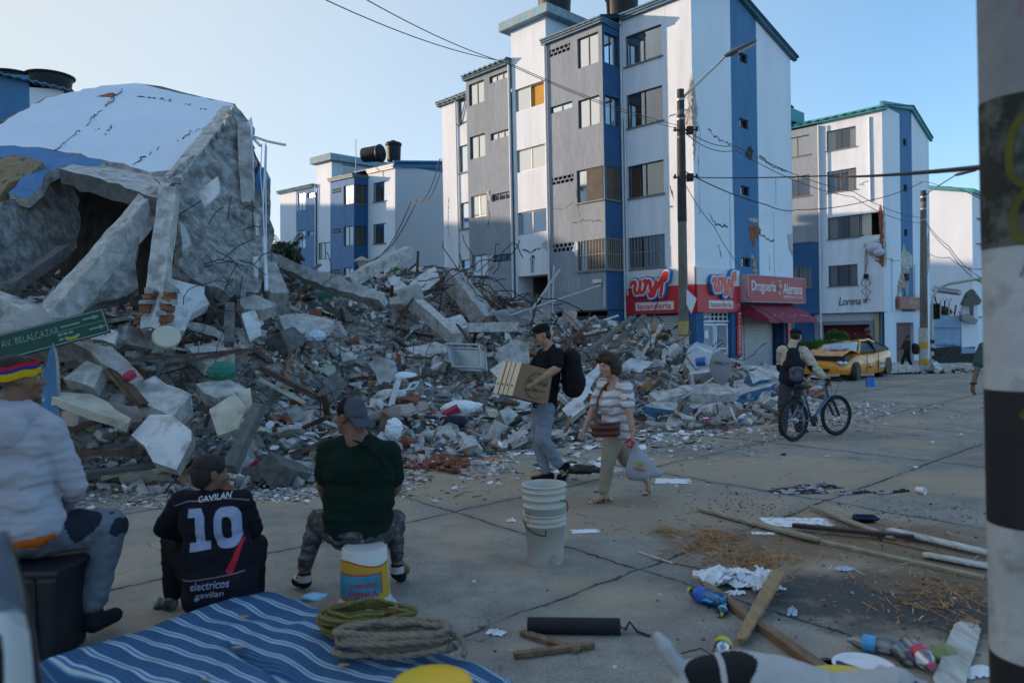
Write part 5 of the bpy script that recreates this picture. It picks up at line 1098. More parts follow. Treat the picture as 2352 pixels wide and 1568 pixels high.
def blob(name, prims, vox, m, parent, smooth=3, folds=0, fs=12, fstretch=(1, 1, 2.2), cut=None, mats=None, pick=None):
 mb = MB()
 for p in prims:
  if p[0] == 'c': cap_prim(mb, *p[1:5], **(p[5] if len(p) > 5 else {}))
  else:
   M = Euler(p[3]).to_matrix() if len(p) > 3 else None; mb.ell(p[1], p[2], 16, 10, M=M)
 o = mb.build(name, m, None, merge=True)
 r = o.modifiers.new('r', 'REMESH'); r.mode = 'VOXEL'; r.voxel_size = vox; r.use_smooth_shade = True
 s = o.modifiers.new('s', 'SMOOTH'); s.factor = .5; s.iterations = smooth
 me = evalmesh(o); old = o.data; o.modifiers.clear(); o.data = me; bpy.data.meshes.remove(old)
 if folds:
  ns = [v.normal.copy() for v in me.vertices]; f3 = Vector(fstretch)
  for v, n in zip(me.vertices, ns):
   q = Vector((v.co.x*fs*f3.x, v.co.y*fs*f3.y, v.co.z*fs*f3.z)); k = noise.noise(q); k = (1-abs(k)*2.2)
   v.co += n*folds*(k*.6+noise.noise(q*2.1)*.5)
 if cut:
  bm = bmesh.new(); bm.from_mesh(me); bmesh.ops.delete(bm, geom=[v for v in bm.verts if cut(v.co)], context='VERTS'); bm.to_mesh(me); bm.free()
 me.materials.clear()
 for x in (mats or [m]): me.materials.append(x)
 if pick:
  for f in me.polygons: f.material_index = pick(f.center)
 for f in me.polygons: f.use_smooth = True
 me.update(); o.data = me; o.parent = parent; return o
def hand(side_dir, wrist, d, palm_n, sc=1.0, curl=.5, spread=1.0):
 """palm, four unequal bent fingers and a thumb from its side; d = direction of the hand, palm_n = palm normal"""
 w_ = Vector(wrist); d = Vector(d).normalized(); pn = Vector(palm_n); pn = (pn-d*pn.dot(d)).normalized(); s = d.cross(pn).normalized()*side_dir; P = []
 c0 = w_; c1 = w_+d*.085*sc
 for k in (-1, -.33, .33, 1): P.append(('c', c0+s*k*.016*sc, .016*sc, c1+s*k*.030*sc, .0125*sc))
 for k, L_ in ((-1, .062), (-.33, .076), (.33, .082), (1, .072)):
  b = c1+s*k*.030*sc*spread; dd = (d+s*k*.08).normalized(); a1 = curl*.55; a2 = curl*1.25
  e1 = b+(dd*math.cos(a1)+pn*math.sin(a1))*L_*.5*sc; e2 = e1+(dd*math.cos(a2)+pn*math.sin(a2))*L_*.5*sc
  P += [('c', b, .0098*sc, e1, .009*sc), ('c', e1, .009*sc, e2, .0075*sc)]
 t0 = w_+s*.022*sc+d*.02*sc; t1 = t0+(s*.75+d*.7+pn*.25).normalized()*.042*sc; t2 = t1+(s*.15+d*.9+pn*.5).normalized()*.032*sc
 P += [('c', t0, .015*sc, t1, .0115*sc), ('c', t1, .011*sc, t2, .009*sc)]; return P
def head_prims(c, f, up=(0, 0, 1), sc=1.0, jaw=1.0):
 """skull, face, nose, brow, lips, chin, ears; c = middle of the head, f = where the face looks"""
 c = Vector(c); f = Vector(f).normalized(); up = Vector(up); up = (up-f*up.dot(f)).normalized(); s = f.cross(up).normalized()
 Mx = Matrix((s, f, up)).transposed(); eu = Mx.to_euler(); W = lambda x, y, z: c+(s*x+f*y+up*z)*sc
 E = lambda p, r: ('e', p, tuple(q*sc for q in r), eu)
 P = [E(W(0, -.015, .03), (.076, .096, .09)), E(W(0, .02, -.02), (.066, .080, .088)), E(W(0, .045, -.075), (.044*jaw, .048, .040)), E(W(0, .082, -.098), (.020, .016, .016)),
         E(W(0, .078, .022), (.052, .022, .018)), E(W(-.034, .072, -.022), (.026, .024, .022)), E(W(.034, .072, -.022), (.026, .024, .022)),
         ('c', W(0, .094, .008), .009*sc, W(0, .118, -.030), .013*sc), E(W(-.013, .104, -.034), (.010, .012, .009)), E(W(.013, .104, -.034), (.010, .012, .009)),
         E(W(0, .094, -.058), (.024, .012, .0075)), E(W(0, .092, -.071), (.021, .012, .008))]
 for k in (-1, 1): P += [E(W(k*.078, -.008, -.005), (.010, .022, .034)), E(W(k*.082, -.016, .010), (.009, .018, .020))]
 return P, W, (s, f, up), eu
def face_bits(par, W, ax, sc=1.0, brow=None, lips=None):
 s, f, up = ax
 for k in (-1, 1):
  e = MB().ell(W(k*.031, .080, .003), (.0125*sc, .0125*sc, .0125*sc), 12, 8).build('eye', mat('eye_white', (.42, .40, .38), .3), par)
  MB().ell(W(k*.031, .0895, .002), (.0055*sc, .0055*sc, .0055*sc), 10, 6).build('pupil', BLACK, e)
  MB().tube([W(k*.014, .092, .020), W(k*.032, .094, .027), W(k*.052, .080, .020)], [.003*sc, .0045*sc, .002*sc], 6).build('eyebrow', brow or BLACK, par)
  MB().tube([W(k*.017, .088, .008), W(k*.031, .093, .011), W(k*.046, .083, .005)], [.0025*sc]*3, 6).build('eyelid', SKINM[0], par)
 MB().tube([W(-.022, .098, -.063), W(-.01, .106, -.062), W(0, .1075, -.064), W(.01, .106, -.062), W(.022, .098, -.063)], [.001, .0038, .0042, .0038, .001], 6).build('lips', lips or mat('lips', (.26, .10, .08), .6), par)
SKINM = [mat('skin_tan', (.36, .20, .13), .55, .12, 14, .08, 60, spec=.35), mat('skin_brown', (.17, .085, .05), .5, .12, 14, .08, 60, spec=.4), mat('skin_warm', (.42, .23, .16), .55, .12, 14, .08, 60)]
HAIR = mat('hair_dark', (.018, .012, .010), .6, .4, 60, .5, 180, stretch=(1, 1, .3)); HAIRB = mat('hair_brown', (.045, .022, .013), .5, .5, 60, .6, 160, stretch=(1, 1, .3))
def cloth(name, col, var=.12, **k): return mat(name, col, .95, var, k.pop('scale', 6), k.pop('bump', .35), k.pop('bscale', 70), spec=.12, **k)
class Fig:
 """figure placed by measured joints: J(u, v, dy) gives a point relative to the figure's base"""
 def __init__(s, label, foot, Y=None, z=0.0, name='person'):
  s.base = gnd(foot[0], foot[1], z); s.Y = Y or s.base.y; s.root = thing(name, label, 'person', s.base)
 def __call__(s, u, v, dy=0.0): return at(u, v, s.Y+dy)-s.base
# ---------- woman walking
def woman():
 g = Fig('woman with short dark hair in a striped blouse walking with a brown bag', (1400, 1158), 7.85); J = g; r = g.root; sk = SKINM[2]
 hd = J(1397, 841); f = Vector((-.80, -.58, -.08)); hp, W, ax, eu = head_prims(hd, f, sc=1.0)
 nk = J(1409, 876, .04); ls = J(1438, 888, -.10); rs = J(1385, 888, .16); le = J(1444, 943, -.2); lw = J(1453, 992, -.24); re = J(1360, 944, .18); rw = J(1344, 980, .12)
 pel = J(1417, 985, .05); kF = J(1398, 1055, -.05); aF = J(1387, 1138, -.03); kR = J(1436, 1052, .15); aR = J(1486, 1104, .28)
 body = hp+[('c', hd+Vector((.02, .02, -.06)), .052, nk, .058), ('c', nk, .06, (ls+rs)/2+Vector((0, 0, -.05)), .10), ('c', ls, .048, le, .042), ('c', le, .040, lw, .026), ('c', rs, .048, re, .042), ('c', re, .038, rw, .026),
  ('c', nk, .06, pel, .12), ('c', pel, .11, kF, .065), ('c', kF, .055, aF, .036), ('c', pel, .11, kR, .065), ('c', kR, .05, aR, .034), ('c', aF, .034, aF+Vector((-.10, -.02, -.045)), .024), ('c', aR, .034, aR+Vector((.015, 0, -.10)), .025)]
 body += hand(1, lw, (.05, -.02, -1), (-.9, .2, 0), .95, 1.6)+hand(-1, rw, (-.35, -.1, -1), (.8, .2, 0), .95, .7)
 blob('body', body, .0075, sk, r, 2); face_bits(r, W, ax, brow=HAIRB)
 W2 = lambda x, y, z: W(x, y, z); E = lambda p, q: ('e', p, q, eu)
 blob('hair', [E(W2(0, -.03, .055), (.098, .105, .085)), E(W2(0, -.075, .0), (.098, .075, .10)), E(W2(.075, -.045, -.02), (.042, .07, .085)), E(W2(-.075, -.03, -.01), (.035, .06, .08)), E(W2(0, -.08, -.07), (.08, .05, .05)), E(W2(.055, .055, .075), (.05, .04, .035)), E(W2(-.045, .05, .075), (.045, .038, .03)), E(W2(.03, .0, .12), (.07, .07, .04))], .008, HAIRB, r, 1, folds=.016, fs=26, fstretch=(1, 1, .6))
 m = bpy.data.materials.new('striped_blouse'); m.use_nodes = True; nt = m.node_tree; N = nt.nodes; L = nt.links; tc = N.new('ShaderNodeTexCoord'); sx = N.new('ShaderNodeSeparateXYZ'); L.new(tc.outputs['Object'], sx.inputs[0])
 nn = N.new('ShaderNodeTexNoise'); nn.inputs['Scale'].default_value = 5; L.new(tc.outputs['Object'], nn.inputs[0])
 a = N.new('ShaderNodeMath'); a.operation = 'MULTIPLY_ADD'; a.inputs[1].default_value = .10; L.new(nn.outputs[0], a.inputs[0]); L.new(sx.outputs[2], a.inputs[2])
 b = N.new('ShaderNodeMath'); b.operation = 'MULTIPLY'; b.inputs[1].default_value = 2*PI/.088; L.new(a.outputs[0], b.inputs[0]); c = N.new('ShaderNodeMath'); c.operation = 'SINE'; L.new(b.outputs[0], c.inputs[0])
 cr = N.new('ShaderNodeValToRGB'); e = cr.color_ramp.elements; e[0].position = .38; e[0].color = (.58, .54, .55, 1); e[1].position = .52; e[1].color = (.27, .24, .28, 1); L.new(c.outputs[0], cr.inputs[0]); L.new(cr.outputs[0], N['Principled BSDF'].inputs['Base Color']); N['Principled BSDF'].inputs['Roughness'].default_value = .9
 ch = (ls+rs)/2+Vector((-.0, .0, -.13)); wa = pel+Vector((.0, -.01, .12))
 blob('blouse', [('c', ls+Vector((0, 0, .0)), .062, rs, .062), ('e', ch, (.165, .15, .16)), ('e', ch+Vector((-.06, -.05, -.05)), (.11, .11, .10)), ('c', ch, .15, wa, .155), ('c', wa, .155, pel+Vector((.02, 0, .0)), .165), ('c', ls, .066, ls.lerp(le, .72), .068), ('c', rs, .066, rs.lerp(re, .65), .066), ('c', nk+Vector((0, .01, -.03)), .066, ch, .11)], .011, m, r, 2, folds=.013, fs=7, fstretch=(1, 1, 2),
         cut=lambda q: (q-(nk+Vector((-.07, -.08, -.02)))).length < .075)
 MB().tube([ls.lerp(le, .5)+Vector((-.0, -.07, .0)), ls.lerp(le, .5)+Vector((0, -.072, -.0001))], .016, 10).build('sleeve_button', mat('navy', (.02, .03, .08)), r)
 pm = cloth('beige_trousers', (.30, .255, .20), .08)
 blob('trousers', [('e', pel+Vector((0, 0, -.02)), (.155, .13, .13)), ('c', pel+Vector((-.03, -.03, -.05)), .115, kF, .078), ('c', kF, .076, aF+Vector((0, 0, .06)), .056), ('c', pel+Vector((.03, .04, -.05)), .11, kR, .078), ('c', kR, .074, kR.lerp(aR, .72), .058), ('c', wa, .13, pel, .14)], .011, pm, r, 2, folds=.008, fs=9, fstretch=(1, 1, .8))
 fl = mat('floral_shoe', (.50, .44, .36), .8, .3, 20, col2=(.10, .07, .06), thr=.52, s2=30)
 t = J(1352, 1157); h_ = J(1399, 1153)
 blob('shoe', [('c', h_+Vector((0, 0, .03)), .036, t+Vector((.03, 0, .028)), .034), ('e', t+Vector((.045, 0, .024)), (.06, .042, .028)), ('e', h_+Vector((-.01, 0, .035)), (.045, .035, .04))], .007, fl, r, 2, cut=lambda q: (q-(aF+Vector((-.03, 0, -.04)))).length < .048)
 t = J(1484, 1137, .3); h_ = J(1500, 1098, .34)
 blob('shoe', [('c', h_, .033, t, .036), ('e', t+Vector((-.012, 0, .0)), (.042, .04, .035)), ('e', h_+Vector((-.005, 0, -.01)), (.03, .035, .05))], .007, fl, r, 2)
 # watch
 wd = (lw-le).normalized(); MB().tube([lw-wd*.03+Vector((.034*math.cos(a), .034*math.sin(a), 0)) for a in [2*PI*i/16 for i in range(16)]], .006, 6, closed=True).build('wristwatch', mat('gold', (.6, .35, .2), .3, metal=.8), r)
 # bag and strap (carried: separate thing)
 bg_ = thing('shoulder_bag', 'brown leather shoulder bag with zip hanging at the striped blouse', 'bag', g.base)
 bm_ = mat('brown_leather', (.085, .022, .012), .5, .2, 6, .1); c = J(1391, 985, -.22)
 blob('bag_body', [('c', c+Vector((-.09, 0, .02)), .065, c+Vector((.09, 0, .02)), .065, dict(flat=.7)), ('c', c+Vector((-.10, 0, -.045)), .055, c+Vector((.10, 0, -.045)), .055, dict(flat=.7))], .01, bm_, bg_, 2)
 MB().tube([c+Vector((-.12, -.03, .05)), c+Vector((0, -.06, .06)), c+Vector((.12, -.03, .05))], .006, 6).build('zip', BLACK, bg_)
 MB().tube([c+Vector((-.11, 0, .07)), J(1370, 950, -.12), J(1373, 920, -.06), J(1383, 893, -.02), J(1396, 880, -.02), J(1412, 877, .1), J(1440, 930, .22), J(1440, 975, .1), c+Vector((.13, .03, .06))], .013, 8, flat=.35).build('strap', bm_, bg_)
 # plastic carrier bag in her hand
 pb = thing('plastic_bag', 'grey knotted plastic carrier bag with yellow printing held by the woman', 'bag', g.base)
 q = lw+Vector((.01, 0, -.10)); P = [(0, .028), (.05, .03), (.10, .055), (.18, .095), (.26, .125), (.33, .14), (.37, .12), (.385, .03)]
 mb = MB(); n = 28; vs = []
 for i, (d_, rr) in enumerate(P):
  for j in range(n):
   th = 2*PI*j/n; k = 1+.10*math.sin(5*th+i)+.05*math.sin(9*th+2*i); sk_ = .25*d_
   vs.append(q+Vector((rr*1.15*k*math.cos(th)+sk_+(.06 if i > 4 and math.cos(th) > .6 else 0), rr*.5*k*math.sin(th), -d_*(1+.05*math.cos(th)*-1))))
 mb.add(vs, [(i*n+j, i*n+(j+1) % n, (i+1)*n+(j+1) % n, (i+1)*n+j) for i in range(len(P)-1) for j in range(n)]+[tuple(range((len(P)-1)*n, len(P)*n))], 0, True)
 mb.build('bag_body', mat('grey_plastic', (.30, .30, .35), .4, .1, 5, .2, 12), pb)
 M = Matrix.Translation(q+Vector((.05, -.085, -.22))) @ Matrix.Rotation(R(12), 4, 'Y') @ Matrix.Rotation(R(82), 4, 'X')
 text('printing', 'RAMON', M, mat('print_yellow', (.45, .33, .03), .6), pb, fit=(.15, .06), extrude=.002, offset=.006, shear=.3)
 mb = MB(); mb.box((-.07, -.052, 0), (.07, -.044, .003), M=M); mb.box((-.06, -.062, 0), (.05, -.057, .003), M=M); mb.build('printing_line', mat('print_red', (.4, .03, .04)), pb)
 mb = MB(); mb.tube([q+Vector((-.09, 0, -.01)), q+Vector((-.05, -.02, .03)), q+Vector((-.0, -.04, -.0)), q+Vector((-.04, -.04, -.05)), q+Vector((-.07, -.02, -.04))], .012, 7); mb.build('red_ribbon', mat('ribbon_red', (.5, .02, .03)), pb)
woman()
# ---------- man with the box
def boxman():
 g = Fig('man in black shirt and black cap carrying a cardboard box', (1262, 1104), 9.0); J = g; r = g.root; sk = SKINM[0]
 hd = J(1244, 771); f = Vector((-.93, -.30, -.28)); hp, W, ax, eu = head_prims(hd, f, up=(-.2, 0, 1))
 nk = J(1262, 797, .02); ls = J(1281, 814, -.16); rs = J(1248, 815, .20); le = J(1279, 846, -.28); lw = J(1210, 889, -.40); re = J(1222, 850, .20); rw = J(1165, 893, .05)
 pel = J(1249, 930, .02); kF = J(1234, 1003, .10); aF = J(1252, 1082, .08); kR = J(1246, 1008, -.10); aR = J(1287, 1072, -.02)
 body = hp+[('c', hd+Vector((.03, .0, -.05)), .060, nk, .066), ('c', nk, .07, (ls+rs)/2, .10), ('c', ls, .06, le, .052), ('c', le, .052, le.lerp(lw, .35), .048), ('c', le.lerp(lw, .35), .048, lw, .031), ('c', rs, .06, re, .05), ('c', re, .046, rw, .03), ('c', nk, .07, pel, .13), ('c', pel, .12, kF, .07), ('c', kF, .06, aF, .04), ('c', pel, .12, kR, .07), ('c', kR, .06, aR, .04), ('c', aF, .04, aF+Vector((-.1, 0, -.05)), .03), ('c', aR, .04, aR+Vector((.03, 0, -.08)), .03)]
 body += hand(1, lw, (-.9, -.1, -.25), (.2, .9, .2), 1.1, .8)+hand(-1, rw, (-.85, -.3, -.3), (.1, -.9, .5), 1.1, .8)
 blob('body', body, .008, sk, r, 2); face_bits(r, W, ax)
 E = lambda p, q: ('e', p, q, eu)
 blob('beard', [E(W(0, .072, -.100), (.026, .026, .017)), E(W(0, .099, -.045), (.022, .010, .006))], .006, HAIR, r, 1, folds=.004, fs=60)
 blob('hair', [E(W(0, -.035, .03), (.082, .09, .075)), E(W(0, -.06, -.02), (.075, .055, .06))], .008, HAIR, r, 1, folds=.003, fs=60)
 cp = blob('cap', [E(W(0, -.015, .085), (.092, .108, .062)), E(W(0, -.02, .055), (.093, .11, .035))], .008, cloth('cap_black', (.012, .013, .016)), r, 2)
 mb = MB(); n = 14; vs = []
 for i in range(n+1):
  a = -1.25+2.5*i/n; vs += [W(.09*math.sin(a), .055+.05*math.cos(a), .058), W(.085*math.sin(a), .085+.135*math.cos(a), .040-.012*abs(math.sin(a)))]
 mb.add(vs+[v+Vector((0, 0, .007)) for v in vs], [(2*i, 2*i+1, 2*i+3, 2*i+2) for i in range(n)]+[(2*i+30, 2*i+32, 2*i+33, 2*i+31) for i in range(n)]+[(2*i+1, 2*i+31, 2*i+33, 2*i+3) for i in range(n)], 0, True); mb.build('brim', cloth('brim_grey', (.045, .05, .05)), cp)
 ch = (ls+rs)/2+Vector((-.02, -.02, -.12)); bl = cloth('shirt_black', (.013, .013, .015), .3)
 blob('t_shirt', [('c', ls, .075, rs, .075), ('e', ch, (.165, .17, .18)), ('c', ch, .155, pel+Vector((.01, 0, .10)), .155), ('c', pel+Vector((.01, 0, .12)), .15, pel+Vector((.01, 0, .0)), .155), ('c', ls, .08, ls.lerp(le, .8), .072), ('c', rs, .078, rs.lerp(re, .7), .075), ('c', nk+Vector((.01, 0, -.02)), .072, ch, .12)], .012, bl, r, 2, folds=.013, fs=8)
 jn = mat('pale_jeans', (.23, .27, .34), .92, .22, 3, .3, 90, col2=(.16, .20, .28), thr=.55, s2=2.5, sharp=.12)
 blob('jeans', [('e', pel+Vector((0, 0, -.03)), (.155, .15, .13)), ('c', pel+Vector((-.02, .06, -.05)), .12, kF, .09), ('c', kF, .085, aF+Vector((0, 0, .02)), .062), ('c', pel+Vector((.02, -.07, -.05)), .12, kR, .09), ('c', kR, .085, kR.lerp(aR, .86), .062)], .012, jn, r, 2, folds=.014, fs=9, fstretch=(1, 1, 1.2))
 sm = cloth('sneaker_black', (.015, .015, .018)); so_ = mat('sole_grey', (.20, .21, .22), .7)
 t = J(1236, 1103, .05); h_ = J(1266, 1100, .1); blob('shoe', [('c', h_+Vector((0, 0, .04)), .045, t+Vector((0, 0, .02)), .038), ('e', t+Vector((-.02, 0, .015)), (.07, .045, .04)), ('c', aF+Vector((0, 0, -.02)), .045, h_+Vector((0, 0, .03)), .045)], .009, sm, r, 2)
 t = J(1290, 1101, .0); h_ = J(1302, 1069, .02); sh = blob('shoe', [('c', h_, .045, t, .045), ('e', t+Vector((-.01, -.01, .02)), (.055, .045, .06)), ('c', aR, .045, h_.lerp(t, .3), .05)], .009, sm, r, 2)
 MB().tube([h_+Vector((.045, 0, .0)), (h_+t)/2+Vector((.052, 0, -.01)), t+Vector((.038, 0, -.04)), t+Vector((.0, 0, -.05))], .018, 8, flat=.8).build('sole', so_, sh)
 for k in range(3): p = h_.lerp(t, .3+.15*k)+Vector((.0, -.05, 0)); MB().tube([p+Vector((-.03, 0, -.015)), p+Vector((.035, .01, .01))], .005, 5).build('shoe_stripe', SWHITE, sh)
 # backpack
 b = thing('backpack', 'large black backpack on the back of the man with the box', 'backpack', g.base); bk = cloth('backpack_black', (.014, .014, .016), .3)
 c = J(1312, 855, -.03)
 blob('pack_body', [('c', c+Vector((0, -.06, .17)), .11, c+Vector((.02, -.06, -.17)), .13), ('c', c+Vector((0, .08, .17)), .11, c+Vector((.02, .08, -.17)), .13), ('e', c+Vector((.07, 0, -.12)), (.10, .14, .14))], .015, bk, b, 2, folds=.014, fs=8)
 MB().tube([c+Vector((-.03, -.14, .20)), ls+Vector((-.03, -.05, .07)), ls+Vector((-.09, -.02, -.02)), ls+Vector((-.06, -.09, -.20)), c+Vector((-.08, -.12, -.18))], .02, 8, flat=.4).build('strap', bk, b)
 MB().tube([J(1283, 925, -.1), J(1273, 958, -.14)], .007, 6).build('strap_end', bk, b)
 # box
 bx = thing('cardboard_box', 'brown cardboard fruit box with pale slatted end held by the man in the cap', 'box', g.base)
 A = [J(1200, 833, -.42), J(1270, 851, -.42+.12), J(1258, 930, -.36), J(1178, 909, -.46)]; bk_ = (A[3]-A[0]); ln = (J(1154, 829, -.1)-J(1200, 833, -.42)); Bv = [p+ln for p in A]
 kr = mat('kraft', (.24, .15, .095), .85, .08, 3, .05); kl = mat('kraft_pale', (.66, .54, .38), .7, .1, 4)  # slats' own pale tone, raised to carry the sunlight on them
 mb = MB(); mb.add(A+Bv, [(0, 1, 2, 3), (7, 6, 5, 4), (0, 4, 5, 1), (1, 5, 6, 2), (2, 6, 7, 3), (3, 7, 4, 0)]); mb.build('carton', kr, bx)
 mb = MB(); nrm = ln.cross(bk_).normalized(); nrm = nrm if nrm.x < 0 else -nrm
 for (a, b2) in ((.02, .25), (.30, .47), (.52, .68), (.76, .98)):
  q = [A[0]+ln*a, A[0]+ln*b2, A[3]+ln*b2, A[3]+ln*a]; mb.prism([p+nrm*.002 for p in q], nrm*.006)
 mb.build('pale_slats', kl, bx)
 for a in (.15, .38, .62, .86): p = A[3].lerp(A[0], .3)+ln*a+nrm*.010; MB().tube([p, p+nrm*.002], .013, 10).build('vent_hole', BLACK, bx)
 ex = (A[1]-A[0]).normalized(); ey = -(A[3]-A[0]).normalized(); n2 = ex.cross(ey); ey = n2.cross(ex); M = Matrix((ex, ey, n2)).transposed().to_4x4(); M.translation = A[0].lerp(A[2], .55)+n2*.004
 ink = mat('box_ink', (.05, .03, .02)); text('printing', 'natural\nCocoa', M, ink, bx, size=.085, extrude=.001, shear=.3)
 MB().tube([M @ Vector((.13*math.cos(a), .15*math.sin(a), 0)) for a in [.6+5.2*i/30 for i in range(31)]], .004, 5).build('printing_ring', ink, bx)
boxman()
# ---------- man wheeling the bicycle
def cyclist():
 g = Fig('man in dark cap and beige jacket wheeling a bicycle, seen from behind', (1805, 998), 12.4); J = g; r = g.root
 hd = J(1829, 773); f = Vector((.75, .62, -.1)); hp, W, ax, eu = head_prims(hd, f)
 nk = J(1823, 791); ls = J(1797, 806, .1); rs = J(1846, 808, -.1); re = J(1868, 842, -.2); rw = J(1892, 866, -.25); le = J(1795, 845, .3); lw = J(1835, 865, .5)
 pel = J(1815, 880); kL = J(1800, 935, -.05); aL = J(1798, 986, -.05); kR = J(1828, 936, .15); aR = J(1836, 986, .2)
 body = hp+[('c', hd, .06, nk, .065), ('c', nk, .07, pel, .12), ('c', ls, .055, le, .045), ('c', le, .045, lw, .03), ('c', rs, .055, re, .048), ('c', re, .044, rw, .03), ('c', pel, .11, kL, .07), ('c', kL, .06, aL, .04), ('c', pel, .11, kR, .07), ('c', kR, .06, aR, .04)]+hand(1, rw, (.7, .1, -.2), (0, 0, -1), 1.1, 1.3)+hand(-1, lw, (.7, .1, -.2), (0, 0, -1), 1.1, 1.3)
 blob('body', body, .012, SKINM[0], r, 2); E = lambda p, q: ('e', p, q, eu)
 blob('hair', [E(W(0, -.03, .02), (.084, .092, .08))], .01, HAIR, r, 1); cp = blob('cap', [E(W(0, -.015, .075), (.095, .11, .062))], .01, cloth('cap_navy', (.015, .018, .028)), r, 1)
 MB().prism([W(-.07, .07, .055), W(0, .17, .04), W(.07, .07, .055)], (0, 0, .008)).build('brim', MATS['cap_navy'], cp)
 bj = cloth('jacket_beige', (.50, .44, .35), .08); nv = cloth('jacket_navy', (.02, .028, .055)); zc = J(1800, 838).z
 blob('jacket', [('c', ls, .09, rs, .09), ('c', (ls+rs)/2+Vector((0, 0, -.08)), .18, pel+Vector((0, 0, .08)), .18), ('c', ls, .092, le, .075), ('c', le, .072, le.lerp(lw, .85), .055), ('c', rs, .092, re, .078), ('c', re, .074, re.lerp(rw, .9), .055), ('c', nk+Vector((0, 0, -.03)), .09, nk+Vector((0, 0, .02)), .078)], .014, bj, r, 2, folds=.018, fs=7, mats=[bj, nv], pick=lambda c: 1 if c.z < zc and c.x < J(1852, 850).x else 0)
 blob('trousers', [('e', pel, (.16, .14, .14)), ('c', pel+Vector((-.06, 0, -.05)), .12, kL, .092), ('c', kL, .088, aL, .07), ('c', pel+Vector((.05, 0, -.05)), .12, kR, .092), ('c', kR, .088, aR, .07)], .014, cloth('trousers_slate', (.055, .06, .075)), r, 2, folds=.014, fs=8)
 for a, d in ((aL, (.06, .12, -.06)), (aR, (.16, .1, -.05))): blob('shoe', [('c', a+Vector((-.02, -.03, -.06)), .045, a+Vector(d), .042)], .012, BLACK, r, 1)
 b = thing('backpack', 'black and grey backpack worn by the man wheeling the bicycle', 'backpack', g.base); c = J(1823, 840, -.2)
 blob('pack_body', [('c', c+Vector((0, .02, .20)), .10, c+Vector((0, 0, -.2)), .15), ('c', c+Vector((-.06, 0, 0)), .12, c+Vector((.06, 0, 0)), .12)], .015, cloth('pack_dark', (.018, .02, .03)), b, 2, folds=.01, fs=8)
 blob('front_pocket', [('c', c+Vector((-.04, -.1, -.08)), .08, c+Vector((.05, -.1, -.08)), .08), ('e', c+Vector((0, -.12, -.17)), (.12, .07, .09))], .012, cloth('pack_grey', (.10, .11, .14)), b, 2)
 MB().tube([c+Vector((-.06, -.165, -.18)), c+Vector((-.08, -.18, -.09)), c+Vector((0, -.19, -.02)), c+Vector((.09, -.18, -.09)), c+Vector((.07, -.165, -.18))], .007, 6).build('pocket_zip', BLACK, b)
 for k in (-1, 1): MB().tube([c+Vector((k*.05, .0, .26)), c+Vector((k*.13, .08, .38)), c+Vector((k*.17, .2, .33))], .022, 8, flat=.5).build('strap', MATS['pack_dark'], b)
cyclist()
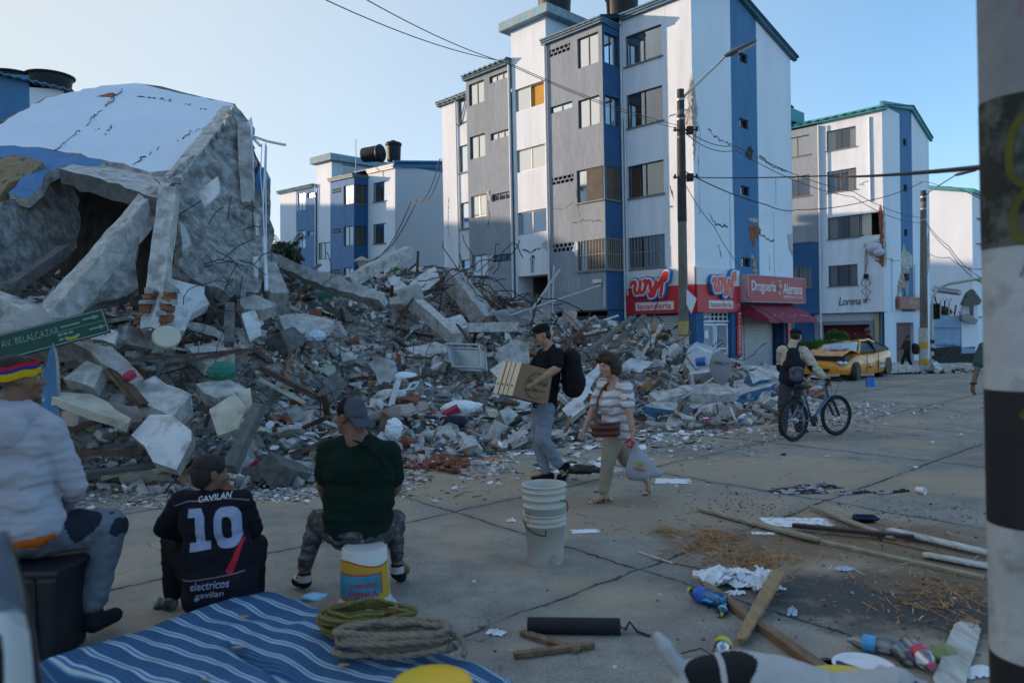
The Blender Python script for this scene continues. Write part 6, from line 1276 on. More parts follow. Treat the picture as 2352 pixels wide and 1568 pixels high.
# ---------- man in green shirt sitting on the paint bucket
def greenman():
 g = Fig('heavy man in dark green shirt with backwards cap sitting on a paint bucket', (840, 1345), 5.2); J = g; r = g.root; sk = SKINM[1]
 hd = J(803, 957); f = Vector((-.86, .5, -.05)); hp, W, ax, eu = head_prims(hd, f, sc=1.06, jaw=1.25)
 nk = J(818, 1003); ls = J(757, 1036, .0); rs = J(893, 1040, .0); le = J(745, 1112, .05); lw = J(757, 1165, .25); re = J(905, 1115, .1); rw = J(880, 1160, .35)
 pel = J(826, 1215, .02); kL = J(733, 1195, .25); aL = J(700, 1312, .12); kR = J(906, 1195, .3); aR = J(912, 1292, .2)
 body = hp+[('c', hd+Vector((.02, 0, -.06)), .075, nk, .085), ('c', nk, .09, pel, .16), ('c', ls, .075, le, .06), ('c', le, .058, lw, .038), ('c', rs, .075, re, .06), ('c', re, .058, rw, .038), ('c', pel, .15, kL, .08), ('c', kL, .07, aL, .042), ('c', pel, .15, kR, .08), ('c', kR, .07, aR, .042), ('c', aL, .042, aL+Vector((-.06, .06, -.09)), .035), ('c', aR, .042, aR+Vector((.05, .08, -.08)), .035)]+hand(1, lw, (.2, .8, -.3), (0, 0, -1), 1.1, .8)+hand(-1, rw, (-.2, .8, -.3), (0, 0, -1), 1.1, .8)
 blob('body', body, .008, sk, r, 2); E = lambda p, q: ('e', p, q, eu)
 face_bits(r, W, ax, 1.06)
 cb, cg = cloth('cap_black', (.012, .013, .016)), cloth('cap_charcoal', (.075, .08, .10))
 cp = blob('cap', [E(W(0, -.02, .05), (.094, .112, .09)), E(W(0, -.05, .02), (.09, .09, .06))], .008, cb, r, 2, mats=[cb, cg], pick=lambda c: 1 if (c-hd).dot(ax[1]) < -.035 else 0)
 mb = MB(); n = 12; vs = []
 for i in range(n+1):
  a = -1.15+2.3*i/n; vs += [W(.088*math.sin(a), -.06-.045*math.cos(a), -.005), W(.095*math.sin(a), -.085-.105*math.cos(a), -.065+.0*math.cos(a))]
 mb.add(vs+[v+Vector((0, 0, .008)) for v in vs], [(2*i, 2*i+1, 2*i+3, 2*i+2) for i in range(n)]+[(2*i+26, 2*i+28, 2*i+29, 2*i+27) for i in range(n)]+[(2*i+1, 2*i+27, 2*i+29, 2*i+3) for i in range(n)], 0, True); mb.build('brim', cg, cp)
 gs = cloth('shirt_green', (.007, .019, .014), .25)
 ch = J(824, 1075); wa = J(822, 1165)
 blob('t_shirt', [('c', ls, .082, rs, .082), ('e', J(795, 1075), (.165, .15, .2)), ('e', J(855, 1077), (.165, .15, .2)), ('e', J(796, 1140), (.165, .155, .18)), ('e', J(852, 1140), (.165, .155, .18)), ('c', J(793, 1180), .155, J(852, 1180), .155), ('c', J(798, 1205), .155, J(850, 1205), .155), ('c', ls, .085, ls.lerp(le, .75), .078), ('c', rs, .085, rs.lerp(re, .75), .078), ('c', nk+Vector((0, 0, -.01)), .075, ch, .15), ('c', nk+Vector((0, 0, -.03)), .07, ls, .075), ('c', nk+Vector((0, 0, -.03)), .07, rs, .075)], .011, gs, r, 2, folds=.014, fs=5, fstretch=(1, 1, 2.4))
 MB().tube([nk+Vector((.0, -.075, -.01)), J(845, 1024, -.12), J(876, 1056, -.115), J(893, 1088, -.08)], .022, 8, flat=.2).build('sling_strap', cloth('strap_black', (.01, .01, .012)), r)
 cm = mat('camouflage', (.045, .04, .045), .92, .3, 6, .2, 90, col2=(.14, .125, .135), thr=.55, s2=11, sharp=.03, stretch=(1, 1, 2.2))
 blob('trousers', [('e', pel+Vector((0, 0, -.01)), (.25, .18, .13)), ('c', pel+Vector((-.1, 0, -.02)), .125, kL, .085), ('c', kL, .08, aL+Vector((0, 0, .05)), .05), ('c', pel+Vector((.1, 0, -.02)), .125, kR, .082), ('c', kR, .078, aR+Vector((0, 0, .05)), .048)], .012, cm, r, 2, folds=.012, fs=8)
 wsh, bsh = mat('shoe_white', (.42, .40, .38), .7), cloth('sneaker_black', (.015, .015, .018))
 for a, t in ((aL, J(683, 1345, .2)), (aR, J(922, 1335, .32))):
  s_ = blob('shoe', [('c', a+Vector((0, 0, -.075)), .048, t+Vector((0, 0, .04)), .042), ('c', a+Vector((0, 0, -.03)), .05, a+Vector((0, 0, -.07)), .052)], .008, bsh, r, 2, mats=[bsh, wsh], pick=lambda c, z=a.z-.065: 1 if c.z > z and c.z < z+.045 else 0)
greenman()
# ---------- boy in the number ten jersey
def boy():
 g = Fig('boy in a black number ten football jersey sitting on the striped mattress', (500, 1405), 4.75, .2); J = g; r = g.root; sk = SKINM[1]
 hd = J(484, 1087); f = Vector((.72, .68, -.15)); hp, W, ax, eu = head_prims(hd, f, sc=1.0)
 nk = J(485, 1128, .02); ls = J(418, 1150, .02); rs = J(555, 1150, .02); le = J(378, 1212, .12); lw = J(430, 1232, .38); re = J(580, 1215, .15); rw = J(540, 1235, .4)
 pel = J(503, 1365); kL = J(400, 1240, .42); aL = J(398, 1370, .30); kR = J(585, 1250, .4); aR = J(585, 1370, .3)
 body = hp+[('c', hd+Vector((0, 0, -.06)), .055, nk, .062), ('c', nk, .065, pel, .12), ('c', ls, .05, le, .04), ('c', le, .04, lw, .028), ('c', rs, .05, re, .04), ('c', re, .04, rw, .028), ('c', pel, .11, kL, .06), ('c', kL, .055, aL, .036), ('c', pel, .11, kR, .06), ('c', kR, .055, aR, .036)]+hand(1, lw, (.6, .5, 0), (0, 0, -1), .9, .8)+hand(-1, rw, (-.6, .5, 0), (0, 0, -1), .9, .8)
 blob('body', body, .008, sk, r, 2); E = lambda p, q: ('e', p, q, eu); face_bits(r, W, ax)
 blob('hair', [E(W(0, -.02, .045), (.087, .104, .085)), E(W(0, -.05, .0), (.082, .075, .085)), E(W(0, -.06, -.05), (.06, .05, .045))], .006, HAIR, r, 1, folds=.003, fs=80)
 jm = cloth('jersey_black', (.012, .012, .019), .25); ch = J(488, 1210, .02)
 js = blob('jersey', [('c', ls, .07, rs, .07), ('e', J(465, 1195), (.15, .115, .17)), ('e', J(515, 1195), (.15, .115, .17)), ('e', J(470, 1270), (.15, .12, .18)), ('e', J(530, 1270), (.15, .12, .18)), ('c', J(475, 1330), .14, J(540, 1330), .14), ('c', J(465, 1370), .13, J(545, 1370), .13), ('c', ls, .075, le, .066), ('c', le, .062, le.lerp(lw, .7), .05), ('c', rs, .075, re, .066), ('c', re, .062, re.lerp(rw, .7), .05), ('c', nk, .068, ch, .13)], .01, jm, r, 3, folds=.008, fs=7)
 blob('trousers', [('e', pel+Vector((0, .06, -.03)), (.20, .13, .10)), ('c', pel+Vector((-.1, .05, 0)), .11, kL, .085), ('c', kL, .085, aL+Vector((0, 0, .03)), .062), ('c', pel+Vector((.1, .05, 0)), .11, kR, .085), ('c', kR, .085, aR+Vector((0, 0, .03)), .062)], .012, cloth('trousers_black', (.014, .014, .018), .3), r, 2, folds=.01, fs=8)
 sh = blob('shoe', [('c', J(393, 1385, .26), .048, J(362, 1392, .42), .04), ('e', J(375, 1388, .34), (.06, .08, .04))], .008, mat('trainer', (.20, .20, .19), .7, .3, 14, col2=(.03, .03, .035), thr=.5, s2=16), r, 2)
 MB().ell(J(367, 1375, .24), (.014, .01, .02)).build('shoe_tag', mat('neon_green', (.06, .5, .15)), sh)
 # printing, laid on the back of the jersey
 me = js.data; from mathutils.bvhtree import BVHTree
 bv = BVHTree.FromPolygons([v.co for v in me.vertices], [tuple(p.vertices) for p in me.polygons])
 def onback(o_, lift=.004):
  for v in o_.data.vertices:
   hit = bv.ray_cast(Vector((v.co.x, -1.0, v.co.z)), Vector((0, 1, 0)))
   if hit[0] is not None: v.co.y = hit[0].y-lift
  o_.data.update(); return o_
 def print_(name, txt, u, v, w_, h_, m, **k):
  c = J(u, v); M = Matrix.Translation((c.x, 0, c.z)) @ Matrix.Rotation(R(-6), 4, 'Y') @ Matrix.Rotation(R(90), 4, 'X')
  o_ = text(name, txt, M, m, r, fit=(w_, h_), extrude=0, **k); bm = bmesh.new(); bm.from_mesh(o_.data)
  for _ in range(4):
   es = [e for e in bm.edges if e.calc_length() > .012]
   if not es: break
   bmesh.ops.subdivide_edges(bm, edges=es, cuts=1); bmesh.ops.triangulate(bm, faces=[f for f in bm.faces if len(f.verts) > 3])
  bm.to_mesh(o_.data); bm.free(); return onback(o_)
 pw = mat('print_lilac', (.25, .29, .42), .7, .12, 12)
 def patch(name, rows, m):   # rows of (left point, right point) in picture measures
  mb = MB(); V = []; k = 8
  for (a, b) in rows:
   for i_ in range(k+1): V.append(J(*a).lerp(J(*b), i_/k))
  mb.add(V, [(q*(k+1)+i_, q*(k+1)+i_+1, (q+1)*(k+1)+i_+1, (q+1)*(k+1)+i_) for q in range(len(rows)-1) for i_ in range(k)], 0, True); return onback(mb.build(name, m, r))
 def lerp_rows(A, B, n): return [((A[0][0]+(B[0][0]-A[0][0])*i/n, A[0][1]+(B[0][1]-A[0][1])*i/n), (A[1][0]+(B[1][0]-A[1][0])*i/n, A[1][1]+(B[1][1]-A[1][1])*i/n)) for i in range(n+1)]
 patch('shirt_number', lerp_rows(((448, 1160), (476, 1158)), ((449, 1179), (484, 1176)), 4), pw)
 patch('shirt_number', lerp_rows(((465, 1177.6), (484, 1176)), ((467, 1235), (488, 1232)), 12), pw)
 patch('shirt_number', lerp_rows(((452, 1236), (498, 1230)), ((453, 1256), (499, 1249)), 4), pw)
 mb = MB(); V = []; n = 48
 for i_ in range(n):
  a = 2*PI*i_/n; se = lambda c_, p_: math.copysign(abs(c_)**p_, c_)
  for (rx, ry) in ((28, 45), (22, 38), (15, 31), (10, 25)): V.append(J(535+rx*se(math.cos(a), .6)+3*math.sin(a), 1201+ry*se(math.sin(a), .7)-2*math.cos(a)))
 mb.add(V, [(i_*4+k, ((i_+1) % n)*4+k, ((i_+1) % n)*4+k+1, i_*4+k+1) for i_ in range(n) for k in range(3)], 0, True); onback(mb.build('shirt_number', pw, r))
 print_('name_printing', 'GAVILAN', 500, 1137, .20, .035, SWHITE, offset=.01); print_('sponsor_printing', 'electricos', 501, 1326, .25, .05, pw, shear=.25, offset=.008); print_('sponsor_printing', 'gavilan', 499, 1350, .19, .05, pw, shear=.25, offset=.008)
 def ribbon(name, P, w_, m):
  Q = [J(*p) for p in P]; mb = MB(); k = 24; vs = []
  for i in range(k+1):
   t = i/k*(len(Q)-1); a = min(int(t), len(Q)-2); p = Q[a].lerp(Q[a+1], t-a); ww = w_ if not isinstance(w_, tuple) else w_[0]+(w_[1]-w_[0])*i/k; d = (Q[a+1]-Q[a]).normalized(); nn = Vector((-d.z, 0, d.x))
   vs += [p+nn*ww/2, p-nn*ww/2]
  mb.add(vs, [(2*i, 2*i+1, 2*i+3, 2*i+2) for i in range(k)]); onback(mb.build(name, m, r))
 ribbon('red_stripe', [(566, 1228), (555, 1270), (540, 1302)], (.02, .045), mat('stripe_red', (.42, .01, .03))); pl = mat('piping', (.20, .17, .17))
 ribbon('piping', [(408, 1157), (440, 1146), (500, 1143)], .006, pl); ribbon('piping', [(515, 1140), (560, 1141), (575, 1146)], .006, pl); ribbon('piping', [(430, 1322), (500, 1312), (572, 1300)], .005, pl)
boy()
# ---------- hooded man on the bin
def hoodman():
 g = Fig('man in grey hooded sweatshirt with a tricolour headband sitting on a black bin', (170, 1455), 4.35); J = g; r = g.root; sk = SKINM[1]
 hd = J(42, 868); f = Vector((.78, .62, -.05)); hp, W, ax, eu = head_prims(hd, f, sc=1.12)
 nk = J(35, 935); ls = J(-45, 990, .05); rs = J(112, 985, .0); le = J(-75, 1110, .1); lw = J(-20, 1170, .4); re = J(168, 1110, .12); rw = J(150, 1170, .38)
 pel = J(45, 1225, .05); kL = J(60, 1210, .6); aL = J(60, 1400, .6); kR = J(250, 1208, .22); aR = J(213, 1395, .18)
 body = hp+[('c', hd+Vector((0, 0, -.06)), .07, nk, .08), ('c', nk, .08, pel, .14), ('c', ls, .06, le, .05), ('c', le, .05, lw, .034), ('c', rs, .06, re, .05), ('c', re, .05, rw, .034), ('c', pel, .13, kL, .08), ('c', kL, .07, aL, .04), ('c', pel, .13, kR, .08), ('c', kR, .07, aR, .04)]+hand(1, lw, (.6, .5, 0), (0, 0, -1), 1.05, .8)+hand(-1, rw, (.5, .6, -.2), (0, 0, -1), 1.05, .8)
 blob('body', body, .008, sk, r, 2); E = lambda p, q: ('e', p, q, eu); face_bits(r, W, ax, 1.12)
 blob('hair', [E(W(0, -.02, .05), (.088, .105, .08))], .007, HAIR, r, 1, folds=.003, fs=80)
 by, brd, bl2 = cloth('band_yellow', (.55, .38, .01)), cloth('band_red', (.42, .02, .04)), cloth('band_blue', (.03, .03, .20))
 mb = MB(); n = 40; vs = []
 for i in range(n):
  a = 2*PI*i/n
  for (k, rr, zz) in ((0, 1.0, -.004), (1, 1.035, .018), (2, 1.03, .034), (3, .99, .052), (4, .93, .072)):
   vs.append(W(.096*rr*math.sin(a), -.02+.118*rr*math.cos(a), zz+.028*math.cos(a)+.004*math.sin(6*a)))
 for k in range(4):
  for i in range(n): j = (i+1) % n; mb.add([vs[i*5+k], vs[j*5+k], vs[j*5+k+1], vs[i*5+k+1]], [(0, 1, 2, 3)], (0, 0, 1, 2)[k], True)
 mb.build('headband', [by, bl2, brd], r, merge=True)
 hm = cloth('sweatshirt_grey', (.36, .35, .40), .08, bump=.15)
 blob('sweatshirt', [('c', ls, .085, rs, .082), ('e', J(0, 1010), (.17, .14, .18)), ('e', J(60, 1015), (.17, .14, .18)), ('c', J(10, 1080), .155, J(62, 1085), .15), ('c', J(8, 1150), .155, J(68, 1150), .155), ('c', J(0, 1205), .16, J(80, 1198), .16), ('c', ls, .085, le, .075), ('c', le, .07, le.lerp(lw, .9), .055), ('c', rs, .083, re, .072), ('c', re, .075, re.lerp(rw, .92), .055), ('c', nk, .08, J(35, 1000), .15), ('c', nk, .08, rs, .08)], .011, hm, r, 2, folds=.016, fs=6, fstretch=(1, 1, 2.6))
 blob('hood', [('c', J(-20, 952, -.05), .085, J(62, 948, -.05), .07), ('e', J(5, 985, -.10), (.15, .08, .14)), ('e', J(-25, 1010, -.10), (.11, .07, .14))], .012, hm, r, 2, folds=.012, fs=5)
 MB().tube([J(-60, 1228, -.06), J(30, 1240, -.09), J(95, 1236, -.07), J(125, 1222, -.03)], [.06, .065, .055, .03], 12, flat=.9).build('orange_shirt_hem', cloth('orange_cloth', (.45, .10, .015), .2, bump=.6, bscale=25), r)
 pm = mat('work_jeans', (.115, .13, .165), .92, .25, 3, .3, 90, col2=(.05, .055, .07), thr=.6, s2=3.5, sharp=.06); dk = cloth('pocket_dark', (.02, .023, .035))
 blob('jeans', [('e', pel+Vector((0, 0, -.0)), (.24, .2, .14)), ('c', pel+Vector((.1, 0, .0)), .14, kR, .105), ('c', kR, .105, aR+Vector((0, 0, .04)), .075), ('c', pel+Vector((-.03, .1, 0)), .14, kL, .105), ('c', kL, .105, aL, .075)], .012, pm, r, 2, folds=.014, fs=7, fstretch=(1, 1, 1.6), mats=[pm, dk], pick=lambda c: 1 if ((c-J(192, 1195, .1)).length+.05*noise.noise(c*9) < .10 or (c-J(268, 1200, .2)).length+.07*noise.noise(c*11) < .07) else 0)
 blob('boot', [('c', aR+Vector((0, 0, -.02)), .06, aR+Vector((0, 0, -.09)), .062), ('c', aR+Vector((0, 0, -.10)), .055, aR+Vector((.04, .17, -.11)), .048)], .009, cloth('boot_black', (.02, .02, .025)), r, 2)
 b = thing('waste_bin', 'black plastic bin used as a seat by the man in the grey hoodie', 'bin', gnd(95, 1500)); z = .56
 mb = MB(); P = [(-.26, -.19), (.20, -.19), (.20, .19), (-.26, .19)]
 for i, (k, zz) in enumerate(((.93, 0), (1, z-.06))): pass
 lo = [Vector((x*.9, y*.9, 0)) for x, y in P]; hi = [Vector((x, y, z-.05)) for x, y in P]
 mb.add(lo+hi, [(3, 2, 1, 0), (0, 1, 5, 4), (1, 2, 6, 5), (2, 3, 7, 6), (3, 0, 4, 7), (4, 5, 6, 7)]); mb.build('bin_body', mat('bin_plastic', (.012, .012, .018), .45, .3, 4), b, bevel=.03)
 mb = MB(); mb.box((-.29, -.215, z-.052), (.235, .215, z-.01)); mb.build('bin_rim', MATS['bin_plastic'], b, bevel=.015)
 mb = MB(); mb.box((.08, -.195, .03), (.10, -.18, z-.06)); mb.build('bin_rib', MATS['bin_plastic'], b)
hoodman()
# ---------- far figures
def farman(label, foot, Y, zf, h, face, shirt, trous, helmet=False, stride=.2, pack=False, gz=0):
 base = at(foot[0], foot[1], Y); r = thing('person', label, 'person', base); k = h/1.72; V = lambda x, y, z: Vector((x, y, z))*k; sx = face
 a1, a2 = V(-sx*stride, 0, .08), V(sx*stride, .05, .08); k1, k2 = V(-sx*stride*.3, 0, .5), V(sx*stride*.8, 0, .48); pel = V(0, 0, .92); ch = V(0, 0, 1.30); hd = V(sx*.03, 0, 1.62)
 hp, W, ax, eu = head_prims(hd, (sx, -.2, 0)); sh1, sh2 = V(0, -.18, 1.40), V(0, .18, 1.40); e1, e2 = V(sx*.12, -.22, 1.12), V(sx*.1, .22, 1.12); w1, w2 = V(sx*.32, -.12, 1.08), V(sx*.32, .12, 1.05)
 blob('body', hp+[('c', hd, .05, ch, .06), ('c', ch, .1, pel, .1), ('c', sh1, .045, e1, .04), ('c', e1, .04, w1, .03), ('c', sh2, .045, e2, .04), ('c', e2, .04, w2, .03), ('c', pel, .09, k1, .06), ('c', k1, .05, a1, .04), ('c', pel, .09, k2, .06), ('c', k2, .05, a2, .04)]+hand(1, w1, (sx, 0, 0), (0, 1, 0))+hand(-1, w2, (sx, 0, 0), (0, -1, 0)), .016, SKINM[1], r, 1)
 blob('jacket', [('c', sh1, .08, sh2, .08), ('c', ch, .15, pel+V(0, 0, .05), .15), ('c', sh1, .075, e1, .065), ('c', e1, .06, e1.lerp(w1, .8), .05), ('c', sh2, .075, e2, .065), ('c', e2, .06, e2.lerp(w2, .8), .05)], .02, shirt, r, 1, folds=.012, fs=8)
 blob('trousers', [('e', pel, (.14, .14, .12)), ('c', pel, .11, k1, .085), ('c', k1, .08, a1, .065), ('c', pel, .11, k2, .085), ('c', k2, .08, a2, .065)], .02, trous, r, 1)
 for a in (a1, a2): blob('boot', [('c', a+V(0, 0, -.02), .05, a+V(sx*.14, 0, -.04), .045)], .016, BLACK, r, 1)
 if helmet: blob('helmet', [('e', hd+V(0, 0, .04), (.13, .13, .11))], .014, mat('helmet_rust', (.12, .045, .035), .4), r, 1)
 else: blob('hair', [('e', hd+V(-sx*.02, 0, .04), (.095, .10, .09))], .014, HAIR, r, 1)
 if pack:
  b = thing('backpack', 'black backpack carried by the soldier walking on the far pavement', 'backpack', base); blob('pack_body', [('c', V(sx*.38, -.05, 1.2), .16, V(sx*.42, -.05, .95), .17)], .025, BLACK, b, 1, folds=.03, fs=8)
  MB().tube([V(sx*.25, -.2, 1.3), V(sx*.62, -.2, .98)], .02, 6).build('strap', BLACK, b)
 return r
OL = cloth('uniform_olive', (.035, .035, .025), .4)
farman('soldier in helmet standing behind the crushed yellow taxi and the hedge', (1993, 850), 31, 0, 1.72, 1, OL, OL, helmet=True, stride=.08)
farman('soldier in dark uniform walking past the brown shutter on the far pavement', (2084, 848), 37.2, 0, 1.68, -1, OL, cloth('uniform_dark', (.02, .02, .018)), pack=False, stride=.28)
b_ = at(2084, 848, 37.2); b = thing('backpack', 'black backpack carried by the soldier walking on the far pavement', 'backpack', b_)
blob('pack_body', [('c', Vector((.34, -.1, 1.15)), .15, Vector((.38, -.1, .9)), .16)], .025, BLACK, b, 1, folds=.03, fs=8); MB().tube([Vector((.2, -.2, 1.3)), Vector((.58, -.2, .92))], .02, 6).build('strap', BLACK, b)
def armman():
 g = Fig('person in teal shirt and watch half hidden by the striped foreground pole', (2298, 1030), 10.4); J = g; r = g.root
 sh = J(2262, 800); e = J(2247, 838, -.05); w_ = J(2236, 880, -.08); hd = J(2300, 762); hp, W, ax, eu = head_prims(hd, (.2, 1, 0)); pel = J(2295, 915)
 sh2 = J(2330, 800); blob('body', hp+[('c', hd, .06, J(2296, 790), .06), ('c', J(2296, 800), .12, pel, .13), ('c', sh, .055, e, .045), ('c', e, .042, w_, .03), ('c', sh2, .055, J(2345, 850), .045), ('c', J(2345, 850), .04, J(2345, 895), .03), ('c', pel, .12, J(2284, 975), .07), ('c', J(2284, 975), .06, J(2284, 1030), .04), ('c', pel, .12, J(2310, 975), .07), ('c', J(2310, 975), .06, J(2310, 1030), .04)]+hand(-1, w_, (-.15, 0, -1), (1, 0, 0), 1.05, .7)+hand(1, J(2345, 895), (.1, 0, -1), (-1, 0, 0)), .01, SKINM[1], r, 2)
 blob('t_shirt', [('c', sh, .085, sh2, .085), ('c', J(2296, 815), .18, pel, .17), ('c', sh, .09, sh.lerp(e, .85), .08), ('c', sh2, .09, J(2343, 835), .08)], .014, cloth('shirt_teal', (.04, .09, .095)), r, 2, folds=.014, fs=8)
 blob('trousers', [('e', pel, (.17, .15, .13)), ('c', pel, .12, J(2284, 975), .085), ('c', J(2284, 975), .085, J(2284, 1022), .07), ('c', pel, .12, J(2310, 975), .085), ('c', J(2310, 975), .085, J(2310, 1022), .07)], .015, BLACK, r, 2)
 blob('hair', [('e', hd+Vector((0, -.02, .03)), (.095, .105, .1))], .012, HAIR, r, 1); blob('shoe', [('c', J(2284, 1030), .045, J(2284, 1030, .15), .04)], .012, BLACK, r, 1); blob('shoe', [('c', J(2310, 1030), .045, J(2310, 1030, .15), .04)], .012, BLACK, r, 1)
 MB().tube([w_+Vector((.036*math.cos(a), .036*math.sin(a), .0)) for a in [2*PI*i/14 for i in range(14)]], .012, 6, closed=True).build('wristwatch', BLACK, r)
armman()
# ---------- dog
def dog():
 Y = 2.95; base = gnd(1750, 1700); base = Vector((at(1700, 1540, Y).x, Y, 0)); r = thing('dog', 'white dog with black back patches and raised tail at the bottom edge', 'dog', base); J = lambda u, v, dy=0: at(u, v, Y+dy)-base
 a = J(1600, 1562); b = J(1690, 1555, -.02); c = J(1790, 1572, -.05); d = J(1880, 1615, -.1)
 P = [('c', a, .085, b, .105), ('c', b, .105, c, .11), ('c', c, .11, d, .13), ('e', a+Vector((.0, 0, -.04)), (.10, .09, .11)), ('e', d+Vector((.03, -.02, -.03)), (.13, .11, .14)),
         ('c', J(1568, 1540), .034, J(1540, 1510, -.02), .030), ('c', J(1540, 1510, -.02), .031, J(1525, 1482, -.03), .031), ('c', J(1525, 1482, -.03), .031, J(1512, 1462, -.03), .019), ('c', a+Vector((-.03, 0, .02)), .05, J(1568, 1540), .03)]
 hz = a.z
 for s in (-1, 1):
  h0 = a+Vector((0, s*.07, -.05)); kn = Vector((a.x+.07, s*.085, hz-.22)); hk = Vector((a.x-.09, s*.08, .16)); ft = Vector((a.x-.05, s*.08, .02)); P += [('c', h0, .07, kn, .045), ('c', kn, .038, hk, .022), ('c', hk, .02, ft, .018), ('c', ft, .02, ft+Vector((.05, 0, 0)), .018)]
  s0 = d+Vector((.05, s*.08, -.08)); el = Vector((d.x-.0, s*.085, .28)); wr = Vector((d.x+.03, s*.08, .13)); ft = Vector((d.x+.03, s*.08, .02)); P += [('c', s0, .06, el, .036), ('c', el, .028, wr, .02), ('c', wr, .02, ft, .018), ('c', ft, .02, ft+Vector((.05, 0, 0)), .018)]
 n0 = d+Vector((.10, -.02, .04)); hd = d+Vector((.27, -.06, .10)); P += [('c', n0, .085, hd, .06), ('e', hd, (.075, .06, .06)), ('c', hd+Vector((.05, 0, -.01)), .04, hd+Vector((.14, -.01, -.03)), .024), ('c', hd+Vector((-.03, .05, .03)), .02, hd+Vector((-.05, .075, -.03)), .015), ('c', hd+Vector((-.03, -.05, .03)), .02, hd+Vector((-.05, -.075, -.03)), .015)]
 fw, fb = mat('fur_white', (.52, .52, .53), .95, .08, 20, .5, 160), mat('fur_black', (.012, .012, .014), .9, .3, 20, .5, 160)
 p1 = J(1622, 1545, -.05); p2 = J(1690, 1540, -.06)
 def pk(q):
  d1 = (q-p1).length+noise.noise(q*14)*.02; d2 = (q-p2).length+noise.noise(q*14)*.02
  if q.z < a.z-.12: return 0
  return 1 if (d1 < .085 or d2 < .082) and not abs(q.x-(p1.x+p2.x)/2) < .012 else 0
 blob('dog_body', P, .007, fw, r, 2, folds=.003, fs=50, mats=[fw, fb], pick=pk)
 MB().ell(hd+Vector((.165, -.01, -.03)), (.012, .012, .01)).build('nose', BLACK, r)
 for s in (-1, 1): MB().ell(hd+Vector((.055, s*.038, .02)), (.008, .008, .008)).build('eye', BLACK, r)
dog()
# ---------------- street furniture
POLE = mat('pole_concrete', (.20, .19, .17), .9, .3, 3, .3, 20, col2=(.11, .10, .09), thr=.5, s2=3, sharp=.15, stretch=(1, 1, .5)); POLED = mat('pole_dark_band', (.035, .035, .038), .8, .4, 6, .2)
GALV = mat('galvanised', (.36, .38, .40), .45, .1, 4, metal=.5); LAMPG = mat('lamp_housing', (.10, .10, .105), .5, .1)
def lamp_pole(label, base, top, dk, arm, r0, r1, bands=None):
 t = thing('street_lamp', label, 'street lamp', base); b = Vector(base); tp = Vector(top)-b; d = tp.normalized()
 MB().tube([Vector((0, 0, -.5)), tp*dk, ], [r0, r0+(r1-r0)*dk], 16).build('pole', POLE, t)
 MB().tube([tp*dk, tp], [r0+(r1-r0)*dk+.003, r1], 16).build('pole_top', POLED, t)
 A = [Vector(a)-b for a in arm]; MB().tube([tp*.97+(A[0]-tp)*.3]+A, .035, 8).build('arm', GALV, t)
 e = A[-1]; dd = (A[-1]-A[-2]).normalized(); dd = (dd+Vector((0, 0, -.35))).normalized(); up = dd.cross(Vector((0, 1, 0))).normalized(); 
 M = Matrix((dd, dd.cross(up), up)).transposed().to_4x4(); M.translation = e
 mb = MB(); n = 10; P = [(-.05, .05, .04), (.05, .09, .07), (.2, .14, .09), (.5, .16, .07), (.85, .13, .05), (.95, .06, .03)]; vs = []
 for x, wy, wz in P:
  for j in range(n): a = 2*PI*j/n; vs.append(M @ Vector((x, wy*math.cos(a), wz*math.sin(a))))
 mb.add(vs, [(i*n+j, i*n+(j+1) % n, (i+1)*n+(j+1) % n, (i+1)*n+j) for i in range(len(P)-1) for j in range(n)]+[tuple(range(n)), tuple(range((len(P)-1)*n, len(P)*n))], 0, True); h = mb.build('lamp_head', LAMPG, t)
 s_ = -1 if (M @ Vector((.5, 0, .1))).z > (M @ Vector((.5, 0, -.1))).z else 1
 MB().box((.32, -.11, s_*.055), (.85, .11, s_*.085), M=M).build('lens', mat('lamp_lens', (.25, .24, .28), .2), h)
 for f in (.965, .9, .84): MB().tube([tp*f+Vector((0, 0, -.03)), tp*f+Vector((0, 0, .03))], r1+.02, 12).build('clamp', GALV, t)
 return t, tp
Yp = 22.5
t1, tp1 = lamp_pole('tall street lamp on a concrete pole before the laundry, its upper half dark', (*gnd(1571, 868)[:1], Yp, 0) if False else (at(1570, 784, Yp).x, Yp, 0), at(1563, 206, Yp), .93, [at(1575, 218, Yp), at(1668, 128, Yp-.2)], .165, .105)
for z0, z1, m in ((5.0, 8.2, POLED), (1.6, 2.0, mat('paste_yellow', (.45, .30, .05), .9, .3, 4, col2=(.3, .3, .28), thr=.5, s2=6)), (.9, 1.55, mat('torn_posters', (.40, .38, .36), .9, .3, 5, col2=(.30, .10, .05), thr=.62, s2=5, sharp=.02))):
 a = tp1*(z0/tp1.z); b = tp1*(z1/tp1.z); MB().tube([a, b], [.168-.05*z0/9, .168-.05*z1/9], 16, caps=False).build('pole_band', m, t1)
for v in (300, 408):
 o = at(1568, v, Yp)-t1.location; mb = MB(); mb.tube([o+Vector((-.3, -.05, 0)), o+Vector((.45, -.05, .0))], .025, 6); mb.box(tuple(o+Vector((.12, -.12, -.12))), tuple(o+Vector((.3, .05, .10)))); mb.build('cable_bracket', BLACK, t1)
 for k in (-.25, .2, .4): MB().tube([o+Vector((k, -.1, -.05)), o+Vector((k, -.1, .08))], .035, 8).build('insulator', BLACK, t1)
mb = MB(); c = at(1588, 690, Yp-.25)-t1.location; mb.prism([c+Vector(q) for q in ((-.12, .1, .35), (.16, 0, .05), (-.02, -.05, -.4), (-.14, .05, -.1))], (0, .01, 0)); mb.build('bent_sign_plate', PIPE, t1)
Y2 = 37
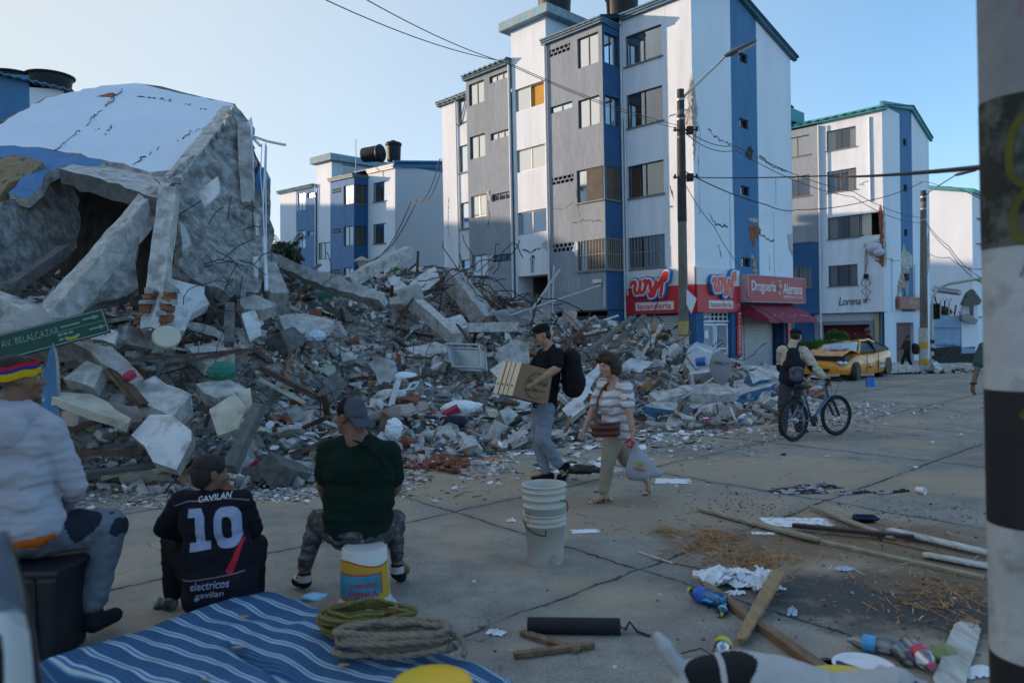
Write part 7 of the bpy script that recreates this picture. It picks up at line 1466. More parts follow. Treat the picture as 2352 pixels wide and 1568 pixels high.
t2, tp2 = lamp_pole('second street lamp on a concrete pole with yellow and white bands at the far kerb', (at(2121, 784, Y2).x, Y2, ground_z(20, Y2)), at(2121, 438, Y2), .94, [at(2135, 440, Y2), at(2195, 402, Y2-.4)], .21, .13)
for i, (z0, z1, m) in enumerate(((.30, .75, 'y'), (.75, 1.25, 'w'), (1.25, 1.6, 'y'), (1.6, 2.3, 'w'))):
 MB().tube([Vector((0, 0, z0)), Vector((0, 0, z1))], .216, 16, caps=False).build('painted_band', mat('band_yellow_paint', (.50, .34, .05), .8) if m == 'y' else mat('band_white_paint', (.45, .45, .44), .8, .2, 6), t2)
# traffic light on a striped post with long arm
g0 = at(2140, 835, 36.2); t = thing('traffic_light', 'traffic light with black housing and long grey curved arm on a banded post', 'traffic light', (g0.x, g0.y, g0.z-.3)); J = lambda u, v, dy=0: at(u, v, 36.2+dy)-t.location
MB().tube([Vector((0, 0, 0)), J(2141, 700)], .09, 12).build('post', GALV, t); MB().tube([J(2141, 700), J(2143, 680), J(2155, 662), J(2180, 652), J(2262, 638, -2)], .06, 10).build('arm', GALV, t)
for i in range(5):
 if i % 2 == 0: MB().tube([J(2141, 825-i*9), J(2141, 816-i*9)], .10, 12, caps=False).build('black_band', BLACK, t)
h = J(2148, 715); mb = MB(); mb.box(tuple(h+Vector((-.14, -.12, -.38))), tuple(h+Vector((.16, .12, .38)))); 
hd_ = mb.build('signal_housing', BLACK, t)
for k in (-.24, 0, .24): MB().tube([h+Vector((.0, -.12, k)), h+Vector((0, -.22, k))], .10, 12, caps=False).build('visor', BLACK, hd_)
# overhead cables
def cable(label, pts, sag, r=.012, m=None):
 P = [at(*p) for p in pts]; mb = MB(); Q = []
 for a, b in zip(P, P[1:]):
  for i in range(14): t_ = i/14; q = a.lerp(b, t_); q.z -= sag*4*t_*(1-t_); Q.append(q)
 Q.append(P[-1]); mb.tube(Q, r, 5, caps=False); return tag(mb.build('overhead_cable', m or BLACK), label, 'cable')
GC = mat('cable_grey', (.10, .10, .11), .7)
cable('upper thin cable crossing the sky to the laundry pole', [(735, -6, 11), (1150, 140, 16.5), (1564, 298, 22.4)], .12, .009, GC)
cable('lower thin cable crossing the sky to the laundry pole', [(790, -30, 11.2), (1180, 150, 16.8), (1564, 290, 22.4)], .12, .009, GC)
cable('thick black cable running right from the laundry pole to the striped pole', [(1575, 407, 22.4), (1900, 404, 15), (2300, 380, 3.2)], .03, .014)
cable('cable sagging from the laundry pole across the gable to the second block', [(1575, 395, 22.4), (1760, 470, 26), (1830, 482, 30), (1990, 462, 34), (2120, 418, 36)], .1, .018)
cable('cable pair strand falling right from the laundry pole, upper one', [(1568, 292, 22.4), (1690, 335, 24), (1960, 440, 30), (2118, 500, 36.5)], .2, .014, GC)
cable('cable pair strand falling right from the laundry pole, lower one', [(1568, 300, 22.4), (1690, 345, 24), (1960, 452, 30), (2118, 512, 36.5)], .25, .014, GC)
cable('low cable from the laundry pole down to the drugstore sign', [(1572, 420, 22.4), (1640, 520, 24), (1700, 612, 26)], .1, .012, GC)
cable('cable hanging from the left wing roof down to the garden lamp, right strand', [(1078, 200, 32), (1020, 360, 38), (960, 455, 41), (835, 600, 44)], .9, .028, GC)
cable('cable hanging from the left wing roof down to the garden lamp, left strand', [(1074, 202, 32), (1010, 365, 38), (945, 460, 41), (833, 606, 44)], .9, .028, GC)
for k, (v0, v1, lb) in enumerate(((503, 640, 'first'), (508, 652, 'second'), (575, 618, 'third'))): cable(lb+' cable running from the second lamp pole to the far wall', [(2124, v0, 37), (2180, (v0+v1)/2-6, 30), (2258, v1, 20)], .15, .014, GC)
cable('high thin cable behind the striped pole at the top right', [(2100, 418, 37), (2165, 430, 30), (2262, 462, 12)], -.1, .012, GC)
# ---------------- far right corner: yard wall, stone base, small wrecked wall
BW = mat('yard_wall_blue', (.24, .36, .52), .9, .12, 2, .1, 20)
w_ = thing('yard_wall', 'pale blue yard wall on a dark stone base with steel posts on top', 'wall', at(2150, 840, 39)); J = lambda u, v, dy=0: at(u, v, 39+dy)-w_.location
def slabv(par, name, q, m, th=.25): mb = MB(); mb.prism([J(*p) for p in q], (0, th, 0)); return mb.build(name, m, par, recalc=True)
slabv(w_, 'wall', [(2145, 725), (2206, 727), (2206, 796), (2145, 796)], BW); slabv(w_, 'wall_band', [(2143, 723, -.1), (2208, 725, -.1), (2208, 752, -.1), (2143, 752, -.1)], BW, .1)
STN = mat('stone_base', (.035, .035, .038), .95, .6, 14, .8, 20, col2=(.10, .09, .085), thr=.58, s2=16, sharp=.03)
slabv(w_, 'stone_base', [(2149, 800, -.05), (2208, 794, -.05), (2208, 812, -.05), (2245, 810, -.05), (2245, 862, -.05), (2149, 862, -.05)], STN, .3); slabv(w_, 'wall', [(2206, 798), (2240, 796), (2240, 812), (2206, 814)], BW)
strokes(w_, lambda s, p, z: J(s, -z, -p), [[(2150+i*6, -800), (2152+i*6, -788-random.random()*6), (2156+i*6, -799), (2158+i*6, -790)] for i in range(8)], .03, .9, mat('graffiti_blue', (.02, .06, .2)))
for i, (a, b) in enumerate((((2147, 680), (2157, 724)), ((2160, 692), (2160, 724)), ((2170, 690), (2170, 724)), ((2180, 692), (2180, 724)), ((2196, 700), (2192, 724)))): MB().tube([J(*a), J(*b)], .035, 6).build('post', GALV if i % 2 else BLACK, w_)
for u in (2160, 2170, 2180): MB().tube([J(u, 692), J(u+6, 686)], .03, 6).build('post_arm', GALV, w_)
mb = MB()
for k in range(40):
 s = k/40; P = [J(2145+60*s+6*math.cos(t_), 664+8*s+7*math.sin(t_), .3*math.sin(t_*2)) for t_ in (0, 1.5, 3, 4.5, 6)]; mb.tube(P, .010, 4, caps=False)
mb.build('razor_wire', GALV, w_)
r_ = thing('wrecked_wall', 'torn pale wall remnant with hanging mesh at the far street end beside the yard wall', 'wall', w_.location)
slabv(r_, 'wall', [(2213, 700), (2222, 690), (2245, 690), (2250, 800), (2209, 798), (2208, 735)], WHITE, .2); slabv(r_, 'broken_cornice', [(2212, 700, -.3), (2225, 672, -.3), (2236, 664, -.3), (2255, 690, -.3), (2250, 700, -.3)], CONC3, .3)
slabv(r_, 'torn_strip', [(2229, 700, -.35), (2237, 697, -.35), (2236, 725, -.35), (2231, 738, -.35)], CONC3, .1); slabv(r_, 'crushed_mesh', [(2208, 722, -.4), (2225, 720, -.4), (2247, 735, -.4), (2240, 745, -.4), (2212, 735, -.4)], mat('mesh_grey', (.3, .3, .3), .8, .5, 20, .9, 25), .2)
bd = MB(); bd.prism([at(2143, 838, 36.0), at(2150, 830, 36.5), at(2166, 845, 36.2), at(2158, 853, 35.8)], (0, .02, .05)); tag(bd.build('white_board', PLAST), 'white broken board leaning on the kerb by the traffic light', 'board')
# far pavement with kerb
mb = MB(); n_ = 12; A = [gnd(1790, 872, -.1), gnd(1990, 863, -.35), gnd(2060, 856, -.55), gnd(2150, 852, -.65), gnd(2260, 850, -.65)]
for a, b in zip(A, A[1:]): mb.prism([a, b, b+Vector((2, 14, 0)), a+Vector((2, 14, 0))], (0, 0, .30))
tag(mb.build('far_pavement', CONC2), 'raised concrete pavement with kerb in front of the second block', kind='structure')
# ---------------- greenery
def leafmass(par, name, c, r, n, s, m, seed=1, flat=.5):
 random.seed(seed); V = []; Fc = []
 for i in range(n):
  while True:
   q = Vector((random.uniform(-1, 1), random.uniform(-1, 1), random.uniform(-1, 1)))
   if .45 < q.length < 1: break
  k = 1+.25*noise.noise(q*2.5+Vector((seed, 0, 0))); p = Vector((q.x*r[0], q.y*r[1], q.z*r[2]))*k+Vector(c); e = Euler((random.uniform(0, 3), random.uniform(0, 3), random.uniform(0, 6))).to_matrix(); ss = s*random.uniform(.6, 1.3)
  b = len(V); V += [p+e @ Vector(v)*ss for v in ((-.5, 0, 0), (0, -.28, .08), (.5, 0, 0), (0, .28, .08))]; Fc.append((b, b+1, b+2, b+3))
 mb = MB(); mb.add(V, Fc); return mb.build(name, m, par)
LEAF = mat('leaf_green', (.045, .11, .02), .6, .5, 1.5, spec=.4); LEAFD = mat('leaf_dark', (.02, .05, .018), .6, .5, 1.5); LEAFY = mat('leaf_bright', (.09, .20, .02), .6, .4, 1.5)
hb = at(1940, 800, 30); h_ = thing('hedge', 'clipped green hedge behind the crushed taxi', 'hedge', hb); 
for i in range(5): leafmass(h_, 'hedge_foliage', ((i-3)*.55, .2*i, -.15+(.12 if i < 4 else -.05)), (.6, .5, .42), 1500, .09, LEAFY if i % 2 else LEAF, 10+i)
bs = thing('bush', 'rounded green bush taller than the hedge before the dark red shutter', 'bush', at(1922, 795, 31.5)); leafmass(bs, 'foliage', (0, 0, .25), (.55, .5, .5), 2500, .09, LEAF, 30); MB().tube([(0, 0, -.9), (.02, 0, .2)], .04, 6).build('stem', WOODD, bs)
ps = thing('small_plant', 'thin reddish leaved plant beside the soldier behind the taxi', 'plant', at(1985, 800, 31.2)); leafmass(ps, 'foliage', (-.2, 0, .35), (.3, .25, .35), 160, .08, mat('leaf_red', (.16, .06, .04), .7), 31); MB().tube([(0, 0, -.6), (-.15, 0, .3)], .02, 5).build('stem', WOODD, ps)
b3 = thing('bush', 'bright green bush on the crest of the rubble before the leaning block', 'bush', at(916, 628, 30)); leafmass(b3, 'foliage', (0, 0, -.1), (.5, .5, .35), 1500, .1, LEAFY, 33); MB().tube([(0, 0, -2), (0, 0, 0)], .05, 6).build('stem', WOODD, b3)
yp = thing('potted_plants', 'green and orange flowering plants on the yard wall', 'plant', at(2178, 715, 39.5)); leafmass(yp, 'foliage', (-.3, 0, .0), (.5, .2, .28), 500, .12, LEAFD, 34); leafmass(yp, 'flowers', (.1, -.2, -.1), (.9, .1, .1), 40, .14, mat('flower_orange', (.6, .12, .03)), 35)
# trees in the gap at the left
tr = thing('tree', 'dark green tree between the collapsed block and the leaning one', 'tree', at(652, 640, 38)); leafmass(tr, 'crown', (0, 0, 1.1), (1.0, .8, .75), 1800, .2, LEAFD, 40); MB().tube([(0, 0, -4), (.05, 0, 1.0)], [.14, .06], 8).build('trunk', WOODD, tr)
pm_ = thing('palm_tree', 'thin palm with upright fronds beside the leaning block', 'palm', at(660, 600, 40)); MB().tube([(0, 0, -5), (.05, 0, .2)], [.14, .09], 8).build('trunk', WOODD, pm_)
random.seed(4); mb = MB()
for k in range(13):
 a = random.uniform(0, 6.28); l = random.uniform(1.4, 2.3); up_ = random.uniform(.5, 1.6); P = [Vector((math.cos(a)*l*.55*t_, math.sin(a)*l*.5*t_, up_*1.6*t_-1.0*t_*t_+.1)) for t_ in [i/7 for i in range(8)]]; mb.tube(P, [.02*(1-i/8)+.004 for i in range(8)], 4, caps=False)
 for i in range(1, 8):
  for j in range(3):
   p = P[i-1].lerp(P[i], j/3); d = (P[i]-P[i-1]).normalized()
   for s in (-1, 1): sd_ = d.cross(Vector((0, 0, 1))).normalized()*s; e = p+sd_*.28+d*.2+Vector((0, 0, -.16)); mb.add([p, p+d*.05, e], [(0, 1, 2)])
mb.build('frond', LEAFD, pm_)
gl = thing('garden_lamp', 'white mushroom garden lamp standing behind the rubble crest', 'lamp', at(832, 625, 30)); MB().tube([(0, 0, -2), (0, 0, .15)], .07, 8).build('post', PIPE, gl)
MB().lathe([(.10, .15), (.22, .42), (.24, .44)], 20).build('lantern', mat('lantern', (.5, .48, .42), .5), gl); MB().lathe([(.33, .44), (.30, .48), (.10, .60), (.02, .63)], 20).build('lamp_cap', mat('cap_beige', (.38, .34, .28), .6), gl)
# ---------------- satellite dish, sign, basin etc.
dc = at(1655, 843, 15.4); d = thing('satellite_dish', 'grey satellite dish standing on the fallen blue edged slab', 'satellite dish', dc); DG = mat('dish_grey', (.22, .22, .24), .6, .1, 3)
mb = MB(); n = 28; vs = []; Mx = Euler((R(84), R(-4), R(8))).to_matrix()
for i in range(7):
 rr = i/6
 for j in range(n):
  a = 2*PI*j/n; x = .235*rr*math.cos(a); y = .32*rr*math.sin(a)+(-.05*rr*max(0, -math.sin(a))**2); x *= 1-.25*max(0, -math.sin(a))**2*rr; vs.append(Mx @ Vector((x, y, -.07*rr*rr+.07)))
mb.add(vs, [(i*n+j, i*n+(j+1) % n, (i+1)*n+(j+1) % n, (i+1)*n+j) for i in range(6) for j in range(n)], 0, True); mb.build('reflector', DG, d)
mb = MB(); mb.tube([vs[6*n+j] for j in range(n)], .008, 6, closed=True); mb.build('rim', DG, d)
text('lettering', 'DIRECTV', Matrix.Translation((0, -.10, .085)) @ Matrix.Rotation(R(7), 4, 'Y') @ Matrix.Rotation(R(90), 4, 'X'), BLACK, d, fit=(.33, .065), extrude=.002, offset=.006)
MB().tube([Vector((-.08, .05, -.18)), at(1600, 895, 15.0)-dc, at(1565, 915, 14.9)-dc], .022, 8).build('mount_arm', GALV, d)
sg = thing('road_sign', 'tilted green street direction sign lying on the rubble at the left', 'road sign', at(110, 770, 9.2)); sm = mat('sign_green', (.005, .042, .024), .5, .15, 3); swt = mat('sign_lettering', (.15, .21, .18), .6)
A = [at(-30, 838, 9.0)-sg.location, at(255, 762, 9.6)-sg.location, at(236, 700, 9.75)-sg.location, at(-30, 775, 9.15)-sg.location]; ex = (A[1]-A[0]).normalized(); ez = ex.cross(A[3]-A[0]).normalized(); ez = ez if ez.y < 0 else -ez; ey = ez.cross(ex); M = Matrix((ex, ey, ez)).transposed().to_4x4(); M.translation = A[0]
L_ = (A[1]-A[0]).length; Hh = (A[3]-A[0]).dot(ey); mb = MB(); mb.box((0, 0, -.02), (L_, Hh, 0), M=M); mb.build('sign_plate', sm, sg)
mb = MB()
for q in ((.02, .01, L_-.02, .025), (.02, Hh-.025, L_-.02, Hh-.01), (L_-.03, .02, L_-.015, Hh-.02), (L_*.55, Hh*.50, L_-.04, Hh*.52)): mb.box((q[0], q[1], .0), (q[2], q[3], .003), M=M)
for cx, cy in ((L_*.87, Hh*.74), (L_*.90, Hh*.30)): mb.prism([M @ Vector(q) for q in ((cx-.09, cy-.012, 0), (cx+.03, cy-.012, 0), (cx+.03, cy-.035, 0), (cx+.11, cy, 0), (cx+.03, cy+.035, 0), (cx+.03, cy+.012, 0), (cx-.09, cy+.012, 0))], ez*.004)
mb.box((L_*.62, Hh*.64, 0), (L_*.78, Hh*.70, .003), M=M)
for k in range(6): x = L_*(.58+.045*(k % 4)); y = Hh*(.34 if k < 3 else .16); mb.box((x, y, 0), (x+L_*.035, y+Hh*.1, .003), M=M)
mb.build('sign_border', swt, sg); text('lettering', 'AV. BELALCAZAR', M @ Matrix.Translation((L_*.37, Hh*.60, .001)), swt, sg, fit=(L_*.46, Hh*.26), extrude=.002)
mb = MB(); mb.box((L_*.64, Hh*.1, 0), (L_*.73, Hh*.22, .0035), M=M); mb.build('sign_symbol', mat('sym_yellow', (.35, .25, .03)), sg)
# washbasin, cans, cloths, bags on the heap
def lumpy(name, label, cat, u, v, Y, r, m, seed, folds=.03): 
 o = blob(name, [('e', (0, 0, 0), r), ('e', (r[0]*.5, 0, r[2]*.2), tuple(q*.6 for q in r)), ('e', (-r[0]*.5, .02, -.02), tuple(q*.6 for q in r))], max(.01, min(r)/6), m, None, 1, folds=folds, fs=9); o.location = at(u, v, Y); o.rotation_euler = (0, 0, seed); return tag(o, label, cat)
WC = mat('ceramic', (.50, .47, .38), .3, .05, 3)
b = thing('washbasin', 'cream broken washbasin lying upside down above the left slope', 'washbasin', at(383, 780, 10.9)); MB().lathe([(.04, .0), (.12, .01), (.17, .04), (.20, .09), (.17, .11)], 22, M=Euler((R(60), .2, .3)).to_matrix()).build('bowl', WC, b); MB().box((-.16, .0, -.16), (.10, .10, -.02)).build('pedestal', WC, b, bevel=.03)
lumpy('cloth', 'green and grey bundle of clothing on the left slope', 'cloth', 510, 852, 10.6, (.20, .16, .13), RM[11], 1); lumpy('cloth', 'small red cloth with a white page among the left rubble', 'cloth', 300, 863, 9.6, (.10, .07, .06), RM[10], 2)
lumpy('cushion', 'dark red cushion far up the slope', 'cushion', 672, 778, 13.6, (.16, .1, .09), RM[10], 2.2, .02); lumpy('plastic_bag', 'pale blue plastic bag on the slope beside the red cushion', 'bag', 725, 772, 13.6, (.22, .14, .10), mat('pale_blue_bag', (.42, .50, .60), .5), 1.1)
lumpy('plastic_bag', 'white crumpled bag at the foot right of the green shirt', 'bag', 905, 985, 11.2, (.16, .12, .16), PAPER, 1.4); lumpy('plastic_bag', 'white bundle of plastic on the lower slope', 'bag', 1060, 935, 13.2, (.34, .14, .11), PAPER, .1); lumpy('pillow', 'pair of pale bolsters below the metal frame', 'pillow', 897, 905, 13.2, (.26, .12, .09), PLAST, .1, .01)
lumpy('cloth', 'dark crumpled cloth on the road between the man and the woman', 'cloth', 1350, 1078, 8.9, (.22, .1, .03), BLACK, .1, .03); lumpy('jacket', 'dark jacket with a white and orange patch in the middle of the slope', 'jacket', 895, 855, 14.4, (.22, .15, .2), mat('denim_dark', (.03, .05, .09), .9, .3), .3); lumpy('cloth', 'white bundle beside the dark jacket', 'cloth', 925, 865, 14.2, (.26, .1, .09), PAPER, .5, .02)
o = MB().lathe([(.1, 0), (.1, .22)], 16).build('paint_can', mat('can_blue', (.02, .12, .38), .4)); o.location = at(1600, 912-80, 17.0); o.rotation_euler = (R(80), 0, R(60)); tag(o, 'blue tin lying in the rubble before the painted cube', 'can')
# metal frames
fr = MB(); Q = [at(1025, 790, 15.4), at(1100, 792, 15.2), at(1105, 845, 15.0), at(1040, 842, 15.2)]
Q2 = [q+Vector((.1, .5, -.1)) for q in Q]
for a, b in list(zip(Q, Q[1:]+Q[:1]))+list(zip(Q2, Q2[1:]+Q2[:1]))+list(zip(Q, Q2)): fr.tube([a, b], .025, 5)
fr.add(Q2, [(0, 1, 2, 3)]); fr.add([Q[0], Q2[0], Q2[3], Q[3]], [(0, 1, 2, 3)]); tag(fr.build('metal_cabinet', GALV), 'open grey metal cabinet frame lying on its back in mid slope', 'cabinet')
ch = MB(); Q = US([(880, 925, 13.2), (870, 905, 13.2), (935, 895, 13.3), (945, 880, 13.4)]); ch.tube(Q, .02, 6); ch.tube([q+Vector((.1, .25, 0)) for q in Q], .02, 6); ch.tube([Q[0], Q[0]+Vector((.1, .25, 0))], .02, 6); ch.tube([Q[3], Q[3]+Vector((.1, .25, 0))], .02, 6); tag(ch.build('chair_frame', SWHITE), 'white bent tube chair frame above the pale bolsters', 'chair frame')
for i, (u, lb) in enumerate(((977, 'left dark saddle bag on the lower slope beside the pipe'), (1040, 'right dark saddle bag on the lower slope beside the pipe'))):
 b = blob('equipment_case', [('c', (-.14, 0, 0), .10, (.14, 0, 0), .10)], .016, cloth('case_dark', (.03, .035, .05)), None, 2, folds=.01, fs=8); b.location = at(u, 968, 12.6); tag(b, lb, 'case')
def crumple(name, label, cat, c, sx, sy, amp, m, seed, rz=0, thick=None, nx=16, group=None):
 random.seed(seed); V = []; ny = nx
 for j in range(ny+1):
  for i in range(nx+1):
   x = (i/nx-.5)*sx; y = (j/ny-.5)*sy; edge = .12*noise.noise(Vector((i*.5, j*.5, seed)))
   k = noise.noise(Vector((x*6/sx*1.3, y*6/sy*1.3, seed)))+.5*noise.noise(Vector((x*14/sx, y*14/sy, seed+3)))
   k2 = noise.noise(Vector((x*26/sx, y*22/sy, seed+9)))*.35; V.append((x*(1+edge)+k2*sx*.05, y*(1+edge), (abs(k+k2))*amp*(.35+.65*(1-(2*abs(i/nx-.5))**2)*(1-(2*abs(j/ny-.5))**2))+.004))
 mb = MB(); mb.add(V, [(j*(nx+1)+i, j*(nx+1)+i+1, (j+1)*(nx+1)+i+1, (j+1)*(nx+1)+i) for j in range(ny) for i in range(nx) if not (random.random() < .25 and (i in (0, nx-1) or j in (0, ny-1)))])
 o = mb.build(name, m); o.location = c; o.rotation_euler = (0, 0, rz); return tag(o, label, cat, group)
# cream sheet-metal box panel at the foot (left), pallet, magazine
mb = MB(); a, b_, c, d_ = gnd(228, 1128), gnd(440, 1118), gnd(455, 1085), gnd(250, 1095)
mb.add([a, b_, b_+Vector((0, .05, .14)), a+Vector((.0, .05, .18)), (a+b_)/2+Vector((-.25, -.03, .17)), (a+b_)/2+Vector((-.28, .0, 0)), c+Vector((0, 0, .16)), d_+Vector((0, 0, .2))], [(0, 5, 4, 3), (5, 1, 2, 4), (3, 4, 2, 6, 7)]); tag(mb.build('metal_casing', CREAM, recalc=True), 'cream sheet metal casing crumpled on the road edge behind the boy', 'metal casing')
crumple('magazine', 'open magazine with blue, red and white waves on the cream casing', 'magazine', gnd(300, 1092)+Vector((0, .15, .22)), .32, .26, .10, mat('magazine_print', (.35, .2, .3), .6, .1, 3, col2=(.08, .15, .42), thr=.5, s2=9, sharp=.05), 5, .5)
pl = thing('pallet', 'small broken wooden pallet end behind the hooded man', 'pallet', gnd(200, 1100)+Vector((0, .3, .12)))
for k in range(3): MB().box((-.2, -.1+.0*k, -.02+.07*k), (.2, .12, .0+.07*k)).build('slat', WOOD, pl)
for k in (-.18, 0, .16): MB().box((k, -.095, 0), (k+.03, .11, .05)).build('block', WOODD, pl)
jag_slab('cladding_sheet', [gnd(530, 1118), gnd(620, 1082), gnd(665, 1078)+Vector((0, .2, .08)), gnd(720, 1085)+Vector((0, .3, .1)), gnd(560, 1128)], .02, PLAST, 'white corrugated sheet lying flat behind the boy', 'sheet', back=(0, 0, -1), seed=51)
jag_slab('cladding_sheet', [gnd(640, 1100), gnd(725, 1088), gnd(725, 1108), gnd(670, 1115)], .02, PAPER, 'torn white sheet on the ground left of the green shirt', 'sheet', back=(0, 0, -1), seed=52)
jag_slab('cladding_sheet', [gnd(190, 1132), gnd(250, 1105), gnd(255, 1090)+Vector((0, 0, .1)), gnd(195, 1098)+Vector((0, 0, .08))], .02, PLAST, 'grey white sheet beside the hooded man at the heap foot', 'sheet', back=(0, 0, -1), seed=53)
scatter('brick_rubble', 'pile of broken orange bricks at the heap foot right of the green shirt', 170, lambda n: [(gnd(980, 1072).x+random.gauss(0, .30), gnd(980, 1072).y+random.gauss(0, .22), abs(random.gauss(0, .05))) for _ in range(n)], lambda: random.uniform(.05, .13), dict(block=3, slab=2), [BRICK, RM[8]], [4, 1])
beam([gnd(925, 1058)+Vector((0, 0, .05)), gnd(1045, 1090)+Vector((0, 0, .03))], .04, 'branch', WOODD, None, 'thin bent stick at the foot of the brick pile', 'stick', seed=61)
crumple('orange_sheet', 'bright orange sheet of card lying on the road', 'sheet', gnd(1135, 1055), .30, .22, .04, mat('orange_card', (.65, .17, .08), .8, .05), 3, .4)
# papers
for i, (u, v, sx, sy, lb) in enumerate(((1345, 1220, .26, .13, 'white rounded paper card right of the white buckets'), (1538, 1105, .5, .3, 'torn white paper right of the walking woman'), (1175, 1197, .09, .07, 'small white scrap left of the white buckets'), (1140, 1455, .12, .07, 'crumpled paper cup left of the black roll'), (1395, 1448, .09, .07, 'white crumpled scrap lying against the black roll'), (1755, 1225, .22, .08, 'white strip lying along the long plank'), (1690, 1363, .14, .08, 'white scrap below the heap of crumpled paper'), (1820, 1408, .06, .12, 'flattened clear wrapper on the road'), (1940, 1308, .14, .08, 'pale blue wrapper on the dirt patch'), (2110, 1128, .07, .07, 'white plastic cup far right on the road'), (2340-95, 1545, .2, .12, 'white paper beside the base of the striped pole'), (1000, 1152, .08, .03, 'small white stick of plaster on the road'))):
 crumple('paper', lb, 'paper', gnd(u, v), sx, sy, .012 if i in (0, 1, 5) else .05, PAPER if i not in (7, 8) else mat('pale_blue_bag', (.42, .5, .6)), 20+i, random.uniform(-.4, .4), nx=10)
for k in range(13): o = crumple('crumpled_paper', 'crumpled white paper in the heap below the straw', 'paper', gnd(1625+11*k+random.uniform(-8, 8), 1338+random.uniform(-12, 14))+Vector((0, 0, .02*(k % 3))), random.uniform(.14, .26), random.uniform(.12, .2), .08, PAPER, 440+k, random.uniform(-1, 1), nx=12, group='crumpled papers below the straw'); o.rotation_euler = (random.gauss(0, .3), random.gauss(0, .3), random.uniform(-1, 1))
pass; crumple('paper', 'white torn paper at the right end of the paper heap', 'paper', gnd(1765, 1350), .2, .16, .05, PAPER, 45, .3)
crumple('plastic_sheet', 'flat white torn sheet under the long planks', 'sheet', gnd(1830, 1200), .62, .34, .02, PAPER, 46, -.1, nx=20)
for i, (u, v, sx, sy) in enumerate(((1830, 1128, .6, .3), (1880, 1118, .5, .25), (1960, 1132, .4, .12), (2050, 1130, .45, .12))): crumple('burnt_paper', ['charred paper pile at the right, left part', 'charred paper pile with ash at the right, middle part', 'thin charred strip right of the ash pile', 'brown edged flat board beyond the ash pile'][i], 'paper', gnd(u, v), sx, sy, .05, mat('charred_paper', (.35, .34, .36), .9, .2, 8, col2=(.03, .025, .02), thr=.5, s2=9, sharp=.04), 50+i, .1*i, nx=20)
lumpy('face_mask', 'pale blue face mask lying on the striped mattress', 'face mask', 722, 1370, 4.9, (.085, .05, .02), mat('mask_blue', (.30, .52, .68), .8), .2, .012)
# ---------------- planks on the road at the right
def plank(label, a, b, w_, th, m, seed, lift=0, w2=None):
 random.seed(seed); A, B = gnd(*a), gnd(*b); d = (B-A).normalized(); s = Vector((-d.y, d.x, 0)); n = 14; vs = []
 for i in range(n+1):
  p = A.lerp(B, i/n)+Vector((0, 0, lift[0]+(lift[1]-lift[0])*i/n if isinstance(lift, tuple) else lift)); ww = (w_+((w2 or w_)-w_)*i/n)*random.uniform(.93, 1.04)/2
  if i in (0, n): ww *= .6
  vs += [p+s*ww+Vector((0, 0, .003)), p-s*ww+Vector((0, 0, .003)), p-s*ww+Vector((0, 0, th)), p+s*ww+Vector((0, 0, th))]
 mb = MB(); mb.add(vs, [(4*i+k, 4*i+(k+1) % 4, 4*i+4+(k+1) % 4, 4*i+4+k) for i in range(n) for k in range(4)]+[(0, 1, 2, 3), (4*n, 4*n+1, 4*n+2, 4*n+3)]); return tag(mb.build('plank', m), label, 'plank')
def woodmat(name, c, c2): return mat(name, c, .85, .2, 2, .25, 18, col2=c2, thr=.55, s2=3, sharp=.1, stretch=(6, 1, 6))
WP, WP2, WP3 = woodmat('weathered_plank', (.33, .27, .19), (.22, .17, .12)), woodmat('brown_plank', (.22, .14, .08), (.12, .075, .045)), woodmat('painted_plank', (.50, .50, .48), (.34, .30, .25))
plank('long weathered plank running right from the straw', (1605, 1172), (1880, 1250), .09, .025, WP, 1, (.01, .03)); plank('thin weathered plank continuing to the lower right', (1850, 1238), (2260, 1330), .07, .025, WP, 2, .0)
plank('dark brown rail lying over the white sheet', (1820, 1218), (2100, 1246), .07, .035, mat('dark_rail', (.035, .018, .014), .6), 3, .03); plank('pale plank end crossing under the white painted one', (1860, 1170), (2050, 1245), .07, .02, WP, 4, .03)
plank('white painted plank reaching the striped pole, upper one', (2040, 1225), (2290, 1285), .11, .02, WP3, 5, .03); plank('white painted plank reaching the striped pole, lower one', (2120, 1280), (2290, 1312), .10, .02, WP3, 6, .02)
plank('brown board under the upper painted plank', (2030, 1240), (2240, 1290), .09, .015, WP2, 7, .0); plank('pointed brown plank leaning over the diagonal batten', (1700, 1485), (1790, 1345), .06, .03, woodmat('tan_plank', (.34, .22, .12), (.22, .14, .08)), 8, (.02, .09), .10)
plank('long diagonal brown batten running to the bottom edge', (1615, 1350), (1960, 1600), .07, .05, WP2, 9, .0); plank('short brown board below the black roll', (1198, 1458), (1330, 1500), .055, .03, WP2, 10); plank('second brown board meeting the short one below the roll', (1180, 1512), (1365, 1488), .045, .03, WP2, 11, .005)
plank('white board with splintered end beside the striped pole', (2175, 1590), (2225, 1440), .14, .02, WP3, 12, .01); plank('broad dark board behind the dog', (1860, 1530), (2120, 1610), .26, .02, mat('board_charcoal', (.03, .035, .05), .7), 13)
plank('thin white lath left of the straw', (1465, 1268), (1545, 1295), .025, .012, WP3, 14); plank('thin brown lath left of the straw', (1500, 1285), (1640, 1312), .02, .01, WP2, 15)
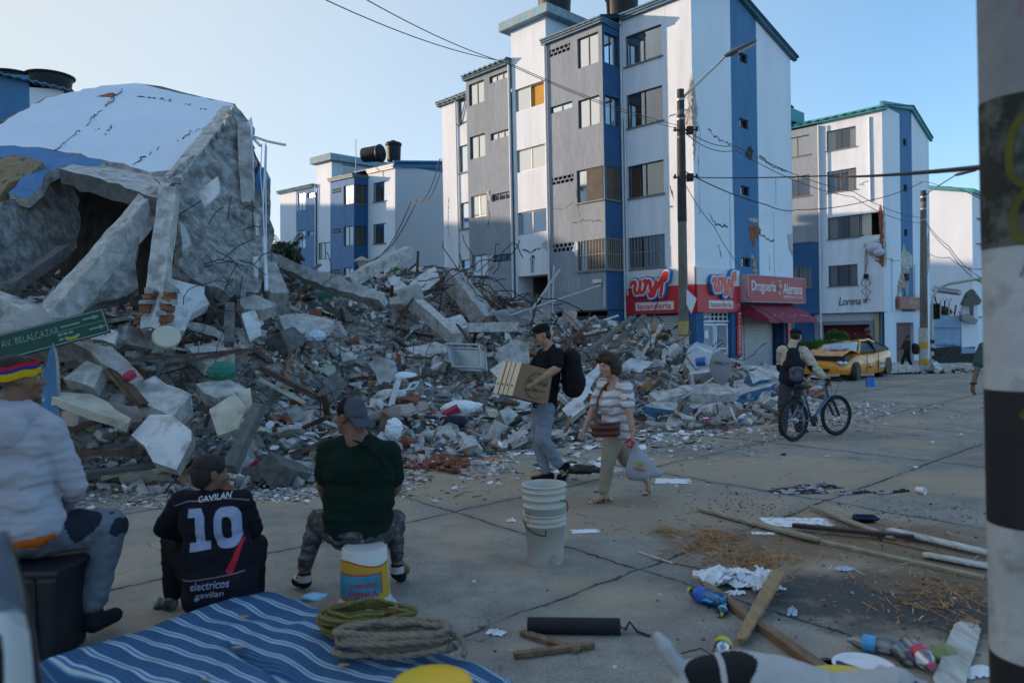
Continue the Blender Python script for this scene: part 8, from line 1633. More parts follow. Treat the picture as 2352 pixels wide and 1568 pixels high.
def straw():
 random.seed(9); mb = MB()
 for (cu, cv, su, sv, n) in ((1630, 1255, 55, 18, 260), (1740, 1290, 60, 16, 260), (1530, 1222, 14, 6, 50), (1640, 1235, 40, 12, 120), (1850, 1200, 120, 18, 90), (2150, 1370, 80, 30, 160), (1700, 1325, 60, 12, 100), (2225, 1440, 10, 6, 40)):
  for _ in range(int(n*1.7)):
   p = gnd(random.gauss(cu, su), random.gauss(cv, sv))+Vector((0, 0, random.uniform(.004, .03))); a = random.gauss(.8, .8); l = .02+.16*random.random()**1.6; q = Vector((math.cos(a), math.sin(a), random.gauss(0, .1)))*l/2; mb.tube([p-q, p+q], random.uniform(.0012, .0045), 3, smooth=False)
 tag(mb.build('wood_splinters', mat('straw', (.42, .23, .11), .9, .3, 12)), 'orange brown splinters and straw spread over the road at the right', 'splinters', kind='stuff')
straw()
def dirt():
 random.seed(13)
 def smp(n):
  o = []
  while len(o) < n:
   a = random.choice([(2.95, 6.3, .9, .45), (3.1, 5.2, .9, .5), (2.4, 4.6, .8, .4), (3.8, 7.2, .6, .3), (.4, 9.2, 1.4, .5), (2.3, 7.6, .5, .3)]); o.append((random.gauss(a[0], a[2]), random.gauss(a[1], a[3]), 0))
  return o
 scatter('dirt_crumbs', 'crumbs of soil, chips and gravel on the dirty patches of road', 2600, smp, lambda: .006+.03*random.random()**3, dict(chunk=4, slab=2, stick=1.5), [CONC3, WOODD, WOOD, CONC2, PLAST], [5, 4, 2, 1, .5], cat='dirt', amt=.3)
dirt()
# ---------------- bottles
def bottle(label, u, v, rz, L_=.26, r=.042, tint=(.6, .8, 1), lab=(.02, .15, .6), cap=(.6, .5, .02), up=False):
 t = thing('plastic_bottle', label, 'bottle', gnd(u, v)+Vector((0, 0, r))); t.rotation_euler = (0, 0, rz); M = Euler((0, R(90), 0)).to_matrix()
 gm = glassmat('pet_%d' % int(sum(tint)*100), tint, .15, .10, .10)
 MB().lathe([(r*.5, -L_/2), (r*.9, -L_/2+.01), (r, -L_/2+.03), (r*.93, -L_*.2), (r, -L_*.05), (r*.94, L_*.12), (r, L_*.2), (r*.7, L_*.34), (r*.3, L_*.42), (r*.3, L_*.46)], 20, M=M).build('bottle_body', gm, t)
 if lab: MB().lathe([(r*1.02, -L_*.02), (r*1.02, L_*.19)], 20, M=M, cap0=False, cap1=False).build('bottle_label', mat('label_%d' % int(lab[0]*1000+lab[1]*97), lab, .5), t)
 if cap: MB().lathe([(r*.36, L_*.44), (r*.36, L_*.5)], 14, M=M).build('bottle_cap', mat('capc_%d' % int(cap[0]*1000+cap[1]*97), cap, .5), t)
bottle('large blue water bottle with dark blue label near the crumpled paper', 1622, 1388, R(125), .30, .055, (.35, .7, .95), (.03, .10, .55)); bottle('small bottle with yellow cap beside the large blue one', 1660, 1410, R(-110), .17, .03, (.3, .65, .8), (.2, .5, .5))
bottle('clear bottle with yellow label behind the dog', 1660, 1508, R(70), .26, .05, (.85, .88, .9), (.55, .45, .02), None); bottle('clear ribbed bottle with blue label at the lower right', 2010, 1498, R(145), .32, .045, (.85, .9, .95), (.08, .35, .65), None)
bottle('clear bottle with red label and pink cap at the lower right', 2112, 1525, R(-95), .30, .055, (.88, .86, .88), (.55, .03, .08), (.55, .08, .15)); bottle('unlabelled crushed clear bottle between the two labelled ones', 2068, 1515, R(85), .22, .045, (.8, .8, .82), None, None); bottle('dark blue crushed bottle on the long planks', 1990, 1200, R(-12), .24, .04, (.15, .2, .35), None, None)
t = thing('foam_cup', 'white foam cup lying on its side at the far right of the road', 'cup', gnd(2105, 1132)+Vector((0, 0, .04))); MB().lathe([(.028, 0), (.04, .09), (.043, .092)], 16, M=Euler((R(90), 0, .6)).to_matrix(), cap1=False).build('cup_body', PAPER, t)
lumpy('wrapper', 'olive green crumpled wrapper beside the red labelled bottle', 'wrapper', 2165, 1508, gnd(2165, 1508).y, (.11, .06, .05), mat('wrapper_olive', (.22, .25, .10), .7), .2, .03)
t = thing('foam_tray', 'white foam food tray lying open behind the dog', 'tray', gnd(1985, 1540)); MB().lathe([(.13, .01), (.15, .03), (.16, .032), (.15, .022), (.12, .0)], 24).build('tray_base', PAPER, t); MB().box((-.30, -.12, .0), (-.12, .1, .02)).build('tray_lid', PAPER, t, bevel=.008)
t = thing('yellow_tub', 'yellow plastic tub at the bottom edge behind the dog', 'tub', gnd(1960, 1640)); MB().lathe([(.20, 0), (.24, .10), (.26, .105), (.26, .12)], 30).build('tub_body', mat('tub_yellow', (.60, .42, .03), .5), t)
# ---------------- black roll with strap
t = thing('foam_roll', 'black foam roll with strap lying on the road', 'roll', gnd(1315, 1458)+Vector((0, 0, .045))); a = gnd(1212, 1452)-gnd(1315, 1458); b = gnd(1425, 1455)-gnd(1315, 1458)
MB().tube([a, a*.5+b*.5, b], .05, 24).build('roll_body', mat('foam_black', (.012, .012, .016), .8, .2, 20, .2, 60), t)
MB().tube([b, b+Vector((.03, 0, -.02)), b+Vector((.06, .02, .02)), b+Vector((.10, -.0, -.03)), b+Vector((.17, -.05, -.04))], .012, 6, flat=.4).build('strap', BLACK, t)
MB().tube([gnd(1565, 1500), gnd(1610, 1488), gnd(1638, 1505), gnd(1600, 1512)], .008, 6, flat=.5).build('leash', BLACK)
tag(bpy.data.objects['leash'], 'black leash lying on the road behind the dog', 'leash')
# ---------------- buckets
def bucket(par, r0, r1, h, m, z=0, ribs=(.86, .93, 1.0), M=None, rim=True, openb=True):
 P = [(r0*.97, 0), (r0, .01)]
 for k in ribs: rr = r0+(r1-r0)*k; P += [(rr, h*k-.012), (rr+.012, h*k-.01), (rr+.012, h*k), (rr, h*k+.002 if k < 1 else h)]
 P = [(r, z_+z) for r, z_ in P]
 o = MB().lathe(P+([(r1-.006, h+z), (r0*.9, z+.02)] if openb else []), 40, M=M, cap1=not openb).build('bucket_body', m, par); return o
WB = mat('bucket_white', (.46, .44, .40), .55, .1, 3, .05, 20, col2=(.26, .20, .15), thr=.64, s2=5, sharp=.08)
b0 = gnd(1253, 1290); t = thing('bucket_stack', 'two stacked dirty white plastic buckets standing on the road', 'bucket', b0)
bucket(t, .140, .163, .40, WB, 0, (.80, .90, 1.0)); bucket(t, .148, .168, .36, WB, .265, (.55, .72, .88, 1.0))
MB().tube([(-.17*math.cos(a), -.17*math.sin(a)-.02, .36-.10*math.sin(a)) for a in [PI*i/16 for i in range(9)]]+[(0, -.19, .27), (.0, -.18, .3)], .005, 6).build('handle', STEEL, t)
MB().tube([(.12, -.13, .52), (.17, -.08, .50), (.185, -.03, .44), (.175, .0, .40)], .005, 6).build('handle', STEEL, t)
pb = gnd(840, 1392); t = thing('paint_bucket', 'upturned white paint bucket with yellow, red and blue label under the green shirt man', 'bucket', pb)
MB().lathe([(.185, 0), (.19, .03), (.176, .035), (.176, .06), (.166, .065), (.150, .40), (.14, .41)], 40).build('bucket_body', mat('bucket_clean', (.50, .49, .47), .5, .08, 3), t)
def arcpatch(name, a0, a1, z0, z1, m, lift, inv=0): 
 mb = MB(); n = 20; vs = []
 for i in range(n+1):
  a = a0+(a1-a0)*i/n
  for z in (z0 if not callable(z0) else z0(i/n), z1 if not callable(z1) else z1(i/n)): r = .166-(z-.065)*.0478+lift; vs.append((r*math.cos(a), r*math.sin(a), z))
 mb.add(vs, [(2*i, 2*i+2, 2*i+3, 2*i+1) for i in range(n)], 0, True); return mb.build(name, m, t)
LY, LR, LBl = mat('label_yellow', (.50, .27, .02), .5), mat('label_red', (.42, .02, .02), .5), mat('label_blue', (.04, .20, .30), .5, .3, 8)
fa, fb = -PI/2-1.5, -PI/2+1.5
arcpatch('label_band', fa, fb, .085, lambda t_: .33+.02*math.sin(t_*6), LR, .001); arcpatch('label_band', fa, fb, .095, lambda t_: .32+.02*math.sin(t_*6), LY, .002); arcpatch('label_field', fa+.05, fb-.55, .10, .265, LR, .003); arcpatch('label_field', fa+.1, fb-.62, .105, .257, LBl, .004); arcpatch('label_band', fb-.95, fb-.05, .088, lambda t_: .11+.05*t_, LY, .0045)
cw = lambda c: Vector(((.166-(c.y-.065)*.0478+.006)*math.sin(c.x/.16), -(.166-(c.y-.065)*.0478+.006)*math.cos(c.x/.16), c.y))
for txt, zc, ww, hh, cc in (('Vinilo', .135, .20, .045, LR), ('mundo 1', .19, .17, .035, LR)):
 me = text_mesh(txt, 1, 0, .02); me.materials.clear(); me.materials.append(cc); xs = [v.co.x for v in me.vertices]; ys = [v.co.y for v in me.vertices]
 for v in me.vertices:
  x = -((v.co.x-min(xs))/(max(xs)-min(xs))-.5)*ww+.02; y = zc-((v.co.y-min(ys))/(max(ys)-min(ys))-.5)*hh; v.co = cw(Vector((x, y, 0))) if False else v.co
 c2 = [(-((v.co.x-min(xs))/(max(xs)-min(xs))-.5)*ww+.02, zc-((v.co.y-min(ys))/(max(ys)-min(ys))-.5)*hh) for v in me.vertices]
 for v, (x, y) in zip(me.vertices, c2): v.co = cw(Vector((x, y, 0)))
 o = bpy.data.objects.new('label_lettering', me); C.objects.link(o); o.parent = t
MB().tube([(.19, .0, .05), (.215, -.05, .04), (.20, -.11, .02), (.16, -.17, .008), (.10, -.20, .006)], .006, 8).build('handle', SWHITE, t)
t = thing('yellow_bucket', 'yellow bucket lid rim at the bottom edge beside the ropes', 'bucket', at(992, 1565, 3.1)+Vector((0, 0, -.3))); 
MB().lathe([(.13, 0), (.155, .27), (.168, .275), (.172, .29), (.165, .30), (.150, .285), (.0, .283)], 40).build('bucket_body', mat('lid_yellow', (.70, .42, .01), .4, .06), t)
t = thing('blue_bucket', 'blue bucket standing upside down on the road by the taxi', 'bucket', gnd(2000, 889, -.02)); MB().lathe([(.16, 0), (.16, .02), (.145, .03), (.115, .27), (.11, .275)], 28).build('bucket_body', mat('bucket_blue', (.01, .12, .42), .4), t)
# ---------------- mattress, ropes
def mattress():
 P = [gnd(70, 1500, .18), gnd(612, 1338, .2), gnd(1200, 1552, .18), gnd(900, 1900, .18)]; base = Vector((P[0].x, P[0].y, 0)); n = 70
 m = bpy.data.materials.new('striped_ticking'); m.use_nodes = True; nt = m.node_tree; N = nt.nodes; L = nt.links; uv = N.new('ShaderNodeUVMap'); sp = N.new('ShaderNodeSeparateXYZ'); L.new(uv.outputs[0], sp.inputs[0])
 nz_ = N.new('ShaderNodeTexNoise'); nz_.inputs['Scale'].default_value = 5; tc = N.new('ShaderNodeTexCoord'); L.new(tc.outputs['Object'], nz_.inputs[0])
 md = N.new('ShaderNodeMath'); md.operation = 'MULTIPLY'; md.inputs[1].default_value = 11; L.new(sp.outputs[0], md.inputs[0]); fr_ = N.new('ShaderNodeMath'); fr_.operation = 'FRACT'; L.new(md.outputs[0], fr_.inputs[0])
 cr = N.new('ShaderNodeValToRGB'); cr.color_ramp.interpolation = 'LINEAR'; e = cr.color_ramp.elements; dk, mdb, lt, wt = (.016, .085, .22, 1), (.02, .18, .42, 1), (.10, .26, .45, 1), (.50, .60, .67, 1)
 st = [(0, dk), (.06, dk), (.08, lt), (.10, dk), (.16, dk), (.18, lt), (.20, dk), (.30, dk), (.34, mdb), (.40, wt), (.46, wt), (.50, mdb), (.56, mdb), (.60, wt), (.65, wt), (.70, mdb), (.74, dk), (.82, dk), (.84, lt), (.86, dk), (.92, dk), (.94, lt), (.96, dk)]
 while len(e) < len(st): e.new(.5)
 for i, (p, c) in enumerate(st): e[i].position = p; e[i].color = c
 L.new(fr_.outputs[0], cr.inputs[0]); mx = N.new('ShaderNodeMix'); mx.data_type = 'RGBA'; mx.blend_type = 'MULTIPLY'; mx.inputs[0].default_value = .5; L.new(cr.outputs[0], mx.inputs[6]); L.new(nz_.outputs[0], mx.inputs[7]); L.new(mx.outputs[2], N['Principled BSDF'].inputs['Base Color']); N['Principled BSDF'].inputs['Roughness'].default_value = .9
 n2 = N.new('ShaderNodeTexNoise'); n2.inputs['Scale'].default_value = 200; L.new(tc.outputs['Object'], n2.inputs[0]); bp = N.new('ShaderNodeBump'); bp.inputs['Strength'].default_value = .3; bp.inputs['Distance'].default_value = .005; L.new(n2.outputs[0], bp.inputs['Height']); L.new(bp.outputs[0], N['Principled BSDF'].inputs['Normal'])
 V = []; UV = []
 for j in range(n+1):
  for i in range(n+1):
   a, b = i/n, j/n            # a across the stripes, b along them
   sa = .5-.5*math.cos(PI*a) if False else a; p = (P[0].lerp(P[1], a)).lerp(P[3].lerp(P[2], a), b)
   ed = min(a, 1-a, b, 1-b)/.055; z = .185 if ed >= 1 else .185*math.sqrt(max(0, 1-(1-ed)**2))
   q = p-P[0]; w1 = noise.noise(Vector((q.x*2.2, q.y*2.2, 1)))*.045+noise.noise(Vector((q.x*6, q.y*6, 4)))*.018
   crease = -.05*math.exp(-((a-.42+.25*(b-.5))/.02)**2)*(b > .3); wob = .02*noise.noise(Vector((q.x*3, q.y*3, 8)))
   pill = .03*math.sin(PI*a)*math.sin(PI*b)
   V.append((p.x-base.x, p.y-base.y, max(.006, z+(w1+crease+pill)*min(1, ed)-.0))); UV.append((a+wob*.8+.006*math.sin(14*b), b))
 mb = MB(); mb.add(V, [(j*(n+1)+i, j*(n+1)+i+1, (j+1)*(n+1)+i+1, (j+1)*(n+1)+i) for j in range(n) for i in range(n)], 0, True); o = mb.build('mattress', m)
 ul = o.data.uv_layers.new(name='UVMap')
 for l in o.data.loops: ul.data[l.index].uv = UV[l.vertex_index]
 o.location = base; tag(o, 'old mattress with blue and white striped ticking lying on the road', 'mattress')
 ys = [(970, 1412), (500, 1480), (420, 1545), (1300, 1)][:3]
 fm_ = mat('foam_tear', (.30, .22, .12), .9, .3, 10)
 for u, v in ((545, 1487), (560, 1416), (788, 1528), (480, 1560)):
  c = gnd(u, v, .215); mb = MB(); ring = [c+Vector((math.cos(a)*.035*random.uniform(.6, 1.3), math.sin(a)*.018*random.uniform(.6, 1.3), .006)) for a in [2*PI*i/9 for i in range(9)]]; mb.add(ring, [tuple(range(9))]); p_ = mb.build('foam_tear', fm_, o); p_.matrix_parent_inverse = Matrix.Translation(-base)
mattress()
def rope(label, c, R_, loops, r, m, seed, sq=.45, tail=None, hgt=.02):
 random.seed(seed); c = Vector(c); P = []; ph = random.random()*6
 for k in range(loops):
  rx = R_*random.uniform(.62, 1.05); ry = R_*sq*random.uniform(.6, 1.15); ox, oy = random.gauss(0, R_*.06), random.gauss(0, R_*.06); tz = random.gauss(0, .08)
  for i in range(16):
   a = 2*PI*i/16; pinch = 1-.35*abs(math.cos(a+ph))**3*.4; P.append(c+Vector((ox+rx*math.cos(a)+tz*.2*math.sin(a*2), oy+ry*math.sin(a)*pinch, r*.9+hgt*k*.55+abs(noise.noise(Vector((k*1.3, a, seed))))*.05)))
 if tail: P += [c+Vector(q) for q in tail]
 # smooth + twist: three strands
 Q = []
 for i in range(len(P)-1):
  p0, p1, p2, p3 = P[max(i-1, 0)], P[i], P[i+1], P[min(i+2, len(P)-1)]
  for t_ in (0, .33, .66): Q.append(.5*((2*p1)+(-p0+p2)*t_+(2*p0-5*p1+4*p2-p3)*t_*t_+(-p0+3*p1-3*p2+p3)*t_**3))
 mb = MB()
 D = [Q[0]]
 for a, b in zip(Q, Q[1:]):
  k = max(1, int((b-a).length/(r*.9)))
  for i in range(1, k+1): D.append(a.lerp(b, i/k))
 for s in range(3):
  S = []
  for i, p in enumerate(D):
   t_ = (D[min(i+1, len(D)-1)]-D[max(i-1, 0)]).normalized(); u = t_.cross(Vector((0, 0, 1))); u = u.normalized() if u.length > .01 else Vector((1, 0, 0)); w2 = t_.cross(u); a = i*.85+s*2*PI/3; S.append(p+(u*math.cos(a)+w2*math.sin(a))*r*.48)
  mb.tube(S, r*.60, 6)
 return tag(mb.build('rope_coil', m), label, 'rope')
rope('olive green thin rope coiled on the mattress behind the thick one', gnd(838, 1450, .23), .25, 13, .010, mat('rope_olive', (.16, .14, .04), .9, .25, 30, .3, 200), 3, .5, hgt=.016)
rope('thick grey brown rope coiled with a knotted end on the mattress', gnd(908, 1497, .23), .30, 10, .0165, mat('rope_brown', (.22, .18, .135), .9, .25, 30, .3, 200), 8, .42, tail=[(.28, .03, .08), (.33, 0, .06), (.36, -.06, .03), (.34, -.10, .01)], hgt=.02)
# ---------------- foreground striped pole, vehicle edge
def fgpole():
 Y = 2.7; b = Vector((at(2356, 784, Y).x+.048, Y, 0)); t = thing('utility_pole', 'thick concrete pole painted in black and white bands in the right foreground', 'utility pole', b)
 pw = mat('pole_white_paint', (.46, .47, .48), .8, .2, 3, .3, 20, col2=(.22, .22, .21), thr=.6, s2=6, sharp=.1); pk = mat('pole_black_paint', (.012, .012, .014), .6, .3, 5, .1)
 rad = lambda z: .158-.0118*z; zs = [-.02, .13, .63, 1.11, 1.60, 2.11, 2.64, 6.5]; lean = -.0235
 for i in range(7):
  z0, z1 = zs[i], zs[i+1]; n = 6; P = [Vector((lean*(z0+(z1-z0)*k/n), 0, z0+(z1-z0)*k/n)) for k in range(n+1)]; MB().tube(P, [rad(p.z)+(.0012 if i % 2 else 0) for p in P], 40).build('painted_band', mat('pole_graffiti_band', (.022, .024, .018), .8, .3, 4, .2, 20, col2=(.11, .115, .10), thr=.55, s2=7, sharp=.06) if i == 5 else pk if i in (1, 3) else (pw if i < 6 else mat('pole_bare', (.24, .24, .25), .85, .2, 4, .2)), t)
 gy = mat('graffiti_yellow', (.10, .09, .015), .8, .3, 8)
 def on(lines, w_, m, nm):
  for ln in lines:
   mb = MB(); Q = []
   for i in range(len(ln)-1):
    p0, p1, p2, p3 = ln[max(i-1, 0)], ln[i], ln[i+1], ln[min(i+2, len(ln)-1)]
    for k in range(6): q = k/6; Q.append([.5*((2*p1[d])+(-p0[d]+p2[d])*q+(2*p0[d]-5*p1[d]+4*p2[d]-p3[d])*q*q+(-p0[d]+3*p1[d]-3*p2[d]+p3[d])*q**3) for d in (0, 1)])
   Q.append(list(ln[-1])); vs = []
   for i, (a, z) in enumerate(Q):
    A = Q[max(i-1, 0)]; B = Q[min(i+1, len(Q)-1)]; dx, dz = (B[0]-A[0])*.15, B[1]-A[1]; l = math.hypot(dx, dz) or 1
    for s in (-1, 1): aa = a-s*dz/l*w_/.15/2; zz = z+s*dx/l*w_/2; r = rad(zz)+.004; vs.append((lean*zz+r*math.sin(aa), -r*math.cos(aa), zz))
   mb.add(vs, [(2*i, 2*i+1, 2*i+3, 2*i+2) for i in range(len(Q)-1)]); mb.build(nm, m, t)
 on([[(-.35, 2.58), (-.8, 2.5), (-.85, 2.36), (-.4, 2.32), (-.2, 2.45), (-.35, 2.58)], [(-.3, 2.32), (-.75, 2.25), (-.8, 2.15), (-.5, 2.12)], [(-.1, 2.5), (.2, 2.58), (.4, 2.4), (.1, 2.2)]], .028, gy, 'graffiti'); on([[(-.45, 2.2), (-.1, 2.28), (.1, 2.2), (-.15, 2.13)]], .03, mat('graffiti_green', (.05, .08, .03)), 'graffiti')
 on([[(-.72, 1.53), (-.66, 1.52), (-.62, 1.53)], [(-.3, 1.47), (-.42, 1.36), (-.3, 1.28), (-.45, 1.22), (-.3, 1.17)]], .045, gy, 'graffiti')
 rs = mat('faded_red_marks', (.30, .17, .19), .8); on([[(-.7, 2.0), (-.5, 2.06), (-.55, 1.95)], [(-.65, 1.88), (-.45, 1.9), (-.5, 1.8)], [(-.6, 1.74), (-.4, 1.78)], [(-.55, 2.9), (-.4, 2.98)], [(-.4, 3.05), (-.3, 3.1)]], .010, rs, 'faint_marks')
fgpole()
def vehicle():
 t = thing('parked_vehicle', 'rear corner of a white vehicle with dark window at the lower left edge', 'vehicle', (0, 0, 0)); J = lambda u, v, Y: at(u, v, Y)
 vw = mat('vehicle_white', (.62, .63, .64), .25, .04, 2, coat=.8); vd = mat('vehicle_black', (.01, .01, .014), .25, .1, coat=.5); vg = mat('vehicle_glass_grey', (.16, .20, .27), .15, .15, 3, spec=.6)
 def shell(name, cols, m, th=.03):
  k = len(cols[0]); mb = MB(); V = [J(*p) for c in cols for p in c]; n = len(cols); mb.add(V, [(i*k+j, (i+1)*k+j, (i+1)*k+j+1, i*k+j+1) for i in range(n-1) for j in range(k-1)], 0, True)
  o = mb.build(name, m, t); s = o.modifiers.new('s', 'SOLIDIFY'); s.thickness = th; s.offset = -1; return o
 vs_ = [1225, 1280, 1340, 1400, 1460, 1520, 1600, 1700]; ed = [-4, 12, 30, 44, 56, 66, 76, 84]
 shell('rear_pillar', [[(e-9, v, 1.72) for e, v in zip(ed, vs_)], [(e+2, v, 1.75) for e, v in zip(ed, vs_)], [(e+5, v, 1.85) for e, v in zip(ed, vs_)]], vd, .02)
 shell('side_glass', [[(-260, v, 1.3) for v in vs_], [(-120, v, 1.5) for v in vs_], [(e-8, v, 1.70) for e, v in zip(ed, vs_)]], vg, .02)
 v2 = [1412, 1420, 1450, 1500, 1560, 1700]; e2 = [20, 36, 48, 56, 60, 62]
 shell('body_panel', [[(-300, v, 1.24) for v in v2], [(-20, v, 1.58) for v in v2], [(e, v, 1.66) for e, v in zip(e2, v2)]], vw, .02)
 shell('dark_trim', [[(-300, v, 1.235) for v in (1455, 1500, 1550, 1700)], [(-20, v, 1.565) for v in (1455, 1500, 1550, 1700)], [(-1+k, v, 1.58) for k, v in zip((0, 6, 8, 4), (1455, 1500, 1550, 1700))]], vd, .01)
vehicle()
# ---------------- taxi
def taxi():
 c = gnd(1945, 880, 0); base = Vector((11.41, 25.36, -.06)); t = thing('crushed_taxi', 'crushed yellow taxi with caved roof and burst bonnet', 'car', base, R(-136)); TY = mat('taxi_yellow', (.62, .24, .015), .35, .1, 2, .1, 5, coat=.5); TG = mat('taxi_black', (.012, .012, .014), .5)
 # local frame: +X forward (nose), +Y left
 st = [  # x, half width, z_low, z_belt, z_top-of-body
  (-2.15, .62, .45, .75, .92), (-2.0, .78, .32, .72, .98), (-1.5, .84, .26, .70, 1.00), (-.9, .86, .22, .68, .97), (-.2, .86, .20, .66, .93), (.5, .86, .20, .66, .93), (.95, .86, .22, .66, .92), (1.4, .84, .26, .64, .80), (1.9, .80, .26, .58, .70), (2.15, .66, .28, .52, .62)]
 mb = MB(); vs = []
 for i, (x, w2, a, b, d) in enumerate(st):
  for k, (y, z) in enumerate(((w2*.95, a), (w2, a+.12), (w2*1.02, b), (w2*.93, d), (w2*.5, d+.03), (0, d+.04), (-w2*.5, d+.03), (-w2*.93, d), (-w2*1.02, b), (-w2, a+.12), (-w2*.95, a))):
   nn = noise.noise(Vector((x*1.7, y*2, z*3)))*.06; vs.append((x+nn*.5, y+nn*.7, z+nn*.8))
 k = 11; mb.add(vs, [(i*k+j, i*k+j+1, (i+1)*k+j+1, (i+1)*k+j) for i in range(len(st)-1) for j in range(k-1)]+[tuple(range(k)), tuple(range((len(st)-1)*k, len(st)*k))], 0, False)
 body = mb.build('car_body', TY, t); s = body.modifiers.new('s', 'SUBSURF'); s.levels = 2; s.render_levels = 2
 # caved roof and pillars
 RF = [(-1.5, .62, 1.00), (-.9, .58, 1.22), (-.2, .56, 1.30), (.35, .58, 1.26), (.35, -.58, 1.12), (-.2, -.58, 1.10), (-.9, -.6, 1.08), (-1.5, -.62, .98)]
 mb = MB(); g = []
 for i in range(9):
  for j in range(9):
   a, b = i/8, j/8; x = -1.05+1.45*a; y = -.56+1.12*b; z = 1.18+.13*b+.06*math.sin(a*3)+noise.noise(Vector((x*3, y*3, 1)))*.09-.05*(1-a); g.append((x, y, z))
 mb.add(g, [(i*9+j, (i+1)*9+j, (i+1)*9+j+1, i*9+j+1) for i in range(8) for j in range(8)]); rf = mb.build('roof', TY, t); s = rf.modifiers.new('s', 'SOLIDIFY'); s.thickness = .05
 for (a, b) in (((.95, .74, .90), (.4, .57, 1.30)), ((.95, -.74, .88), (.4, -.57, 1.18)), ((-.35, .82, .92), (-.35, .58, 1.27)), ((-1.05, .57, 1.22), (-1.75, .72, .97)), ((-1.05, -.57, 1.12), (-1.75, -.72, .95)), ((-.35, -.8, .92), (-.35, -.57, 1.16))): MB().tube([a, ((a[0]+b[0])/2, (a[1]+b[1])/2+.02, (a[2]+b[2])/2+.03), b], .04, 6).build('pillar', TG if a[0] < 0 else TY, t)
 gl_ = glassmat('taxi_glass', (.6, .8, .85), .25, .6, .25)
 mb = MB(); mb.add([(1.0, .7, .93), (1.0, -.7, .90), (.45, -.55, 1.17), (.45, .55, 1.29)], [(0, 1, 2, 3)]); mb.build('windscreen', gl_, t)
 for s_ in (1, -1): mb = MB(); mb.add([(.85, s_*.77, .93), (-.3, s_*.82, .95), (-.35, s_*.6, 1.22), (.38, s_*.58, 1.25)], [(0, 1, 2, 3)]); mb.add([(-.4, s_*.82, .95), (-1.6, s_*.78, .98), (-1.05, s_*.6, 1.2), (-.4, s_*.6, 1.22)], [(0, 1, 2, 3)]); mb.build('side_window', TG, t)
 mb = MB(); mb.add([(-1.1, .56, 1.2), (-1.1, -.56, 1.1), (-1.9, -.68, .97), (-1.9, .68, .99)], [(0, 1, 2, 3)]); mb.build('rear_window', TG, t)
 # bonnet folded up over black gap
 mb = MB(); g = []
 for i in range(7):
  for j in range(9): a, b = i/6, j/8; x = .95+1.05*a; y = (-.72+1.44*b)*(1-.08*a); g.append((x, y, .97-.10*a+.10*math.sin(a*PI)*(1+.4*math.sin(b*7))+noise.noise(Vector((x*4, y*4, 5)))*.04))
 mb.add(g, [(i*9+j, (i+1)*9+j, (i+1)*9+j+1, i*9+j+1) for i in range(6) for j in range(8)]); bo = mb.build('bonnet', TY, t); s = bo.modifiers.new('s', 'SOLIDIFY'); s.thickness = .03
 mb = MB(); mb.box((1.0, -.75, .72), (2.02, .75, .86)); mb.build('engine_bay', TG, t)
 for s_ in (1, -1):
  h = MB(); h.ell((1.93, s_*.60, .66), (.2, .17, .085), 16, 10, M=Euler((0, .2, s_*.5)).to_matrix()); h.build('headlight', mat('headlight', (.45, .55, .65), .1, .4, 9, metal=.6), t)
  for x, hid in ((1.38, 0), (-1.35, 0)):
   if x < 0 and s_ > 0: continue
  w_ = thing_part('wheel', t); w_.location = (1.38, s_*.74, .31); w_.rotation_euler = (0, 0, s_*.1+.35); MB().lathe([(.19, -.1), (.30, -.1), (.315, -.05), (.315, .05), (.30, .1), (.19, .1)], 26, M=Euler((R(90), 0, 0)).to_matrix()).build('tyre', TG, w_); MB().lathe([(.19, -.06), (.17, .05), (.04, .08)], 18, M=Euler((R(90 if s_ < 0 else -90), 0, 0)).to_matrix()).build('rim', GALV, w_)
  w_ = thing_part('wheel', t); w_.location = (-1.30, s_*.60, .24); MB().lathe([(.16, -.1), (.27, -.1), (.285, 0), (.27, .1), (.16, .1)], 26, M=Euler((R(90), 0, 0)).to_matrix()).build('tyre', TG, w_)
  for x in (1.38, -1.38):
   mb = MB(); mb.tube([(x, s_*.78, .33 if x > 0 else .40), (x, s_*.872, .33 if x > 0 else .40)], .335 if x > 0 else .30, 22); mb.build('wheel_arch', TG, t)
 mb = MB(); mb.box((2.08, -.3, .36), (2.2, .3, .46)); mb.build('grille', TG, t)
 # the side towards the camera
 for s_ in (1, -1):
  y = s_*.895; M = Matrix.Translation((-.68, y, .50)) @ (Matrix.Rotation(PI, 4, 'Z') if s_ > 0 else Matrix.Identity(4)) @ Matrix.Rotation(R(90), 4, 'X')
  mb = MB(); mb.box((-.24, -.09, 0), (.24, .12, .012), M=M); p_ = mb.build('number_plate', SWHITE, t); text('plate_lettering', 'SXF-414', M @ Matrix.Translation((0, .015, .014)), BLACK, p_, fit=(.40, .12), extrude=.002, offset=.01)
  mb = MB(); mb.tube([(.62, y+.0*s_, .28), (.60, y, .85)], .012, 4); mb.tube([(-.35, y, .28), (-.38, y, .85)], .012, 4); mb.build('door_gap', TG, t)
  mb = MB(); mb.box((.15, y-.01, .42), (.42, y+.012*s_, .47)) if s_ > 0 else mb.box((.15, y-.012, .42), (.42, y+.01, .47)); mb.build('door_lettering_bar', mat('door_mark', (.2, .1, .02)), t)
  for q in ((.45, .62), (.3, .5), (-1.9, .62)): mb = MB(); mb.add([(q[0], y+.006*s_, q[1]), (q[0]-.12, y+.006*s_, q[1]-.06), (q[0]-.04, y+.006*s_, q[1]+.13)], [(0, 1, 2)]); mb.build('scratch', SWHITE, t)
 return t
tx = taxi()
lumpy('belongings', 'white and lilac bundles lying on the taxi windscreen', 'belongings', 1890, 832, 23.6, (.45, .35, .07), mat('bundle_lilac', (.45, .45, .58), .8, .2, 6), .3, .05)
bpy.data.objects['belongings'].location = (10.85, 24.8, 1.0)
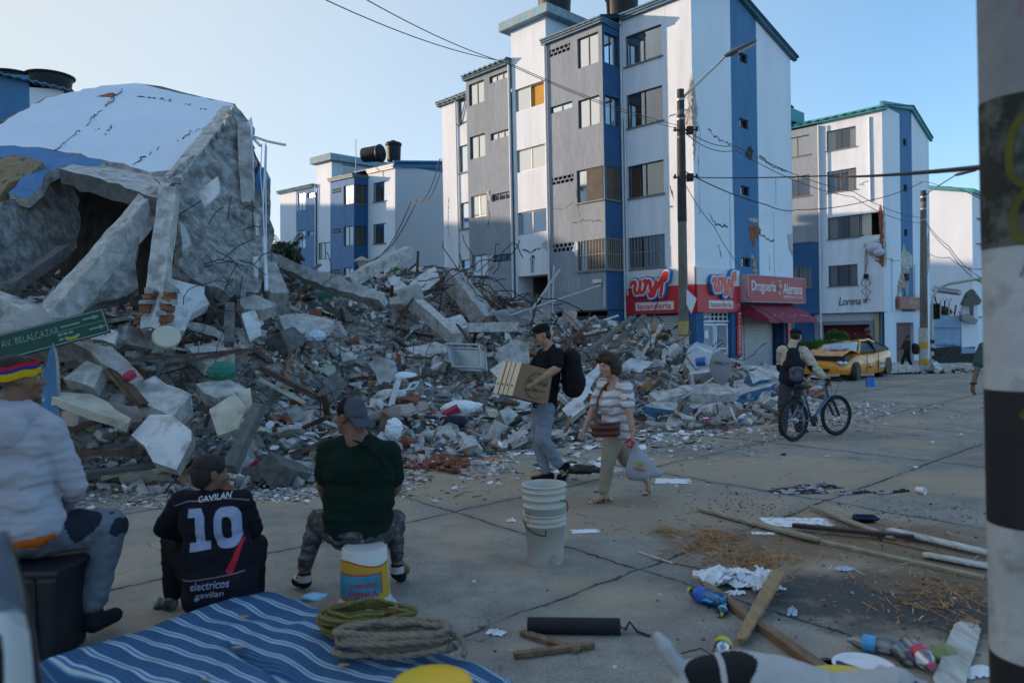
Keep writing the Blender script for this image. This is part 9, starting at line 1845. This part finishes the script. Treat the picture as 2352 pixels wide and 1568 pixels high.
scatter('kerb_debris', 'broken plaster and bricks lying along the far kerb', 220, lambda n: [(lambda p: (p.x, p.y, p.z))(gnd(random.uniform(2040, 2230), random.gauss(851, 2.5), -.6)) for _ in range(n)], lambda: random.uniform(.08, .3), dict(chunk=3, slab=3, sheet=1), RM, PR, cat='rubble')
# ---------------- bicycle
def bicycle():
 a = gnd(1824, 1013); b = gnd(1911, 1001); d = (b-a); ax = d.normalized(); t = thing('bicycle', 'blue mountain bicycle with fat tyres wheeled by the man in the beige jacket', 'bicycle', a, math.atan2(d.y, d.x)); L_ = 1.04
 r = .335; TT = mat('tyre_rubber', (.015, .015, .016), .8, .2, 30, .3, 80); FB = mat('frame_blue', (.03, .09, .19), .35, .1, coat=.5); AL = mat('alloy', (.4, .42, .45), .35, .1, metal=.8)
 for x, rz in ((0, 0), (L_, R(-6))):
  w_ = thing_part('wheel', t); w_.location = (x, 0, r); w_.rotation_euler = (0, 0, rz); ring = lambda q, n: [(q*math.cos(2*PI*i/n), 0, q*math.sin(2*PI*i/n)) for i in range(n)]
  MB().tube(ring(r-.026, 48), .027, 10, closed=True).build('tyre', TT, w_); MB().tube(ring(r-.062, 48), .011, 8, closed=True).build('rim', mat('rim_dark', (.05, .05, .055), .4), w_)
  mb = MB()
  for i in range(28): q = 2*PI*i/28; q2 = q+(.5 if i % 2 else -.5); mb.tube([((r-.065)*math.cos(q), 0, (r-.065)*math.sin(q)), (.02*math.cos(q2), (.03 if i % 4 < 2 else -.03), .02*math.sin(q2))], .0016, 3)
  mb.build('spokes', AL, w_); MB().tube([(0, -.05, 0), (0, .05, 0)], .022, 10).build('hub', AL, w_)
 bb = Vector((.42, 0, .29)); st_ = Vector((.27, 0, .72)); hd = Vector((.80, 0, .78)); hd2 = Vector((.84, 0, .64)); rh, fh = Vector((0, 0, r)), Vector((L_, 0, r))
 mb = MB(); mb.tube([bb, st_], .019, 8); mb.tube([bb, hd2], .023, 8); mb.tube([st_-Vector((0, 0, .03)), hd], .019, 8); mb.tube([hd+Vector((-.01, 0, .04)), hd2+Vector((.01, 0, -.03))], .024, 8)
 for s in (-1, 1): mb.tube([bb+Vector((0, s*.03, 0)), rh+Vector((0, s*.06, 0))], .011, 6); mb.tube([st_+Vector((.01, s*.02, -.06)), rh+Vector((0, s*.06, 0))], .010, 6)
 mb.build('frame', FB, t)
 mb = MB(); mb.tube([hd2+Vector((.01, 0, -.03)), Vector((.88, 0, .58))], .02, 8); mb.tube([(.88, -.06, .59), (.88, .06, .59)], .02, 8)
 for s in (-1, 1): mb.tube([(.88, s*.055, .60), (L_, s*.055, r)], .019, 8)
 mb.build('fork', BLACK, t)
 MB().tube([hd+Vector((0, 0, .04)), hd+Vector((.04, 0, .14))], .018, 8).build('stem', BLACK, t)
 c = hd+Vector((.05, 0, .15)); h = MB().tube([c+Vector((-.06, -.30, .01)), c+Vector((0, -.12, 0)), c, c+Vector((0, .12, 0)), c+Vector((-.06, .30, .01))], .012, 8).build('handlebar', BLACK, t)
 for s in (-1, 1): MB().tube([c+Vector((-.06, s*.30, .01)), c+Vector((-.03, s*.20, .005))], .019, 8).build('grip', BLACK, h); MB().tube([c+Vector((-.0, s*.2, 0)), c+Vector((.05, s*.27, -.02))], .008, 5).build('brake_lever', AL, h)
 MB().tube([st_, st_+Vector((-.03, 0, .10))], .014, 8).build('seat_post', AL, t)
 blob('saddle', [('c', st_+Vector((-.12, -.05, .13)), .045, st_+Vector((.14, 0, .12)), .022), ('c', st_+Vector((-.12, .05, .13)), .045, st_+Vector((.14, 0, .12)), .022)], .01, BLACK, t, 1)
 mb = MB(); n = 10; vs = []
 for i in range(n+1): q = 1.3+1.2*i/n; vs += [((r+.05)*math.cos(q), -.035, r+(r+.05)*math.sin(q)), ((r+.07)*math.cos(q), 0, r+(r+.07)*math.sin(q)), ((r+.05)*math.cos(q), .035, r+(r+.05)*math.sin(q))]
 mb.add(vs, [(3*i+k, 3*i+k+1, 3*i+4+k, 3*i+3+k) for i in range(n) for k in range(2)], 0, True); o = mb.build('mudguard', BLACK, t); s = o.modifiers.new('s', 'SOLIDIFY'); s.thickness = .004
 MB().lathe([(.085, -.004), (.085, .004)], 24, c=bb+Vector((0, -.055, 0)), M=Euler((R(90), 0, 0)).to_matrix()).build('chainring', BLACK, t); MB().lathe([(.05, -.02), (.03, .02)], 18, c=rh+Vector((0, -.05, 0)), M=Euler((R(90), 0, 0)).to_matrix()).build('sprocket', AL, t)
 mb = MB(); mb.tube([bb+Vector((0, -.055, .085)), rh+Vector((0, -.05, .045))], .004, 4); mb.tube([bb+Vector((0, -.055, -.085)), rh+Vector((.0, -.05, -.05))], .004, 4); mb.build('chain', BLACK, t)
 for s, q in ((-1, Vector((.07, 0, -.155))), (1, Vector((-.07, 0, .155)))):
  e = bb+Vector((0, s*.075, 0)); cr_ = MB().tube([e, e+q], .011, 6).build('crank', AL, t); MB().box(tuple(e+q+Vector((-.045, -.01 if s > 0 else -.09, -.012))), tuple(e+q+Vector((.045, .09 if s > 0 else .01, .012)))).build('pedal', AL, cr_)
 mb = MB()
 for k in range(6): mb.box((.50+.05*k, -.024, .735+.008*k), (.53+.05*k, -.0195, .755+.008*k))
 mb.build('frame_decal', mat('decal_red', (.5, .06, .03)), t)
 mb = MB(); mb.tube([c+Vector((0, -.1, 0)), c+Vector((.15, -.08, -.05)), c+Vector((.12, -.03, -.25)), hd2+Vector((0, -.03, 0))], .003, 4); mb.tube([c+Vector((0, .1, 0)), c+Vector((.18, .08, -.05)), c+Vector((.1, .03, -.3))], .003, 4); mb.build('brake_cable', BLACK, t)
bicycle()
cam.data.dof.use_dof = True; cam.data.dof.focus_distance = 11; cam.data.dof.aperture_fstop = 1.7
